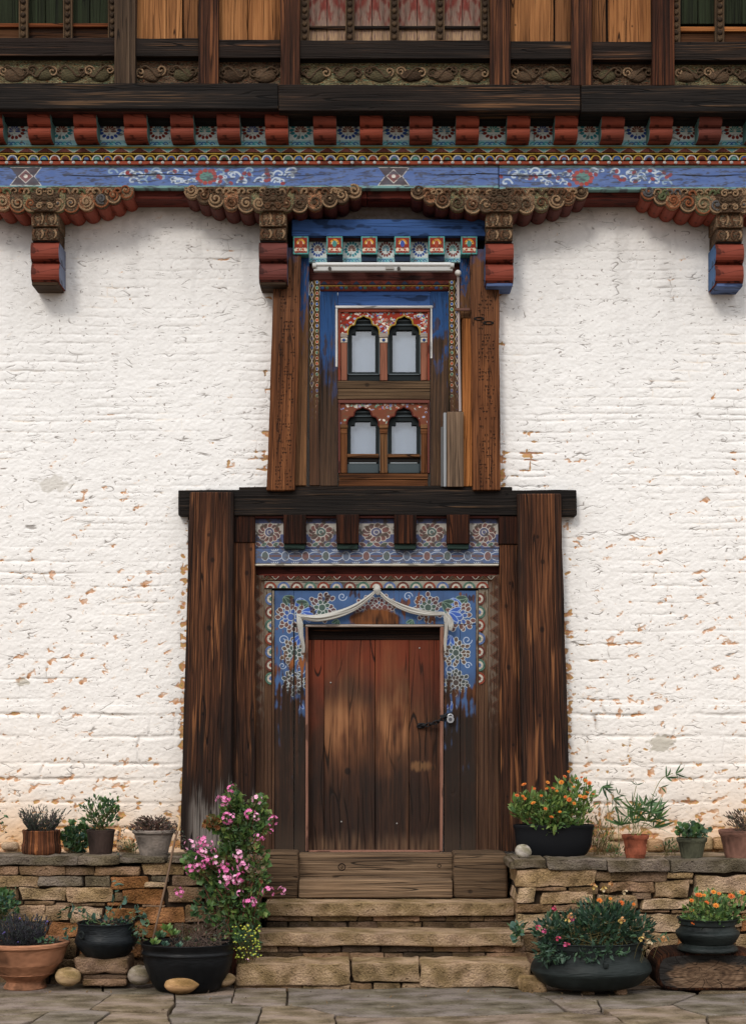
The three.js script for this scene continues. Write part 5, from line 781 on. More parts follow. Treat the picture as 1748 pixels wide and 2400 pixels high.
// ================================================================ STONE TERRACES AND STEPS
const TOP = 0.826, TZ = 0.75;
const stoneMats = { tan: [stone(0.58, 0.38, 0.225), stone(0.5, 0.33, 0.2), stone(0.64, 0.44, 0.28)], brown: [stone(0.34, 0.21, 0.125), stone(0.29, 0.185, 0.115), stone(0.38, 0.23, 0.135)], grey: [stone(0.3, 0.235, 0.175), stone(0.26, 0.205, 0.155)], orange: [stone(0.44, 0.2, 0.08), stone(0.4, 0.175, 0.07)], cope: [stone(0.2, 0.16, 0.12), stone(0.24, 0.185, 0.135)], step: [stone(0.48, 0.325, 0.195), stone(0.44, 0.3, 0.182)], dark: [stone(0.13, 0.085, 0.055), stone(0.165, 0.105, 0.065), stone(0.1, 0.068, 0.047)] };
for (const k in stoneMats) for (const m of stoneMats[k]) m.bumpScale = 0.03;
const pick = (k, n) => stoneMats[k][n % stoneMats[k].length];
function stoneAt(par, name, x0, y0, x1, y1, z, depth, mat, amp = 0.009, r = 0.018) { const w = PS(x1 - x0, z), h = PS(y1 - y0, z); const jr = rng(SEED + 7), J = () => (jr() - 0.5) * Math.min(0.035, h * 0.35, w * 0.2); return mk(name, rbox(w, h, depth, Math.min(r, h * 0.35), { quad: [-w / 2 + J(), w / 2 + J(), -w / 2 + J(), w / 2 + J()], seg: [Math.max(2, Math.min(9, Math.round(w / 0.05))), Math.max(2, Math.min(5, Math.round(h / 0.04))), 2], amp: Math.min(amp, h * 0.12), freq: 13, seed: SEED++, uv: [0.5, 0.5] }), mat, par, [PX((x0 + x1) / 2, z), PY((y0 + y1) / 2, z), z - depth / 2], [0, 0, w < 0.5 ? (jr() - 0.5) * 0.035 : 0]); }
function terrace(name, label, cx, ox, oy, sc, rows, xa, xb) {
  const t = thing(name, label, 'retaining wall', [cx, 0, TZ]);
  const core = new THREE.BoxGeometry(PX(xb, TZ - 0.05) - PX(xa, TZ - 0.05), TOP - 0.02, TZ - 0.04); mk('earth_core', core, plain(0.035, 0.024, 0.016, 1), t, [(PX(xa, TZ - 0.05) + PX(xb, TZ - 0.05)) / 2, (TOP - 0.02) / 2 - 0.02, (TZ - 0.06) / 2]);
  const topG = rbox(PX(xb, 0.4) - PX(xa, 0.4) - 0.05, 0.03, TZ - 0.3, 0.005, { seg: [60, 1, 8], amp: 0.006, freq: 20, seed: 4, uv: [0.5, 0.5] }); mk('packed_earth', topG, stone(0.3, 0.215, 0.145), t, [(PX(xa, 0.4) + PX(xb, 0.4)) / 2, TOP - 0.016, (TZ - 0.3) / 2]);
  let n = 0;
  for (const [k, list] of rows) for (const [x0, y0, x1, y1, kk] of list) {
    const cope = k === 'cope', z = TZ + (cope ? 0.03 : 0) + ((n * 37) % 11) * 0.0022 - 0.012; n++;
    const g = 1.2; stoneAt(t, cope ? 'coping_stone' : 'stone', ox + x0 / sc + g * 0.5, oy + y0 / sc + (cope ? 0 : 0.3), ox + x1 / sc - g * 0.5, oy + y1 / sc - 0.3, z, cope ? 0.34 : (x0 < 120 && ox > 1000 ? 0.7 : 0.16), pick(kk ?? k, n), cope ? 0.014 : 0.017, cope ? 0.006 : 0.008);
  }
  // packing slivers in the joints
  const rr = rng(xa + 5); for (let i = 0; i < 60; i++) { const x = lerp(xa, xb, rr()), y = lerp(2040, 2310, rr()), w = 10 + rr() * 26, h = 3 + rr() * 5; stoneAt(t, 'packing_stone', x, y, x + w, y + h, TZ - 0.016 - rr() * 0.01, 0.06, pick(rr() < 0.5 ? 'brown' : 'tan', i), 0.004, 0.006); }
  return t;
}
terrace('stone_terrace', 'dry laid rubble stone terrace left of the steps, topped with grey slabs', -2.1, 0, 1980, 2.581, [
  ['cope', [[-420, 72, -60, 124], [-58, 68, 466, 124], [468, 68, 716, 122], [720, 74, 1000, 112], [1004, 72, 1168, 112], [1172, 70, 1560, 120]]],
  ['brown', [[-420, 128, -44, 186], [-40, 128, 110, 186], [114, 127, 396, 186], [400, 131, 571, 186], [575, 131, 852, 187], [862, 115, 1118, 185, 'tan'], [1122, 122, 1400, 186], [1404, 122, 1560, 186]]],
  ['grey', [[-420, 188, -12, 258], [-8, 189, 230, 258, 'tan'], [233, 190, 500, 252], [503, 190, 666, 252], [672, 193, 905, 268, 'orange'], [875, 226, 1004, 262, 'tan'], [918, 192, 1030, 226], [1033, 190, 1250, 247, 'brown'], [1254, 190, 1560, 250]]],
  ['tan', [[-420, 262, -64, 345], [-60, 262, 112, 342], [115, 260, 404, 340], [407, 256, 690, 350], [694, 290, 742, 345, 'brown'], [744, 266, 992, 362, 'orange'], [1008, 256, 1232, 350, 'brown'], [1236, 252, 1560, 350, 'dark']]],
  ['brown', [[-60, 346, 140, 368], [144, 342, 330, 366], [334, 352, 640, 372], [644, 350, 740, 372, 'orange'], [860, 365, 1000, 378]]],
  ['tan', [[-420, 372, -10, 466], [-6, 372, 78, 466], [81, 371, 270, 466], [276, 370, 420, 462], [424, 375, 622, 470], [626, 388, 832, 458, 'orange'], [835, 382, 900, 425, 'orange'], [872, 378, 1114, 476, 'orange'], [1118, 372, 1310, 470, 'brown'], [1314, 356, 1560, 470, 'dark']]],
  ['orange', [[-420, 470, -64, 562, 'tan'], [-60, 470, 110, 562, 'tan'], [113, 470, 280, 562], [284, 468, 470, 562], [474, 474, 720, 570, 'brown'], [724, 462, 868, 560], [872, 480, 1060, 562], [1064, 474, 1300, 562, 'dark'], [1304, 474, 1560, 562, 'dark']]],
  ['brown', [[-420, 566, -10, 690], [-6, 566, 180, 650, 'tan'], [184, 566, 460, 690], [464, 574, 700, 690, 'orange'], [704, 564, 860, 690, 'orange'], [864, 566, 1100, 690], [1104, 566, 1560, 690, 'dark']]],
  ['brown', [[-420, 694, 200, 790], [204, 694, 450, 790], [454, 694, 760, 790], [764, 694, 880, 790], [884, 694, 1150, 790], [1154, 694, 1560, 790, 'dark'], [-420, 794, 300, 858], [304, 794, 760, 858], [764, 794, 1140, 858], [1144, 794, 1560, 858, 'dark']]],
], -160, 604);
const rt = terrace('stone_terrace', 'dry laid rubble stone terrace right of the steps, with a squared left corner', 2.1, 1180, 1980, 2.908, [
  ['cope', [[70, 98, 294, 160], [298, 100, 700, 172], [704, 104, 1132, 186], [1136, 104, 1700, 190], [1704, 106, 2300, 190]]],
  ['tan', [[88, 164, 626, 286], [634, 180, 1108, 250, 'brown'], [660, 254, 1018, 322, 'brown'], [1114, 192, 1290, 232], [1230, 236, 1292, 268], [1294, 212, 1700, 342], [1704, 196, 2300, 330]]],
  ['tan', [[1024, 238, 1266, 368], [186, 290, 430, 316, 'brown'], [434, 288, 640, 340, 'brown'], [870, 326, 1012, 372, 'brown']]],
  ['tan', [[88, 292, 222, 400], [245, 319, 610, 405], [632, 345, 914, 430], [944, 372, 1268, 442], [1274, 346, 1700, 420], [1704, 334, 2300, 430]]],
  ['brown', [[92, 404, 330, 462], [334, 410, 520, 464], [524, 412, 900, 466], [916, 446, 1130, 462], [1140, 446, 1700, 470], [1704, 434, 2300, 470]]],
  ['tan', [[88, 470, 334, 600], [340, 474, 620, 600], [624, 474, 905, 600], [912, 468, 1250, 602], [1256, 474, 1610, 560], [1256, 564, 1610, 600, 'brown'], [1614, 474, 1760, 600, 'orange'], [1764, 474, 2300, 600]]],
  ['tan', [[88, 604, 330, 724, 'brown'], [334, 604, 700, 722], [704, 606, 990, 722], [994, 604, 1184, 720], [1188, 604, 1580, 722, 'orange'], [1584, 604, 1760, 714], [1764, 604, 2300, 720]]],
  ['brown', [[88, 728, 400, 860], [404, 728, 700, 860], [704, 728, 960, 860], [964, 726, 1112, 850, 'tan'], [1116, 726, 1240, 800], [1244, 726, 1600, 830, 'tan'], [1604, 720, 2300, 830]]],
  ['brown', [[88, 864, 500, 1010], [504, 864, 900, 1010], [904, 856, 1200, 1010], [1204, 836, 1760, 1010], [1764, 836, 2300, 1010]]],
], 1212, 1990);
mk('coping_stone', rbox(0.1, 0.055, 0.68, 0.015, { seg: [2, 1, 6], amp: 0.007, freq: 14, seed: 9, uv: [0.5, 0.5] }), pick('cope', 1), rt, [PX(1204, 0.6), TOP - 0.03, 0.42]);
{
  const t = thing('entrance_steps', 'three worn stone steps on rubble risers under a wooden threshold, before the door', 'steps', [0, 0, 1.1]);
  const slab = (a, b, top, bot, z, d, k, amp = 0.009) => { const m = stoneAt(t, 'step_slab', a, top, b, bot, z, d, pick('step', k), amp, 0.012); return m; };
  slab(550, 820.5, 2258, 2310, 1.1, 0.36, 0); slab(822.5, 984, 2257, 2302, 1.098, 0.36, 1); slab(986, 1242, 2258, 2315, 1.102, 0.36, 0);
  slab(597, 1226, 2187, 2218, 0.83, 0.34, 1, 0.008); slab(618, 1208, 2116, 2148, 0.55, 0.3, 0, 0.008);
  const rr = rng(23), riser = (xa, xb, ya, yb, z, rows, dark) => { for (let r = 0; r < rows; r++) { const y0 = lerp(ya, yb, r / rows), y1 = lerp(ya, yb, (r + 1) / rows); for (let x = xa; x < xb - 6;) { let w = 34 + rr() * 90; if (x + w > xb - 20) w = xb - x; stoneAt(t, 'riser_stone', x + 0.8, y0 + rr() * 1.6, x + w - 0.8, y1 - rr() * 1.4, z - rr() * 0.014, 0.1, pick(rr() < dark ? 'dark' : rr() < 0.6 ? 'brown' : 'step', Math.floor(rr() * 9)), 0.005, 0.008); x += w; } } };
  riser(548, 1240, 2304, 2326, 1.082, 1, 0.1); riser(598, 1232, 2217, 2233, 0.79, 1, 0.3); riser(592, 1232, 2233, 2254, 0.8, 1, 0.4); riser(622, 1208, 2147, 2160, 0.51, 1, 0.3); riser(620, 1210, 2160, 2184, 0.515, 1, 0.5);
  const core = (x0, x1, y0, y1, z0, z1) => { const g = new THREE.BoxGeometry(x1 - x0, y1 - y0, z1 - z0); mk('rubble_core', g, plain(0.03, 0.02, 0.014, 1), t, [(x0 + x1) / 2, (y0 + y1) / 2, (z0 + z1) / 2]); };
  core(PX(612, 0.8), PX(1212, 0.8), -0.02, 0.29, 0.05, 0.745); core(PX(630, 0.5), PX(1206, 0.5), 0.29, 0.47, 0.05, 0.46); core(PX(560, 1.05), PX(1236, 1.05), -0.02, 0.11, 0.75, 1.04);
  board(t, 'threshold_beam', 699.5, 2062, 1061, 2105, 0.32, 0.3, M.grey, { amp: 0.003, r: 0.012, seed: 71 }); board(t, 'threshold_board', 701, 2001, 1060, 2060, 0.14, 0.16, M.grey2, { amp: 0.002, r: 0.006, seed: 83 });
  board(t, 'threshold_block', 606, 1999, 698, 2106, 0.3, 0.32, wood('grey', [1.05, 0.95, 0.84], 0.012), { amp: 0.005, r: 0.016, grain: 'x', seed: 90 }); board(t, 'threshold_block', 1062.5, 2000, 1188, 2106, 0.3, 0.32, wood('grey', [0.85, 0.78, 0.7], 0.012), { amp: 0.005, r: 0.02, grain: 'x', seed: 95 });
  const knot = new THREE.TorusGeometry(PS(8, 0.14), PS(1.2, 0.14), 6, 18); mk('knot', knot, M.beam2, t, [PX(801, 0.14), PY(2032, 0.14), 0.139]); mk('knot', new THREE.SphereGeometry(PS(4, 0.14), 8, 6).scale(1, 1, 0.3), M.grey2, t, [PX(801, 0.14), PY(2032, 0.14), 0.14]); mk('knot', new THREE.TorusGeometry(PS(4, 0.14), PS(0.9, 0.14), 6, 14), M.beam2, t, [PX(1029, 0.14), PY(2029, 0.14), 0.139]);
}
// loose boulders
function boulder(label, px, py, rx, ry, z, col, name = 'boulder', rot = 0, group) { const g = new THREE.SphereGeometry(1, 28, 20); jitterGeo(g, 0.08, 1.6, px); g.scale(PS(rx, z), PS(ry, z), PS(rx * 0.8, z)); g.computeVertexNormals(); const m = mk(name, g, stone(...col, 0.004), scene, [PX(px, z), PY(py, z), z], [0, 0, rot]); tag(m, label, name === 'boulder' ? 'boulder' : 'stone', group); return m; }
boulder('rounded tan boulder between the big terracotta bowl and the rough stone block', 161, 2289, 31, 22, 1.16, [0.42, 0.285, 0.15]);
boulder('grey rounded boulder with a crack, left of the big black oval tub', 328, 2285, 28, 24, 1.12, [0.3, 0.245, 0.19]);
boulder('orange streaked boulder lying in front of the big black oval tub', 426, 2308, 40, 22, 1.32, [0.43, 0.25, 0.115], 'boulder', 0.05);
boulder('small brown boulder at the left end of the lowest step', 527, 2297, 26, 16, 1.16, [0.26, 0.175, 0.1], 'boulder', 0.25);
boulder('pale grey stone at the corner of the right terrace top, beside the long black planter', 1225, 1996, 19, 17, 0.66, [0.42, 0.37, 0.31], 'boulder', -0.2);
{
  const m = mk('rock', rbox(PS(60, 1.2), PS(38, 1.2), 0.16, 0.02, { seg: [5, 4, 3], amp: 0.013, freq: 13, seed: 4, uv: [0.5, 0.5], quad: [-PS(28, 1.2), PS(32, 1.2), -PS(30, 1.2), PS(22, 1.2)] }), stone(0.44, 0.29, 0.16, 0.02), scene, [PX(1248, 1.2), PY(2313, 1.2), 1.16], [0.05, 0.2, -0.06]); tag(m, 'small angular tan rock leaning against the large dark basin beside the lowest step', 'rock');
  const t = thing('stone_block', 'rough layered brown stone block under the small black cauldron', 'stone', [PX(240, 1.02), 0, 1.02]);
  stoneAt(t, 'upper_layer', 176, 2246, 306, 2284, 1.14, 0.28, pick('brown', 1), 0.014, 0.02); stoneAt(t, 'lower_layer', 196, 2284, 298, 2296, 1.12, 0.25, pick('dark', 1), 0.008, 0.01); stoneAt(t, 'lower_layer', 194, 2296, 296, 2312, 1.14, 0.26, pick('brown', 0), 0.008, 0.012);
}
{ // log slab carrying the right cauldron
  const z = 1.2, t = thing('log_block', 'squat old log with cracked brown cut face, under the cauldron of orange flowers', 'log', [PX(1660, z), 0, z - 0.16]);
  const tex = bake(512, 256, (u, v, o) => { const x = (u - 0.42) * 2, y = (v - 0.42) * 2, a = Math.atan2(y, x), r = Math.hypot(x, y), f = fbm(u * 7, v * 5, 4); ramp(o, [0.06, 0.035, 0.022], [0.135, 0.082, 0.05], [0.21, 0.135, 0.085], clamp(0.5 + 0.18 * Math.sin(r * 46 + 5 * f) + 0.8 * f)); const k = Math.abs(noise(a * 2.6 + 9, r * 1.3 + 3)), ck = sstep(0.035, 0.01, k); mix3(o, [0.012, 0.01, 0.008], ck * 0.9); const edge = Math.hypot(x * 0.98 - 0.2, (y + 0.1) * 1.12) + 0.3 * f; mix3(o, [0.022, 0.019, 0.017], sstep(0.7, 0.95, edge)); o[3] = clamp(0.5 + f - 0.6 * ck); });
  const rx = PS(128, z), ry = PS(47, z), sh = new THREE.Shape(), N = 40; for (let i = 0; i < N; i++) { const a = i / N * 6.2832, s = Math.pow(Math.abs(Math.cos(a)), 0.42) * Math.sign(Math.cos(a)), q = Math.pow(Math.abs(Math.sin(a)), 0.5) * Math.sign(Math.sin(a)), w = 1 + 0.03 * vnoise3(Math.cos(a) * 3, Math.sin(a) * 3, 2); sh[i ? 'lineTo' : 'moveTo'](s * rx * w, q * ry * w); } sh.closePath();
  const g = new THREE.ExtrudeGeometry(sh, { depth: 0.32, bevelEnabled: true, bevelThickness: 0.03, bevelSize: 0.025, bevelOffset: -0.025, bevelSegments: 3 }); { const p = g.attributes.position, u = g.attributes.uv; for (let i = 0; i < p.count; i++) u.setXY(i, p.getX(i) / (2 * rx) + 0.5, p.getY(i) / (2 * ry) + 0.5); }
  mk('cut_face', g, [std({ map: tex.map, bumpMap: tex.bump, bumpScale: 0.012, roughness: 0.9 }), std({ map: TW.brown.map, bumpMap: TW.brown.bump, bumpScale: 0.01, color: C(0.45, 0.42, 0.4), roughness: 0.95 })], t, [PX(1662, z), 0.135, z - 0.33]);
}

// ================================================================ POTS
function lathe(prof, sx = 1, sz = 1, seg = 56) { const g = new THREE.LatheGeometry(prof.map(([r, y]) => new THREE.Vector2(r, y)), seg); g.scale(sx, 1, sz); g.computeVertexNormals(); return g; }
// smooth a profile through its points
const smooth = (pts, n = 6) => new THREE.SplineCurve(pts.map(([r, y]) => new THREE.Vector2(r, y))).getPoints(pts.length * n).map((v) => [Math.max(0.0001, v.x), v.y]);
const potTex = bake(256, 256, (u, v, o) => { const a = fbm(u * 5, v * 4, 5, 5, 4), b = noise(u * 36, v * 30, 36, 30), st = noise(u * 30, v * 3, 30, 3); const s = clamp(0.72 + 0.85 * a + 0.12 * b + 0.16 * st); o[0] = o[1] = o[2] = s; const lime = sstep(0.15, 0.4, a + 0.2 * st); mix3(o, [0.95, 0.92, 0.9], lime * 0.4); o[3] = clamp(0.5 + 0.5 * a + 0.3 * b); });
const clay = (r, g, b, rough = 0.85, bump = 0.004, extra = {}) => std({ map: potTex.map, bumpMap: potTex.bump, bumpScale: bump, color: C(r, g, b), roughness: rough, ...extra });
const soil = stone(0.05, 0.034, 0.024, 0.03);
// a pot standing at (px, base y in pixels) at depth z; the profile is [radius, height] in pixels from the foot, outer face only
function pot(name, label, px, baseY, z, prof, mat, { sx = 1, sz = 1, wall = 5, soilDrop = 8, group, noSmooth, y } = {}) {
  const by = y ?? PY(baseY, z), t = thing(name, label, 'potted plant', [PX(px, z), by, z], group), P = prof.map(([r, h]) => [PS(r, z), PS(h, z)]), [tr, th] = P[P.length - 1];
  const outer = noSmooth ? P : smooth(P), w = PS(wall, z), inner = [[tr - w * 0.4, th + w * 0.25], [tr - w, th], [tr - w * 1.15, th - PS(soilDrop + 6, z)]];
  mk('pot', lathe([[0.0005, P[0][1]], [P[0][0] * 0.96, P[0][1]], ...outer, ...inner], sx, sz), mat, t, [PX(px, z), by, z]);
  const sg = new THREE.CircleGeometry(tr - w * 1.05, 32); sg.rotateX(-Math.PI / 2); sg.scale(sx, 1, sz); mk('soil', sg, soil, t, [PX(px, z), by + th - PS(soilDrop, z), z]);
  t.userData.top = by + th - PS(soilDrop, z); return t;
}
// ================================================================ LEAVES AND FLOWERS
function leafGeo(L, W, fold = 0.25, bend = 0.25, n = 3) { const P = [], UV = [], I = []; for (let i = 0; i <= n; i++) { const t = i / n, w = W * Math.sin(Math.PI * Math.pow(t, 0.8)) * 0.5 + (i === 0 ? W * 0.04 : 0), y = L * t, z = -bend * L * t * t; P.push(-w, y, z + fold * w, 0, y, z, w, y, z + fold * w); UV.push(0, t, 0.5, t, 1, t); } for (let i = 0; i < n; i++) for (const k of [0, 1]) { const a = i * 3 + k; I.push(a, a + 1, a + 4, a, a + 4, a + 3); } const g = new THREE.BufferGeometry(); g.setAttribute('position', new THREE.Float32BufferAttribute(P, 3)); g.setAttribute('uv', new THREE.Float32BufferAttribute(UV, 2)); g.setIndex(I); g.computeVertexNormals(); return g; }
function roundLeafGeo(Rr, lobes = 5) { const P = [0, 0, 0], UV = [0.5, 0.5], I = [], n = 15; for (let i = 0; i <= n; i++) { const a = -1.25 + i / n * (6.2832 - 0.7) - 0.0, r = Rr * (0.86 + 0.14 * Math.cos(a * lobes)); P.push(Math.sin(a) * r, Rr * 0.55 + Math.cos(a) * r, 0.22 * Rr * Math.cos(a * 2) + 0.1 * Rr); UV.push(0.5 + Math.sin(a) / 2, 0.5 + Math.cos(a) / 2); if (i) I.push(0, i, i + 1); } P[1] = Rr * 0.35; const g = new THREE.BufferGeometry(); g.setAttribute('position', new THREE.Float32BufferAttribute(P, 3)); g.setAttribute('uv', new THREE.Float32BufferAttribute(UV, 2)); g.setIndex(I); g.computeVertexNormals(); return g; }
const leafMat = (r, g, b, rough = 0.6) => new THREE.MeshPhysicalMaterial({ color: C(r, g, b), roughness: rough, transmission: 0.25, thickness: 0, side: THREE.DoubleSide });
const GREEN = { deep: [leafMat(0.04, 0.1, 0.036), leafMat(0.06, 0.135, 0.042), leafMat(0.028, 0.072, 0.034)], mid: [leafMat(0.09, 0.18, 0.035), leafMat(0.125, 0.22, 0.045), leafMat(0.06, 0.13, 0.03), leafMat(0.19, 0.27, 0.06)], olive: [leafMat(0.09, 0.11, 0.03), leafMat(0.13, 0.13, 0.04), leafMat(0.06, 0.09, 0.03)], dry: [leafMat(0.12, 0.06, 0.04, 0.9), leafMat(0.085, 0.045, 0.035, 0.9), leafMat(0.17, 0.1, 0.06, 0.9), leafMat(0.05, 0.05, 0.03, 0.9)], heather: [leafMat(0.045, 0.06, 0.035, 0.8), leafMat(0.07, 0.05, 0.05, 0.8), leafMat(0.03, 0.045, 0.03, 0.8)], lavender: [leafMat(0.012, 0.012, 0.018, 0.8), leafMat(0.018, 0.015, 0.028, 0.8), leafMat(0.018, 0.026, 0.02, 0.8)], blue: [leafMat(0.05, 0.12, 0.085), leafMat(0.035, 0.09, 0.065), leafMat(0.08, 0.15, 0.09)] };
const stemMat = plain(0.12, 0.1, 0.04, 0.8), redStem = plain(0.2, 0.075, 0.05, 0.8), twigMat = plain(0.1, 0.07, 0.05, 0.9);
const dummy = new THREE.Object3D(), UP = new THREE.Vector3(0, 1, 0), dirV = new THREE.Vector3();
// leaves: list of {p, d, s}; the nearest 300 are meshes of their own, the rest one instanced mass
function leaves(t, list, geos, mats, seed, limit = 300, name = 'leaf') {
  const rr = rng(seed); list.sort((a, b) => b.p[2] * 1 + b.s * 0.3 - a.p[2] - a.s * 0.3);
  const place = (o, l) => { dirV.set(...l.d).normalize(); o.position.set(...l.p); o.quaternion.setFromUnitVectors(UP, dirV); o.rotateY(l.roll ?? rr() * 6.2832); o.scale.setScalar(l.s); };
  list.slice(0, limit).forEach((l) => { const m = new THREE.Mesh(geos[Math.floor(rr() * geos.length)], mats[Math.floor(rr() * mats.length)]); m.name = name; m.castShadow = m.receiveShadow = true; t.add(m); place(m, l); m.position.sub(t.position); });
  const rest = list.slice(limit); if (!rest.length) return;
  const by = mats.map(() => []); rest.forEach((l) => by[Math.floor(rr() * mats.length)].push(l));
  by.forEach((ls, k) => { if (!ls.length) return; const im = new THREE.InstancedMesh(geos[k % geos.length], mats[k], ls.length); ls.forEach((l, i) => { place(dummy, l); dummy.position.sub(t.position); dummy.updateMatrix(); im.setMatrixAt(i, dummy.matrix); }); im.name = 'foliage'; im.castShadow = im.receiveShadow = true; tag(im, null, null, null, 'stuff'); t.add(im); });
}
// points spread through a lumpy mound: centre, half sizes
function mound(n, c, h, seed, up = 0.6, scale = [0.55, 1.35]) {
  const rr = rng(seed), out = [];
  while (out.length < n) { const x = rr() * 2 - 1, y = rr() * 2 - 1, z = rr() * 2 - 1, r = Math.sqrt(x * x + y * y + z * z), lump = 0.82 + 0.3 * vnoise3(x * 2.6 + seed, y * 2.6, z * 2.6); if (r > lump || r < 0.3 * rr()) continue; if (vnoise3(x * 4 + seed, y * 4, z * 4 + 5) < -0.42) continue; out.push({ p: [c[0] + x * h[0], c[1] + y * h[1], c[2] + z * h[2]], d: [x + (rr() - 0.5) * 1.3, y * 0.7 + up + (rr() - 0.5) * 1.1, z + (rr() - 0.2) * 1.1], s: lerp(scale[0], scale[1], rr()) }); }
  return out;
}
function stems(t, list, base, spread, n, r, mat, seed) { const rr = rng(seed), gs = []; for (let i = 0; i < n && list.length; i++) { const l = list[Math.floor(rr() * list.length)], b = [base[0] + (rr() - 0.5) * spread[0], base[1], base[2] + (rr() - 0.5) * spread[1]]; gs.push(tube([b, [lerp(b[0], l.p[0], 0.35) + (rr() - 0.5) * 0.02, lerp(b[1], l.p[1], 0.55), lerp(b[2], l.p[2], 0.4)], l.p].map((p) => p.map((q, k) => q - t.position.getComponent(k))), r, 8, 4)); } const m = new THREE.Mesh(mergeGeometries(gs), mat); m.name = 'stems'; m.castShadow = true; t.add(m); }
const PT = (x, y, z) => [PX(x, z), PY(y, z), z];
// flower heads
function petalsGeo(n, L, W, tilt, layers = 1, seed = 1) { const gs = [], rr = rng(seed); for (let q = 0; q < layers; q++) for (let i = 0; i < n; i++) { const g = leafGeo(L * (1 - q * 0.25), W, 0.12, -0.2, 2); g.rotateX(tilt + q * 0.45 * Math.sign(-tilt || 1) + (rr() - 0.5) * 0.2); g.rotateY(i / n * 6.2832 + q * 0.4); gs.push(g); } return mergeGeometries(gs); }
function clusterGeo(seed, count = 9, R0 = 0.03) { const rr = rng(seed), gs = []; for (let i = 0; i < count; i++) { const f = petalsGeo(5, 0.0125, 0.0115, 1.0, 1, seed + i), a = rr() * 6.28, e = Math.acos(1 - rr() * 1.25); dirV.set(Math.sin(e) * Math.cos(a), Math.cos(e) * 0.8, Math.sin(e) * Math.sin(a)); dummy.position.copy(dirV).multiplyScalar(R0 * (0.75 + 0.4 * rr())); dummy.quaternion.setFromUnitVectors(UP, dirV.normalize()); dummy.scale.setScalar(1); dummy.updateMatrix(); f.applyMatrix4(dummy.matrix); gs.push(f); } return mergeGeometries(gs); }
const pinks = [leafMat(0.76, 0.2, 0.44, 0.7), leafMat(0.82, 0.32, 0.55, 0.7), leafMat(0.72, 0.15, 0.4, 0.7), leafMat(0.85, 0.45, 0.62, 0.7)], oranges = [leafMat(0.72, 0.2, 0.012, 0.7), leafMat(0.66, 0.14, 0.01, 0.7), leafMat(0.76, 0.27, 0.02, 0.7)];
const marigoldG = petalsGeo(11, 0.024, 0.011, 1.05, 3, 3);
function flower(t, name, geo, mat, p, d, s) { const m = new THREE.Mesh(geo, mat); m.name = name; m.castShadow = true; dirV.set(...d).normalize(); m.position.set(...p).sub(t.position); m.quaternion.setFromUnitVectors(UP, dirV); m.rotateY((p[0] * 91) % 6); m.scale.setScalar(s); t.add(m); return m; }
const stalk = (t, a, b, r, mat) => { const m = new THREE.Mesh(tube([a, [lerp(a[0], b[0], 0.4), lerp(a[1], b[1], 0.6), lerp(a[2], b[2], 0.5)], b].map((p) => p.map((q, k) => q - t.position.getComponent(k))), r, 8, 5), mat); m.name = 'stalk'; m.castShadow = true; t.add(m); return m; };
// ================================================================ PLANTS ON THE TERRACES
const BLACK = plain(0.006, 0.0065, 0.008, 0.4), blackPot = clay(0.008, 0.0085, 0.0095, 0.4, 0.003), ironPot = clay(0.018, 0.023, 0.022, 0.5, 0.004);
const small = leafGeo(0.031, 0.016), narrow = leafGeo(0.038, 0.0085, 0.1, 0.2), broad = leafGeo(0.05, 0.024, 0.2, 0.35), needle = leafGeo(0.03, 0.008, 0.05, 0.1, 2), roundL = roundLeafGeo(0.023), ivyL = roundLeafGeo(0.03, 3), blade = leafGeo(0.15, 0.023, 0.2, 0.35, 5);
{ // log planter with heather
  const barkM = std({ map: TW.brown.map, bumpMap: TW.brown.bump, bumpScale: 0.012, color: C(2.0, 1.9, 1.7), roughness: 0.9 });
  const t = pot('potted_plant', 'heather in a hollow log planter, leftmost pot standing on the left terrace', 98, 2004, 0.58, [[40, 0], [45, 8], [46, 22], [43, 34], [44, 58]], barkM, { wall: 6, soilDrop: 6 });
  { const m = t.children[0], u = m.geometry.attributes.uv; for (let i = 0; i < u.count; i++) u.setXY(i, u.getX(i) * 1.4, u.getY(i) * 0.08); jitterGeo(m.geometry, 0.005, 30, 3); }
  const L = []; const rr = rng(301); for (let k = 0; k < 110; k++) { const a = rr() * 6.28, lean = 0.15 + rr() * 0.75, b = [PX(98 + Math.cos(a) * 22, 0.58), t.userData.top, 0.58 + Math.sin(a) * 0.06], h = PS(30 + rr() * 36 - lean * 14, 0.58); for (let q = 3; q < 18; q++) { const f = q / 18; L.push({ p: [b[0] + Math.cos(a) * lean * h * f, b[1] + h * f, b[2] + Math.sin(a) * lean * h * f], d: [Math.cos(a) * lean + (rr() - 0.5) * 1.6, 1, Math.sin(a) * lean + (rr() - 0.5) * 1.6], s: 0.75 + rr() * 0.4 }); } }
  leaves(t, L, [needle], GREEN.heather, 302, 120); stems(t, L, [PX(98, 0.58), t.userData.top, 0.58], [0.1, 0.08], 26, 0.0016, twigMat, 303);
}
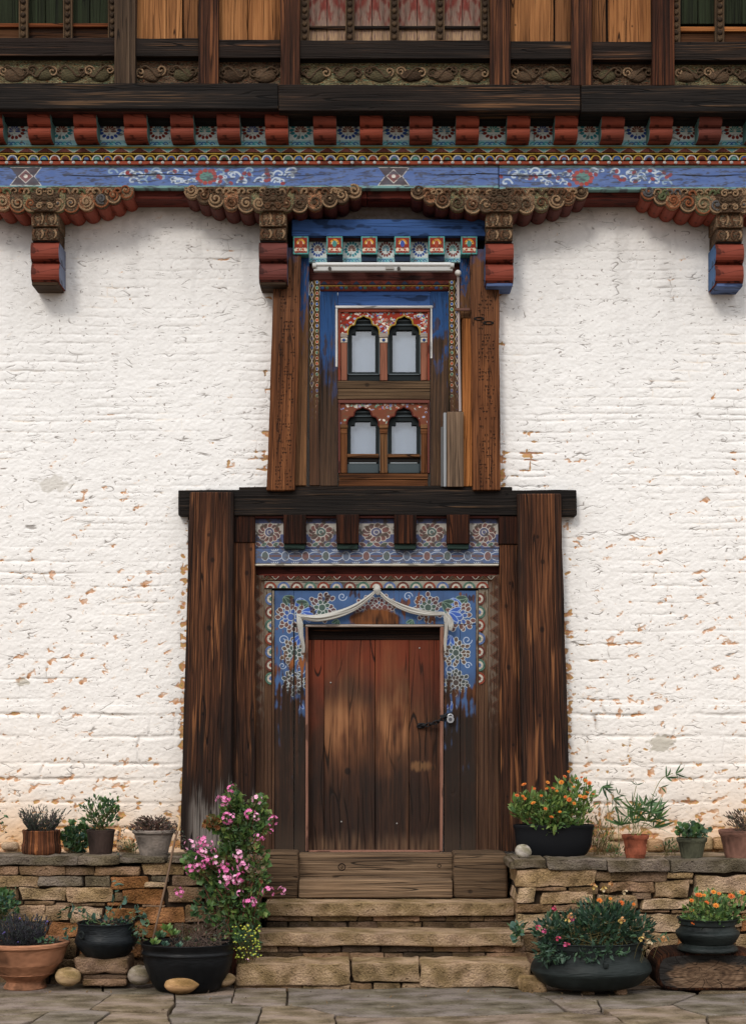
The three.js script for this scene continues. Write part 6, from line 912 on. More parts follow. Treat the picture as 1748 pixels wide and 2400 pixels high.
{ // brown pot with a small leaved shrub
  const t = pot('potted_plant', 'small leaved green shrub in a dark brown tapered pot, on the left terrace', 237, 2005, 0.56, [[25, 0], [27, 10], [32, 54], [34, 60]], clay(0.05, 0.032, 0.026, 0.75), { noSmooth: true });
  const L = mound(340, PT(234, 1906, 0.55), [PS(52, 0.55), PS(44, 0.55), 0.13], 11, 0.9).concat(mound(110, PT(256, 1890, 0.55), [PS(26, 0.55), PS(28, 0.55), 0.07], 12, 1.1));
  leaves(t, L, [small], [...GREEN.deep, GREEN.mid[0]], 13); stems(t, L, [PX(237, 0.56), t.userData.top, 0.56], [0.05, 0.05], 24, 0.0022, stemMat, 14);
  const b = thing('green_bush', 'low bush of pale green leaves growing beside the dark brown pot', 'bush', [PX(178, 0.45), TOP, 0.45]);
  const Q = mound(330, PT(182, 1966, 0.44), [PS(38, 0.44), PS(42, 0.44), 0.12], 15, 0.6); leaves(b, Q, [small, roundL], [GREEN.mid[2], GREEN.deep[1], GREEN.deep[0], GREEN.blue[1]], 16); stems(b, Q, [PX(182, 0.44), TOP, 0.44], [0.14, 0.08], 16, 0.002, stemMat, 17);
}
{ // pale clay pot with dry trailing plant
  const t = pot('potted_plant', 'dry reddish trailing plant in a pale grey clay pot, on the left terrace', 361, 2008, 0.58, [[31, 0], [33, 8], [38, 28], [45, 52], [50, 57], [50, 63]], clay(0.24, 0.2, 0.17, 0.9), { wall: 5 });
  const rr = rng(21), L = []; for (let k = 0; k < 90; k++) { const a = rr() * 6.28, R0 = 26 + rr() * 40, b = t.userData.top, hgt = 10 + rr() * 26; for (let q = 2; q < 12; q++) { const f = q / 12; L.push({ p: [PX(361 + Math.cos(a) * R0 * f, 0.58), b + PS(hgt * Math.sin(f * 2.6) * 1.2 - 14 * f * f, 0.58), 0.58 + Math.sin(a) * R0 * f * 0.003], d: [Math.cos(a) + (rr() - 0.5), 0.7, Math.sin(a) + (rr() - 0.5)], s: 0.6 + rr() * 0.5 }); } }
  leaves(t, L, [narrow, small], GREEN.dry, 22, 200); stems(t, L, [PX(361, 0.58), t.userData.top, 0.58], [0.14, 0.14], 60, 0.0016, plain(0.14, 0.065, 0.05, 0.9), 23);
  const v = []; for (let q = 0; q < 60; q++) { const f = q / 60; v.push({ p: PT(300 - 22 * Math.sin(f * 2.2) + (rr() - 0.5) * 22, 1936 + f * 76, 0.66 + f * 0.1), d: [rr() - 0.5, -0.4 + rr(), 0.7], s: 0.6 + rr() * 0.4 }); } for (let q = 0; q < 70; q++) { const f = q / 70; v.push({ p: PT(406 + 20 * Math.sin(f * 2) + (rr() - 0.5) * 24, 1925 + f * 66, 0.64), d: [rr() - 0.5, -0.4 + rr(), 0.7], s: 0.5 + rr() * 0.4 }); }
  leaves(t, v, [narrow, small], [GREEN.dry[3], GREEN.heather[0], GREEN.dry[1]], 24, 100);
}
{ // sprig entering at the left edge, from a pot just outside the picture
  const t = pot('potted_plant', 'leafy sprigs entering the picture at the far left end of the terrace', -42, 2004, 0.55, [[24, 0], [30, 50], [33, 56]], clay(0.3, 0.12, 0.07), { noSmooth: true });
  const L = []; const rr = rng(31); for (const [x, y] of [[10, 1912], [4, 1938], [8, 1950], [-6, 1900], [-20, 1880], [-30, 1910], [2, 1925], [-14, 1930]]) for (let k = 0; k < 3; k++) L.push({ p: PT(x + (rr() - 0.5) * 8, y + (rr() - 0.5) * 10, 0.58), d: [0.8, rr() - 0.3, 0.4], s: 0.6 + rr() * 0.3 }); leaves(t, L, [broad], GREEN.deep, 32); stems(t, L, [PX(-42, 0.55), t.userData.top, 0.55], [0.03, 0.03], 12, 0.002, stemMat, 33);
}
{ // long black planter of marigolds
  const z = 0.42, t = pot('potted_plant', 'bushy plant with small orange flowers in a long black planter, beside the right door post', 1297, 2010, z, [[56, 0], [76, 8], [88, 30], [92, 62], [95, 72], [95, 77]], BLACK, { sz: 0.34, wall: 5 });
  const L = mound(760, PT(1297, 1908, z + 0.06), [PS(104, z), PS(56, z), 0.13], 41, 0.8, [0.7, 1.15]).concat(mound(240, PT(1340, 1872, z + 0.04), [PS(66, z), PS(50, z), 0.1], 43, 0.9, [0.7, 1.1])).concat(mound(130, PT(1225, 1895, z + 0.06), [PS(28, z), PS(40, z), 0.08], 44, 0.9, [0.7, 1.1]));
  leaves(t, L, [broad, leafGeo(0.055, 0.02, 0.15, 0.5)], [...GREEN.mid, GREEN.mid[1], GREEN.mid[3]], 45); stems(t, L, [PX(1297, z), t.userData.top, z], [0.4, 0.12], 60, 0.0026, plain(0.09, 0.14, 0.04, 0.8), 46);
  [[220, 165], [285, 190], [370, 150], [365, 190], [405, 190], [460, 150], [505, 80], [480, 112], [560, 125], [615, 138], [640, 156], [540, 178], [625, 215], [485, 243], [580, 240], [612, 246], [665, 226], [540, 285], [225, 255], [172, 235], [280, 285], [330, 235], [355, 320], [450, 340], [395, 375], [510, 262], [430, 205], [210, 240], [590, 118]].forEach(([x, y], i) => { const p = PT(1148 + x / 2.753, 1780 + y / 2.753, z + 0.15 + 0.02 * ((i * 5) % 3)); flower(t, 'flower', marigoldG, oranges[i % 3], p, [((i * 7) % 5 - 2) * 0.2, 1, 0.5 + ((i * 3) % 4) * 0.3], [0.95, 0.55, 0.72, 0.62, 0.82][i % 5]); stalk(t, [p[0] - 0.01, p[1] - 0.07, p[2] - 0.04], p, 0.0018, stemMat); });
  // one drooping leaf
  const dl = leafGeo(0.085, 0.03, 0.25, 0.2, 4); const m = new THREE.Mesh(dl, GREEN.mid[3]); m.name = 'leaf'; m.position.set(...PT(1300, 1932, z + 0.14)).sub(t.position); m.rotation.set(0.15, 0, Math.PI - 0.06); t.add(m);
}
{ // wispy weed and self-sown bamboo against the wall
  const t = thing('wispy_weed', 'wispy pale weed growing at the wall foot behind the long black planter', 'weed', [PX(1405, 0.3), TOP, 0.3]), rr = rng(51), L = [];
  for (let k = 0; k < 26; k++) { const x0 = 1392 + rr() * 40, x1 = x0 + (rr() - 0.5) * 50, h = 40 + rr() * 80; for (let q = 2; q < 11; q++) { const f = q / 10; L.push({ p: PT(lerp(x0, x1, f), 1996 - h * f, 0.3 + rr() * 0.1), d: [rr() - 0.5, 0.7, rr() - 0.3], s: 0.4 + rr() * 0.5 }); } }
  leaves(t, L, [small, narrow], [GREEN.olive[0], GREEN.olive[1], GREEN.mid[3], GREEN.dry[2]], 52); stems(t, L, [PX(1405, 0.3), TOP, 0.3], [0.1, 0.05], 40, 0.0014, plain(0.2, 0.15, 0.07, 0.9), 53);
  const b = thing('bamboo_shoots', 'thin bamboo shoots with fan-like narrow leaves leaning along the white wall above the terracotta pot', 'bamboo', [PX(1470, 0.2), TOP, 0.2]), fan = (x, y, n, s, dx, z = 0.26) => { const c = PT(x, y, z); for (let i = 0; i < n; i++) { const a = (i / (n - 1) - 0.5) * 2.2; const m = new THREE.Mesh(blade, GREEN.deep[i % 3]); m.name = 'leaf'; m.castShadow = true; m.position.set(...c).sub(b.position); dirV.set(Math.sin(a + dx), Math.cos(a + dx) * 0.9, 0.3 + 0.3 * ((i * 5) % 3)).normalize(); m.quaternion.setFromUnitVectors(UP, dirV); m.rotateY(i * 2.1); m.scale.setScalar(s * (0.75 + 0.35 * ((i * 7) % 4) / 3)); b.add(m); } };
  const st = (pts, r = 0.0026) => { const m = new THREE.Mesh(tube(pts.map(([x, y]) => { const p = PT(x, y, 0.24); return p.map((q, k) => q - b.position.getComponent(k)); }), r, 24, 5), plain(0.2, 0.19, 0.07, 0.8)); m.name = 'cane'; m.castShadow = true; b.add(m); };
  st([[1478, 1990], [1495, 1930], [1522, 1880], [1550, 1825], [1576, 1812]]); st([[1440, 1990], [1425, 1900], [1418, 1850]]); st([[1470, 1990], [1478, 1900], [1490, 1842]]); st([[1450, 1990], [1446, 1900], [1436, 1862]]);
  fan(1560, 1822, 5, 0.75, 1.1); fan(1582, 1812, 5, 0.7, 1.6); fan(1548, 1845, 3, 0.55, 2.4); fan(1412, 1842, 8, 0.72, 2.6); fan(1420, 1850, 5, 0.6, 1.2); fan(1436, 1872, 6, 0.66, 2.4); fan(1448, 1862, 4, 0.5, 0.8); fan(1490, 1840, 4, 0.45, 0.2); fan(1520, 1880, 4, 0.5, 0.6); fan(1474, 1895, 4, 0.5, -0.4); fan(1440, 1890, 5, 0.5, 2.9); fan(1535, 1868, 3, 0.4, 0.2);
}
{ // terracotta pot with bamboo-like plant
  const z = 0.56, t = pot('potted_plant', 'bright narrow leaved green plant in a small ribbed terracotta pot, on the right terrace', 1488, 2017, z, [[21, 0], [23, 14], [25, 16], [26, 30], [25, 33], [28, 50], [31, 52], [32, 60]], clay(0.3, 0.085, 0.045, 0.8, 0.002), { wall: 4, noSmooth: true, soilDrop: 6 });
  const rr = rng(63), tops = [[1508, 1888], [1490, 1900], [1525, 1905], [1470, 1915], [1540, 1918], [1482, 1930], [1515, 1925], [1500, 1910], [1456, 1935], [1530, 1940]];
  tops.forEach(([x, y], i) => { const c = PT(x, y, z + 0.02 + 0.03 * (i % 3)); stalk(t, [PX(1488 + (rr() - 0.5) * 20, z), t.userData.top, z], c, 0.0022, plain(0.25, 0.24, 0.08, 0.7)); for (let k = 0; k < 9; k++) { const a = (k / 8 - 0.5) * 3.4 + (x - 1495) * 0.012, m = new THREE.Mesh(blade, [GREEN.deep[1], GREEN.mid[0], GREEN.mid[2], GREEN.deep[0]][k % 4]); m.name = 'leaf'; m.castShadow = true; m.position.set(...c).sub(t.position); dirV.set(Math.sin(a), 0.25 + Math.cos(a) * 0.55, 0.55 * (rr() - 0.25)).normalize(); m.quaternion.setFromUnitVectors(UP, dirV); m.rotateY(rr() * 6); m.scale.setScalar(0.55 + rr() * 0.5); t.add(m); } });
}
{ // grey green pot
  const z = 0.56, t = pot('potted_plant', 'low spreading plant with round leaves in a mossy grey green pot, on the right terrace', 1620, 2018, z, [[23, 0], [25, 12], [32, 44], [35, 46], [36, 54]], clay(0.085, 0.085, 0.055, 0.9), { noSmooth: true, soilDrop: 5 });
  const L = mound(90, PT(1622, 1948, z + 0.02), [PS(46, z), PS(17, z), 0.12], 71, 0.9, [0.7, 1.2]); leaves(t, L, [ivyL, roundL], [GREEN.mid[2], GREEN.deep[1], GREEN.blue[2]], 72); stems(t, L, [PX(1620, z), t.userData.top, z], [0.08, 0.08], 30, 0.0018, stemMat, 73);
}
{ // big pale terracotta pot at the right edge
  const z = 0.52, t = pot('potted_plant', 'dry spiky plant in a wide faded terracotta pot, at the right end of the terrace', 1744, 2016, z, [[42, 0], [46, 12], [56, 56], [60, 62], [61, 70]], clay(0.26, 0.13, 0.095, 0.9), { noSmooth: true, soilDrop: 6 });
  const rr = rng(81), L = []; for (let k = 0; k < 60; k++) { const a = rr() * 6.28, R0 = 20 + rr() * 44, h = 16 + rr() * 34; for (let q = 2; q < 10; q++) { const f = q / 10; L.push({ p: [PX(1744 + Math.cos(a) * R0 * f, z), t.userData.top + PS(h * Math.sin(f * 2), z), z + Math.sin(a) * R0 * f * 0.003], d: [Math.cos(a) + rr() - 0.5, 1, Math.sin(a) + rr() - 0.5], s: 0.6 + rr() * 0.5 }); } } leaves(t, L, [narrow], [...GREEN.dry, GREEN.heather[0]], 82, 150); stems(t, L, [PX(1744, z), t.userData.top, z], [0.2, 0.16], 40, 0.0016, twigMat, 83);
}
for (const [x, y, n, w, z, label] of [[1440, 1998, 46, 30, 0.5, 'small tuft of green weeds on the right terrace, left of the terracotta pot'], [1566, 1990, 60, 34, 0.42, 'straggly weeds on the right terrace, between the terracotta and the mossy pot'], [310, 1990, 40, 22, 0.42, 'tuft of weeds on the left terrace, between the dark brown and the pale clay pot']]) {
  const t = thing('weed_tuft', label, 'weeds', [PX(x, z), TOP, z]), L = mound(n, PT(x, y - 6, z), [PS(w, z), PS(15, z), 0.06], x, 0.9, [0.5, 1]); leaves(t, L, [small, narrow], [GREEN.deep[1], GREEN.olive[2], GREEN.mid[2]], x + 1); stems(t, L, [PX(x, z), TOP, z], [PS(w, z), 0.05], 14, 0.0014, stemMat, x + 2);
}

// ================================================================ POTS ON THE PAVING
{ // big terracotta bowl, lavender
  const z = 1.06, t = pot('potted_plant', 'dark lavender in a big terracotta bowl standing on the paving at the left edge', 60, 2318, z, [[46, 0], [50, 4], [44, 14], [46, 22], [66, 36], [68, 40], [84, 60], [86, 63], [96, 92], [100, 100], [104, 103], [104, 110]], clay(0.36, 0.165, 0.09, 0.9, 0.006), { y: 0, wall: 11, soilDrop: 7 });
  const rr = rng(91), L = []; for (let k = 0; k < 220; k++) { const a = rr() * 6.28, q0 = Math.sqrt(rr()), R0 = q0 * 50, lean = 0.1 + q0 * 0.5, h = PS(34 + rr() * 40 - q0 * 16, z), b = [PX(44 + Math.cos(a) * R0, z), t.userData.top, z + Math.sin(a) * R0 * 0.0028]; for (let q = 2; q < 15; q++) { const f = q / 14; L.push({ p: [b[0] + Math.cos(a) * lean * h * f, b[1] + h * f, b[2] + Math.sin(a) * lean * h * f], d: [Math.cos(a) * lean + (rr() - 0.5) * 1.2, 1, Math.sin(a) * lean + (rr() - 0.5) * 1.2], s: 0.7 + rr() * 0.5 }); } }
  leaves(t, L, [needle], GREEN.lavender, 92, 150); stems(t, L, [PX(44, z), t.userData.top, z], [0.26, 0.24], 60, 0.0015, plain(0.035, 0.03, 0.035, 0.9), 93);
  const vio = leafMat(0.1, 0.07, 0.3, 0.8), fg = new THREE.SphereGeometry(0.006, 6, 5); for (let k = 0; k < 16; k++) { const l = L[Math.floor(rr() * L.length)]; flower(t, 'flower', fg, vio, [l.p[0], l.p[1] + 0.006, l.p[2] + 0.01], [0, 1, 0], 0.8 + rr() * 0.6); }
  const w = mound(50, PT(112, 2206, z + 0.1), [PS(30, z), PS(9, z), 0.08], 94, 0.8, [0.6, 1]); leaves(t, w, [small], [GREEN.deep[1], GREEN.blue[0]], 95);
  const b = thing('green_bush', 'soft green bush against the left terrace wall, above the lavender bowl', 'bush', [PX(0, 0.84), 0.3, 0.84]), Q = mound(330, PT(-6, 2118, 0.86), [PS(60, 0.86), PS(44, 0.86), 0.09], 96, 0.6); leaves(b, Q, [roundL, small], [GREEN.mid[2], GREEN.blue[0], GREEN.deep[1]], 97); stems(b, Q, [PX(-10, 0.84), 0.3, 0.84], [0.2, 0.06], 20, 0.002, stemMat, 98);
}
{ // small black cauldron with ivy
  const z = 1.0, t = pot('potted_plant', 'sparse ivy in a small round black cauldron standing on a rough stone block', 250, 2249, z, [[34, 0], [52, 10], [70, 34], [73, 46], [69, 58], [67, 66], [66, 78], [69, 85]], ironPot, { wall: 4, soilDrop: 10, y: PY(2249, z + 0.05) });
  t.children[0].material = clay(0.012, 0.0145, 0.0165, 0.42, 0.003);
  const rg = new THREE.TorusGeometry(PS(8, z), PS(2.2, z), 6, 14); const ring = new THREE.Mesh(rg, ironPot); ring.name = 'handle_ring'; ring.position.set(...PT(192, 2192, z + 0.17)).sub(t.position); ring.rotation.y = -0.7; t.add(ring);
  const rr = rng(101), L = [], vine = (pts, n, s = 1) => { const c = new THREE.CatmullRomCurve3(pts.map(([x, y, zz]) => new THREE.Vector3(...PT(x, y, zz ?? z)))); const m = new THREE.Mesh(tube(pts.map(([x, y, zz]) => PT(x, y, zz ?? z).map((q, k) => q - t.position.getComponent(k))), 0.0022, 24, 5), stemMat); m.name = 'vine'; t.add(m); for (let i = 0; i < n; i++) { const p = c.getPoint(i / n); L.push({ p: [p.x + (rr() - 0.5) * 0.03, p.y + (rr() - 0.5) * 0.03, p.z + 0.02 + rr() * 0.02], d: [rr() - 0.5, rr() - 0.4, 0.9], s: s * (0.6 + rr() * 0.6) }); } };
  vine([[250, 2168], [265, 2120, 0.9], [278, 2080, 0.86], [268, 2058, 0.84]], 9, 1.2); vine([[250, 2168], [290, 2110, 0.88], [302, 2098, 0.86]], 8, 1.1); vine([[240, 2168], [180, 2140, 0.9], [148, 2130, 0.88], [140, 2150, 0.9]], 13, 1.1); vine([[245, 2170], [200, 2135, 0.95], [165, 2118, 0.9]], 8); vine([[300, 2166], [330, 2145, 1.0], [345, 2165, 1.05], [338, 2195, 1.08]], 16, 1); vine([[300, 2168], [325, 2185, 1.08], [330, 2215, 1.1]], 12, 0.9); vine([[190, 2170], [160, 2180, 1.0], [150, 2200, 1.04]], 9, 0.9); vine([[310, 2170], [316, 2130, 0.92], [345, 2140, 0.9]], 8, 1);
  leaves(t, L, [ivyL, roundL], [GREEN.blue[0], GREEN.blue[1], GREEN.blue[2], GREEN.deep[1]], 102); leaves(t, mound(100, PT(248, 2158, z), [PS(66, z), PS(16, z), 0.16], 103, 0.9, [0.5, 1]), [small, narrow], [GREEN.blue[1], GREEN.dry[2], GREEN.olive[2], GREEN.deep[1]], 104);
  leaves(t, mound(70, PT(322, 2190, z + 0.04), [PS(22, z), PS(34, z), 0.06], 105, 0.4, [0.5, 0.9]), [small], [GREEN.dry[0], GREEN.dry[2], GREEN.mid[2], GREEN.olive[1]], 106);
}
{ // big black oval tub
  const z = 1.17, t = pot('potted_plant', 'dry twigs and small rosettes in a big black oval tub below the pink geranium', 441, 2322, z, [[62, 0], [80, 12], [101, 60], [105, 84], [108, 90], [105, 98], [110, 110], [112, 113]], blackPot, { y: 0, sz: 0.74, wall: 6, soilDrop: 14 });
  const sp = t.userData.top, rr = rng(111), L = []; for (let k = 0; k < 46; k++) { const x = 400 + rr() * 130, h = 20 + rr() * 62; for (let q = 1; q < 8; q++) { const f = q / 8; L.push({ p: [PX(x + (rr() - 0.5) * 26, z), sp + PS(h * f, z), z - 0.06 + (rr() - 0.5) * 0.2], d: [rr() - 0.5, 0.9, rr() - 0.4], s: 0.35 + rr() * 0.45 }); } }
  leaves(t, L, [narrow, small], [...GREEN.dry, GREEN.olive[2]], 112, 200); stems(t, L, [PX(455, z), sp, z - 0.04], [0.36, 0.2], 60, 0.0016, plain(0.11, 0.075, 0.06, 0.9), 113);
  for (const [x, y, dz, s, k] of [[362, 2212, 0.14, 1, 'mid'], [388, 2216, 0.17, 0.8, 'blue'], [420, 2219, 0.18, 0.75, 'blue'], [392, 2180, 0.02, 1.2, 'mid'], [376, 2196, 0.06, 1.1, 'deep'], [408, 2190, 0.04, 1, 'mid'], [440, 2204, 0.1, 0.7, 'olive'], [500, 2206, 0.05, 0.6, 'olive']]) { const c = PT(x, y, z + dz), Q = []; for (let i = 0; i < 16; i++) { const a = i * 2.4, e = 0.25 + (i / 16) * 1.1; Q.push({ p: c, d: [Math.cos(a) * Math.sin(e), Math.cos(e), Math.sin(a) * Math.sin(e)], s: s * (0.7 + 0.4 * rr()), roll: -a }); } leaves(t, Q, [broad], GREEN[k], 114 + x); }
}
{ // climbing pink geranium
  const z = 0.98, t = thing('geranium', 'tall ivy geranium with many pink flower clusters, rising beside the left end of the steps', 'flowering plant', [PX(565, z), 0, z]);
  const L = [...mound(560, PT(560, 1935, z), [PS(76, z), PS(70, z), 0.13], 121, 0.4), ...mound(640, PT(560, 2050, z), [PS(78, z), PS(96, z), 0.13], 122, 0.3), ...mound(360, PT(562, 2140, z - 0.02), [PS(72, z), PS(66, z), 0.11], 123, 0.3), ...mound(130, PT(548, 1880, z), [PS(26, z), PS(44, z), 0.06], 124, 0.6), ...mound(300, PT(490, 2030, z - 0.02), [PS(62, z), PS(50, z), 0.09], 125, 0.5), ...mound(120, PT(604, 1910, z), [PS(28, z), PS(56, z), 0.06], 126, 0.5)];
  const mats = [GREEN.mid[0], GREEN.mid[2], GREEN.mid[1], GREEN.olive[0], GREEN.mid[3], GREEN.deep[1], GREEN.mid[2]]; leaves(t, L, [roundL], mats, 127);
  leaves(t, [...mound(300, PT(560, 2180, z - 0.04), [PS(60, z), PS(52, z), 0.08], 128, 0.3), ...mound(160, PT(500, 2120, z - 0.1), [PS(50, z), PS(60, z), 0.05], 129, 0.3)], [small, roundL], GREEN.deep, 130, 0);
  leaves(t, mound(50, PT(500, 1930, z + 0.06), [PS(24, z), PS(14, z), 0.05], 131, 0.6), [roundL], [leafMat(0.28, 0.2, 0.04), leafMat(0.26, 0.1, 0.03), GREEN.olive[1]], 132); leaves(t, mound(70, PT(598, 2030, z + 0.08), [PS(22, z), PS(80, z), 0.04], 133, 0.4, [0.5, 0.9]), [small, roundL], [leafMat(0.3, 0.1, 0.05), GREEN.olive[1], GREEN.dry[2]], 134);
  stems(t, L, [PX(565, z), 0.02, z - 0.04], [0.2, 0.06], 60, 0.003, redStem, 135);
  const cl = [clusterGeo(1, 8, 0.026), clusterGeo(2, 10, 0.03), clusterGeo(3, 9, 0.028)];
  [[700, 140, 1], [600, 280, 1], [655, 270, 0.7], [1000, 270, 0.95], [650, 480, 1.1], [700, 475, 0.7], [915, 430, 1.1], [990, 465, 0.8], [1180, 515, 0.9], [1000, 700, 0.8], [1062, 715, 0.4], [230, 785, 1.1], [365, 745, 1], [435, 775, 0.8], [330, 850, 0.9], [380, 880, 0.8], [500, 855, 0.5], [360, 960, 1], [440, 995, 1.1], [540, 975, 0.9], [230, 1070, 1], [310, 1050, 1], [400, 1010, 0.8], [785, 900, 1.05], [800, 960, 0.7], [840, 1035, 1.05], [640, 1075, 1.05], [610, 1190, 1.05], [690, 1240, 1.15], [660, 1170, 0.8], [810, 1160, 1.15], [760, 1190, 0.8], [100, 1340, 1], [800, 1345, 0.6], [910, 1460, 1.1], [970, 1450, 0.6], [1130, 1330, 1.1], [1290, 1320, 0.8], [1160, 630, 0.45], [890, 2120, 0.35]].forEach(([x, y, s], i) => { const p = PT(400 + x / 4.93, 1820 + y / 4.93, z + 0.15 + 0.015 * (i % 4)); flower(t, 'flower_cluster', cl[i % 3], pinks[i % 4], p, [((i * 7) % 5 - 2) * 0.25, 0.75, 0.8], s * (1.1 + 0.35 * ((i * 11) % 7) / 6)); stalk(t, [lerp(p[0], PX(560, z), 0.35), p[1] - 0.1, z + 0.02], p, 0.0018, redStem); });
}
{ // yellow flowered weed
  const z = 1.12, t = thing('yellow_flowered_plant', 'small feathery plant with yellow green flower heads between the black tub and the lowest step', 'flowering plant', [PX(578, z), 0.16, z - 0.06]);
  const L = mound(330, PT(578, 2212, z - 0.03), [PS(40, z), PS(48, z), 0.06], 141, 0.7, [0.6, 1]); leaves(t, L, [narrow, small], [GREEN.deep[0], GREEN.deep[1], GREEN.deep[2]], 142, 120); stems(t, L, [PX(575, z - 0.06), 0.165, z - 0.06], [0.12, 0.05], 36, 0.0016, stemMat, 143);
  const yel = [leafMat(0.42, 0.4, 0.03), leafMat(0.3, 0.36, 0.03)], fg = petalsGeo(6, 0.008, 0.006, 1.2, 1, 5), rr = rng(144); for (let k = 0; k < 75; k++) flower(t, 'flower', fg, yel[k % 2], PT(545 + rr() * 68, 2166 + rr() * 82, z + 0.035 + rr() * 0.02), [rr() - 0.5, 1, 0.8], 0.7 + rr() * 0.5);
}
{ // great dark basin at the right of the steps
  const z = 1.2, t = pot('potted_plant', 'dense dark green plants with a few pink and yellow blossoms in a large dark basin', 1384, 2332, z, [[74, 10], [112, 20], [138, 46], [141, 58], [134, 74], [122, 86], [118, 96], [120, 116], [127, 121]], ironPot, { y: 0, sz: 0.84, wall: 5, soilDrop: 8 });
  mk('lug', rbox(PS(11, z), PS(12, z), 0.03, 0.006), ironPot, t, [PX(1420, z + 0.34), PY(2262, z + 0.3), z + 0.318]);
  const dark = [GREEN.deep[0], GREEN.deep[2], GREEN.deep[2], leafMat(0.03, 0.075, 0.045), leafMat(0.018, 0.05, 0.03)], slim = leafGeo(0.048, 0.017, 0.2, 0.25), L = [...mound(1000, PT(1384, 2188, z), [PS(126, z), PS(56, z), 0.27], 151, 0.7), ...mound(800, PT(1424, 2158, z), [PS(88, z), PS(46, z), 0.22], 152, 0.8), ...mound(320, PT(1290, 2190, z + 0.06), [PS(44, z), PS(50, z), 0.16], 153, 0.6), ...mound(260, PT(1490, 2180, z + 0.02), [PS(46, z), PS(40, z), 0.16], 154, 0.6), ...mound(150, PT(1384, 2232, z + 0.27), [PS(110, z), PS(20, z), 0.06], 165, 0.1), ...mound(160, PT(1290, 2236, z + 0.2), [PS(38, z), PS(26, z), 0.06], 155, -0.2)];
  leaves(t, L, [slim], dark, 156); stems(t, L, [PX(1384, z), t.userData.top, z], [0.5, 0.4], 90, 0.002, stemMat, 157);
  const dis = [leafMat(0.55, 0.38, 0.1), leafMat(0.5, 0.24, 0.08), leafMat(0.55, 0.42, 0.25)], pk = [leafMat(0.5, 0.03, 0.1), leafMat(0.55, 0.07, 0.2)], cg = clusterGeo(7, 5, 0.016), fix = (x, y, zz) => PT(1148 + x / 2.753, 1780 + y / 2.753, zz);
  [[675, 830], [665, 815], [725, 850], [735, 838], [775, 805], [870, 860], [845, 1045], [855, 1035], [1020, 1180], [975, 1162], [1120, 1160], [1030, 1190], [500, 1045], [520, 1010]].forEach(([x, y], i) => { const p = fix(x, y, z + (y > 1000 ? 0.26 : 0.02)); flower(t, 'flower', cg, dis[i % 3], p, [0, 0.6, 0.8], 1); stalk(t, [lerp(p[0], PX(1400, z), 0.15), p[1] - 0.13, p[2] - 0.06], p, 0.0016, stemMat); });
  [[705, 912], [845, 928], [775, 900], [925, 935]].forEach(([x, y], i) => { const p = fix(x, y, z + 0.03); flower(t, 'flower', marigoldG, oranges[i % 3], p, [0, 0.6, 0.8], i > 1 ? 0.6 : 0.95); stalk(t, [p[0], p[1] - 0.1, p[2] - 0.03], p, 0.0016, stemMat); });
  [[410, 962], [525, 1030], [310, 1085], [345, 1110], [440, 1158], [482, 1198], [500, 1200]].forEach(([x, y], i) => flower(t, 'flower', cg, pk[i % 2], fix(x, y, z + 0.24), [0, 0.5, 0.9], 0.95));
  const twig = mound(60, PT(1405, 2118, z - 0.04), [PS(80, z), PS(20, z), 0.1], 158, 0.9, [0.5, 0.9]); leaves(t, twig, [narrow, small], [GREEN.olive[1], GREEN.dry[2], GREEN.mid[3]], 159);
  const Q = []; for (let i = 0; i < 9; i++) Q.push({ p: PT(1520 + i * 5, 2202 - i * 1.2, z + 0.16), d: [0.6, 0.8 * (i % 2 ? 1 : -1), 0.4], s: 0.9 }); leaves(t, Q, [slim], dark, 160);
  for (const [x, w, n] of [[1378, 26, 1], [1456, 22, 2]]) { const m = stoneAt(scene, 'prop_stone', x - w / 2, 2318, x + w / 2, 2334, z + 0.15, 0.1, pick('brown', n), 0.006, 0.012); tag(m, n === 1 ? 'small brown stone wedged under the middle of the large dark basin' : 'small brown stone wedged under the right part of the large dark basin', 'stone'); }
}
{ // cauldron on the log
  const z = 1.16, t = pot('potted_plant', 'orange flowers in a black iron cauldron standing on the cracked log, at the right edge', 1657, 2252, z, [[58, 0], [70, 4], [68, 12], [60, 18], [64, 24], [72, 36], [74, 46], [66, 54], [63, 64], [70, 76], [72, 78]], ironPot, { wall: 4, soilDrop: 7, y: 0.262 });
  const L = [...mound(520, PT(1660, 2140, z + 0.02), [PS(66, z), PS(56, z), 0.2], 161, 0.8, [0.6, 1]), ...mound(110, PT(1716, 2136, z), [PS(44, z), PS(48, z), 0.14], 162, 0.8, [0.6, 1])]; leaves(t, L, [broad], [GREEN.mid[0], GREEN.mid[2], GREEN.mid[1], GREEN.deep[1], GREEN.mid[3]], 163); stems(t, L, [PX(1657, z), t.userData.top, z], [0.26, 0.26], 60, 0.0022, plain(0.1, 0.15, 0.05, 0.8), 164);
  [[1350, 878, 1], [1335, 876, 0.8], [1440, 858, 0.9], [1475, 868, 0.7], [1553, 886, 1.15], [1625, 862, 1], [1298, 912, 0.8], [1395, 928, 0.9], [1455, 946, 1.05], [1300, 975, 0.7], [1310, 1055, 0.9], [1380, 878, 0.6]].forEach(([x, y, s], i) => { const p = PT(1148 + x / 2.753, 1780 + y / 2.753, z + 0.12 + 0.02 * (i % 3)); flower(t, 'flower', marigoldG, oranges[i % 3], p, [0, 0.75, 0.75], s); stalk(t, [p[0], p[1] - 0.09, p[2] - 0.05], p, 0.0018, stemMat); });
}
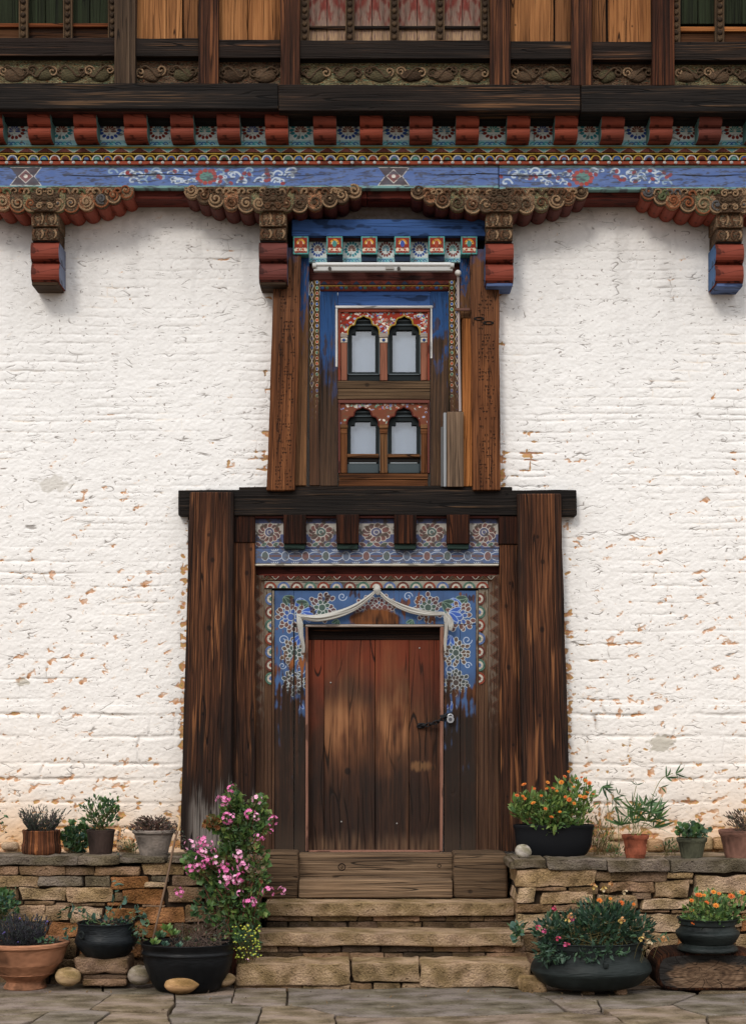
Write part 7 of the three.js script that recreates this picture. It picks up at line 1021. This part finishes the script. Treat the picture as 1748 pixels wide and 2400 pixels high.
{ // sprig out of the joint by the steps
  const z = 1.0, t = thing('wall_sprig', 'little leafy sprig growing from the joint between the steps and the right terrace', 'weed', [PX(1216, z), PY(2215, z), z]), L = mound(30, PT(1214, 2184, z), [PS(18, z), PS(24, z), 0.04], 171, 0.4, [0.8, 1.2]); leaves(t, L, [ivyL, broad], [GREEN.blue[0], GREEN.blue[2], GREEN.deep[1]], 172); stems(t, L, [PX(1222, z - 0.1), PY(2212, z), z - 0.12], [0.01, 0.01], 9, 0.0016, stemMat, 173);
}
{ // leaning stick
  const t = thing('walking_stick', 'thin brown stick with a pale curved handle leaning against the left terrace', 'stick', [PX(358, 0.95), PY(2198, 0.95), 0.95]), off = (p) => p.map((q, k) => q - t.position.getComponent(k));
  const m = new THREE.Mesh(tube([PT(358, 2205, 0.96), PT(378, 2120, 0.92), PT(396, 2040, 0.88), PT(410, 1972, 0.85), PT(417, 1946, 0.84)].map(off), 0.0075, 30, 8), plain(0.16, 0.1, 0.065, 0.8)); m.name = 'shaft'; m.castShadow = true; t.add(m);
  const h = new THREE.Mesh(tube([PT(417, 1948, 0.84), PT(421, 1932, 0.84), PT(421, 1916, 0.835), PT(414, 1912, 0.83)].map(off), 0.008, 16, 8), plain(0.5, 0.33, 0.18, 0.6)); h.name = 'handle'; h.castShadow = true; t.add(h);
}

{ // dry leaves and grit that have blown against the pots
  const rr = rng(201), g = leafGeo(0.026, 0.013, 0.5, 0.6), ms = [leafMat(0.14, 0.08, 0.03, 0.9), leafMat(0.1, 0.06, 0.03, 0.9), leafMat(0.2, 0.12, 0.05, 0.9)], gs = [[], [], []];
  for (let i = 0; i < 90; i++) { const x = lerp(-2.7, 2.7, rr()), z = Math.abs(x) < 1.05 && x > -0.95 ? 1.16 + rr() * rr() * 0.9 : 1.25 + rr() * rr() * 1.1; dummy.position.set(x, 0.008, z); dummy.rotation.set(-1.4 + (rr() - 0.5) * 0.5, rr() * 6, rr()); dummy.scale.setScalar(0.35 + rr() * 0.8); dummy.updateMatrix(); gs[i % 3].push(g.clone().applyMatrix4(dummy.matrix)); }
  dummy.rotation.set(0, 0, 0);
  const litter = new THREE.Group(); litter.name = 'leaf_litter'; scene.add(litter); tag(litter, 'scattered dry leaf scraps on the paving in front of the pots and steps', 'leaf litter', null, 'stuff'); gs.forEach((l, k) => { const m = new THREE.Mesh(mergeGeometries(l), ms[k]); m.name = 'leaf_scraps'; m.receiveShadow = m.castShadow = true; tag(m, null, null, null, 'stuff'); litter.add(m); });
}

renderer.render(scene, camera);
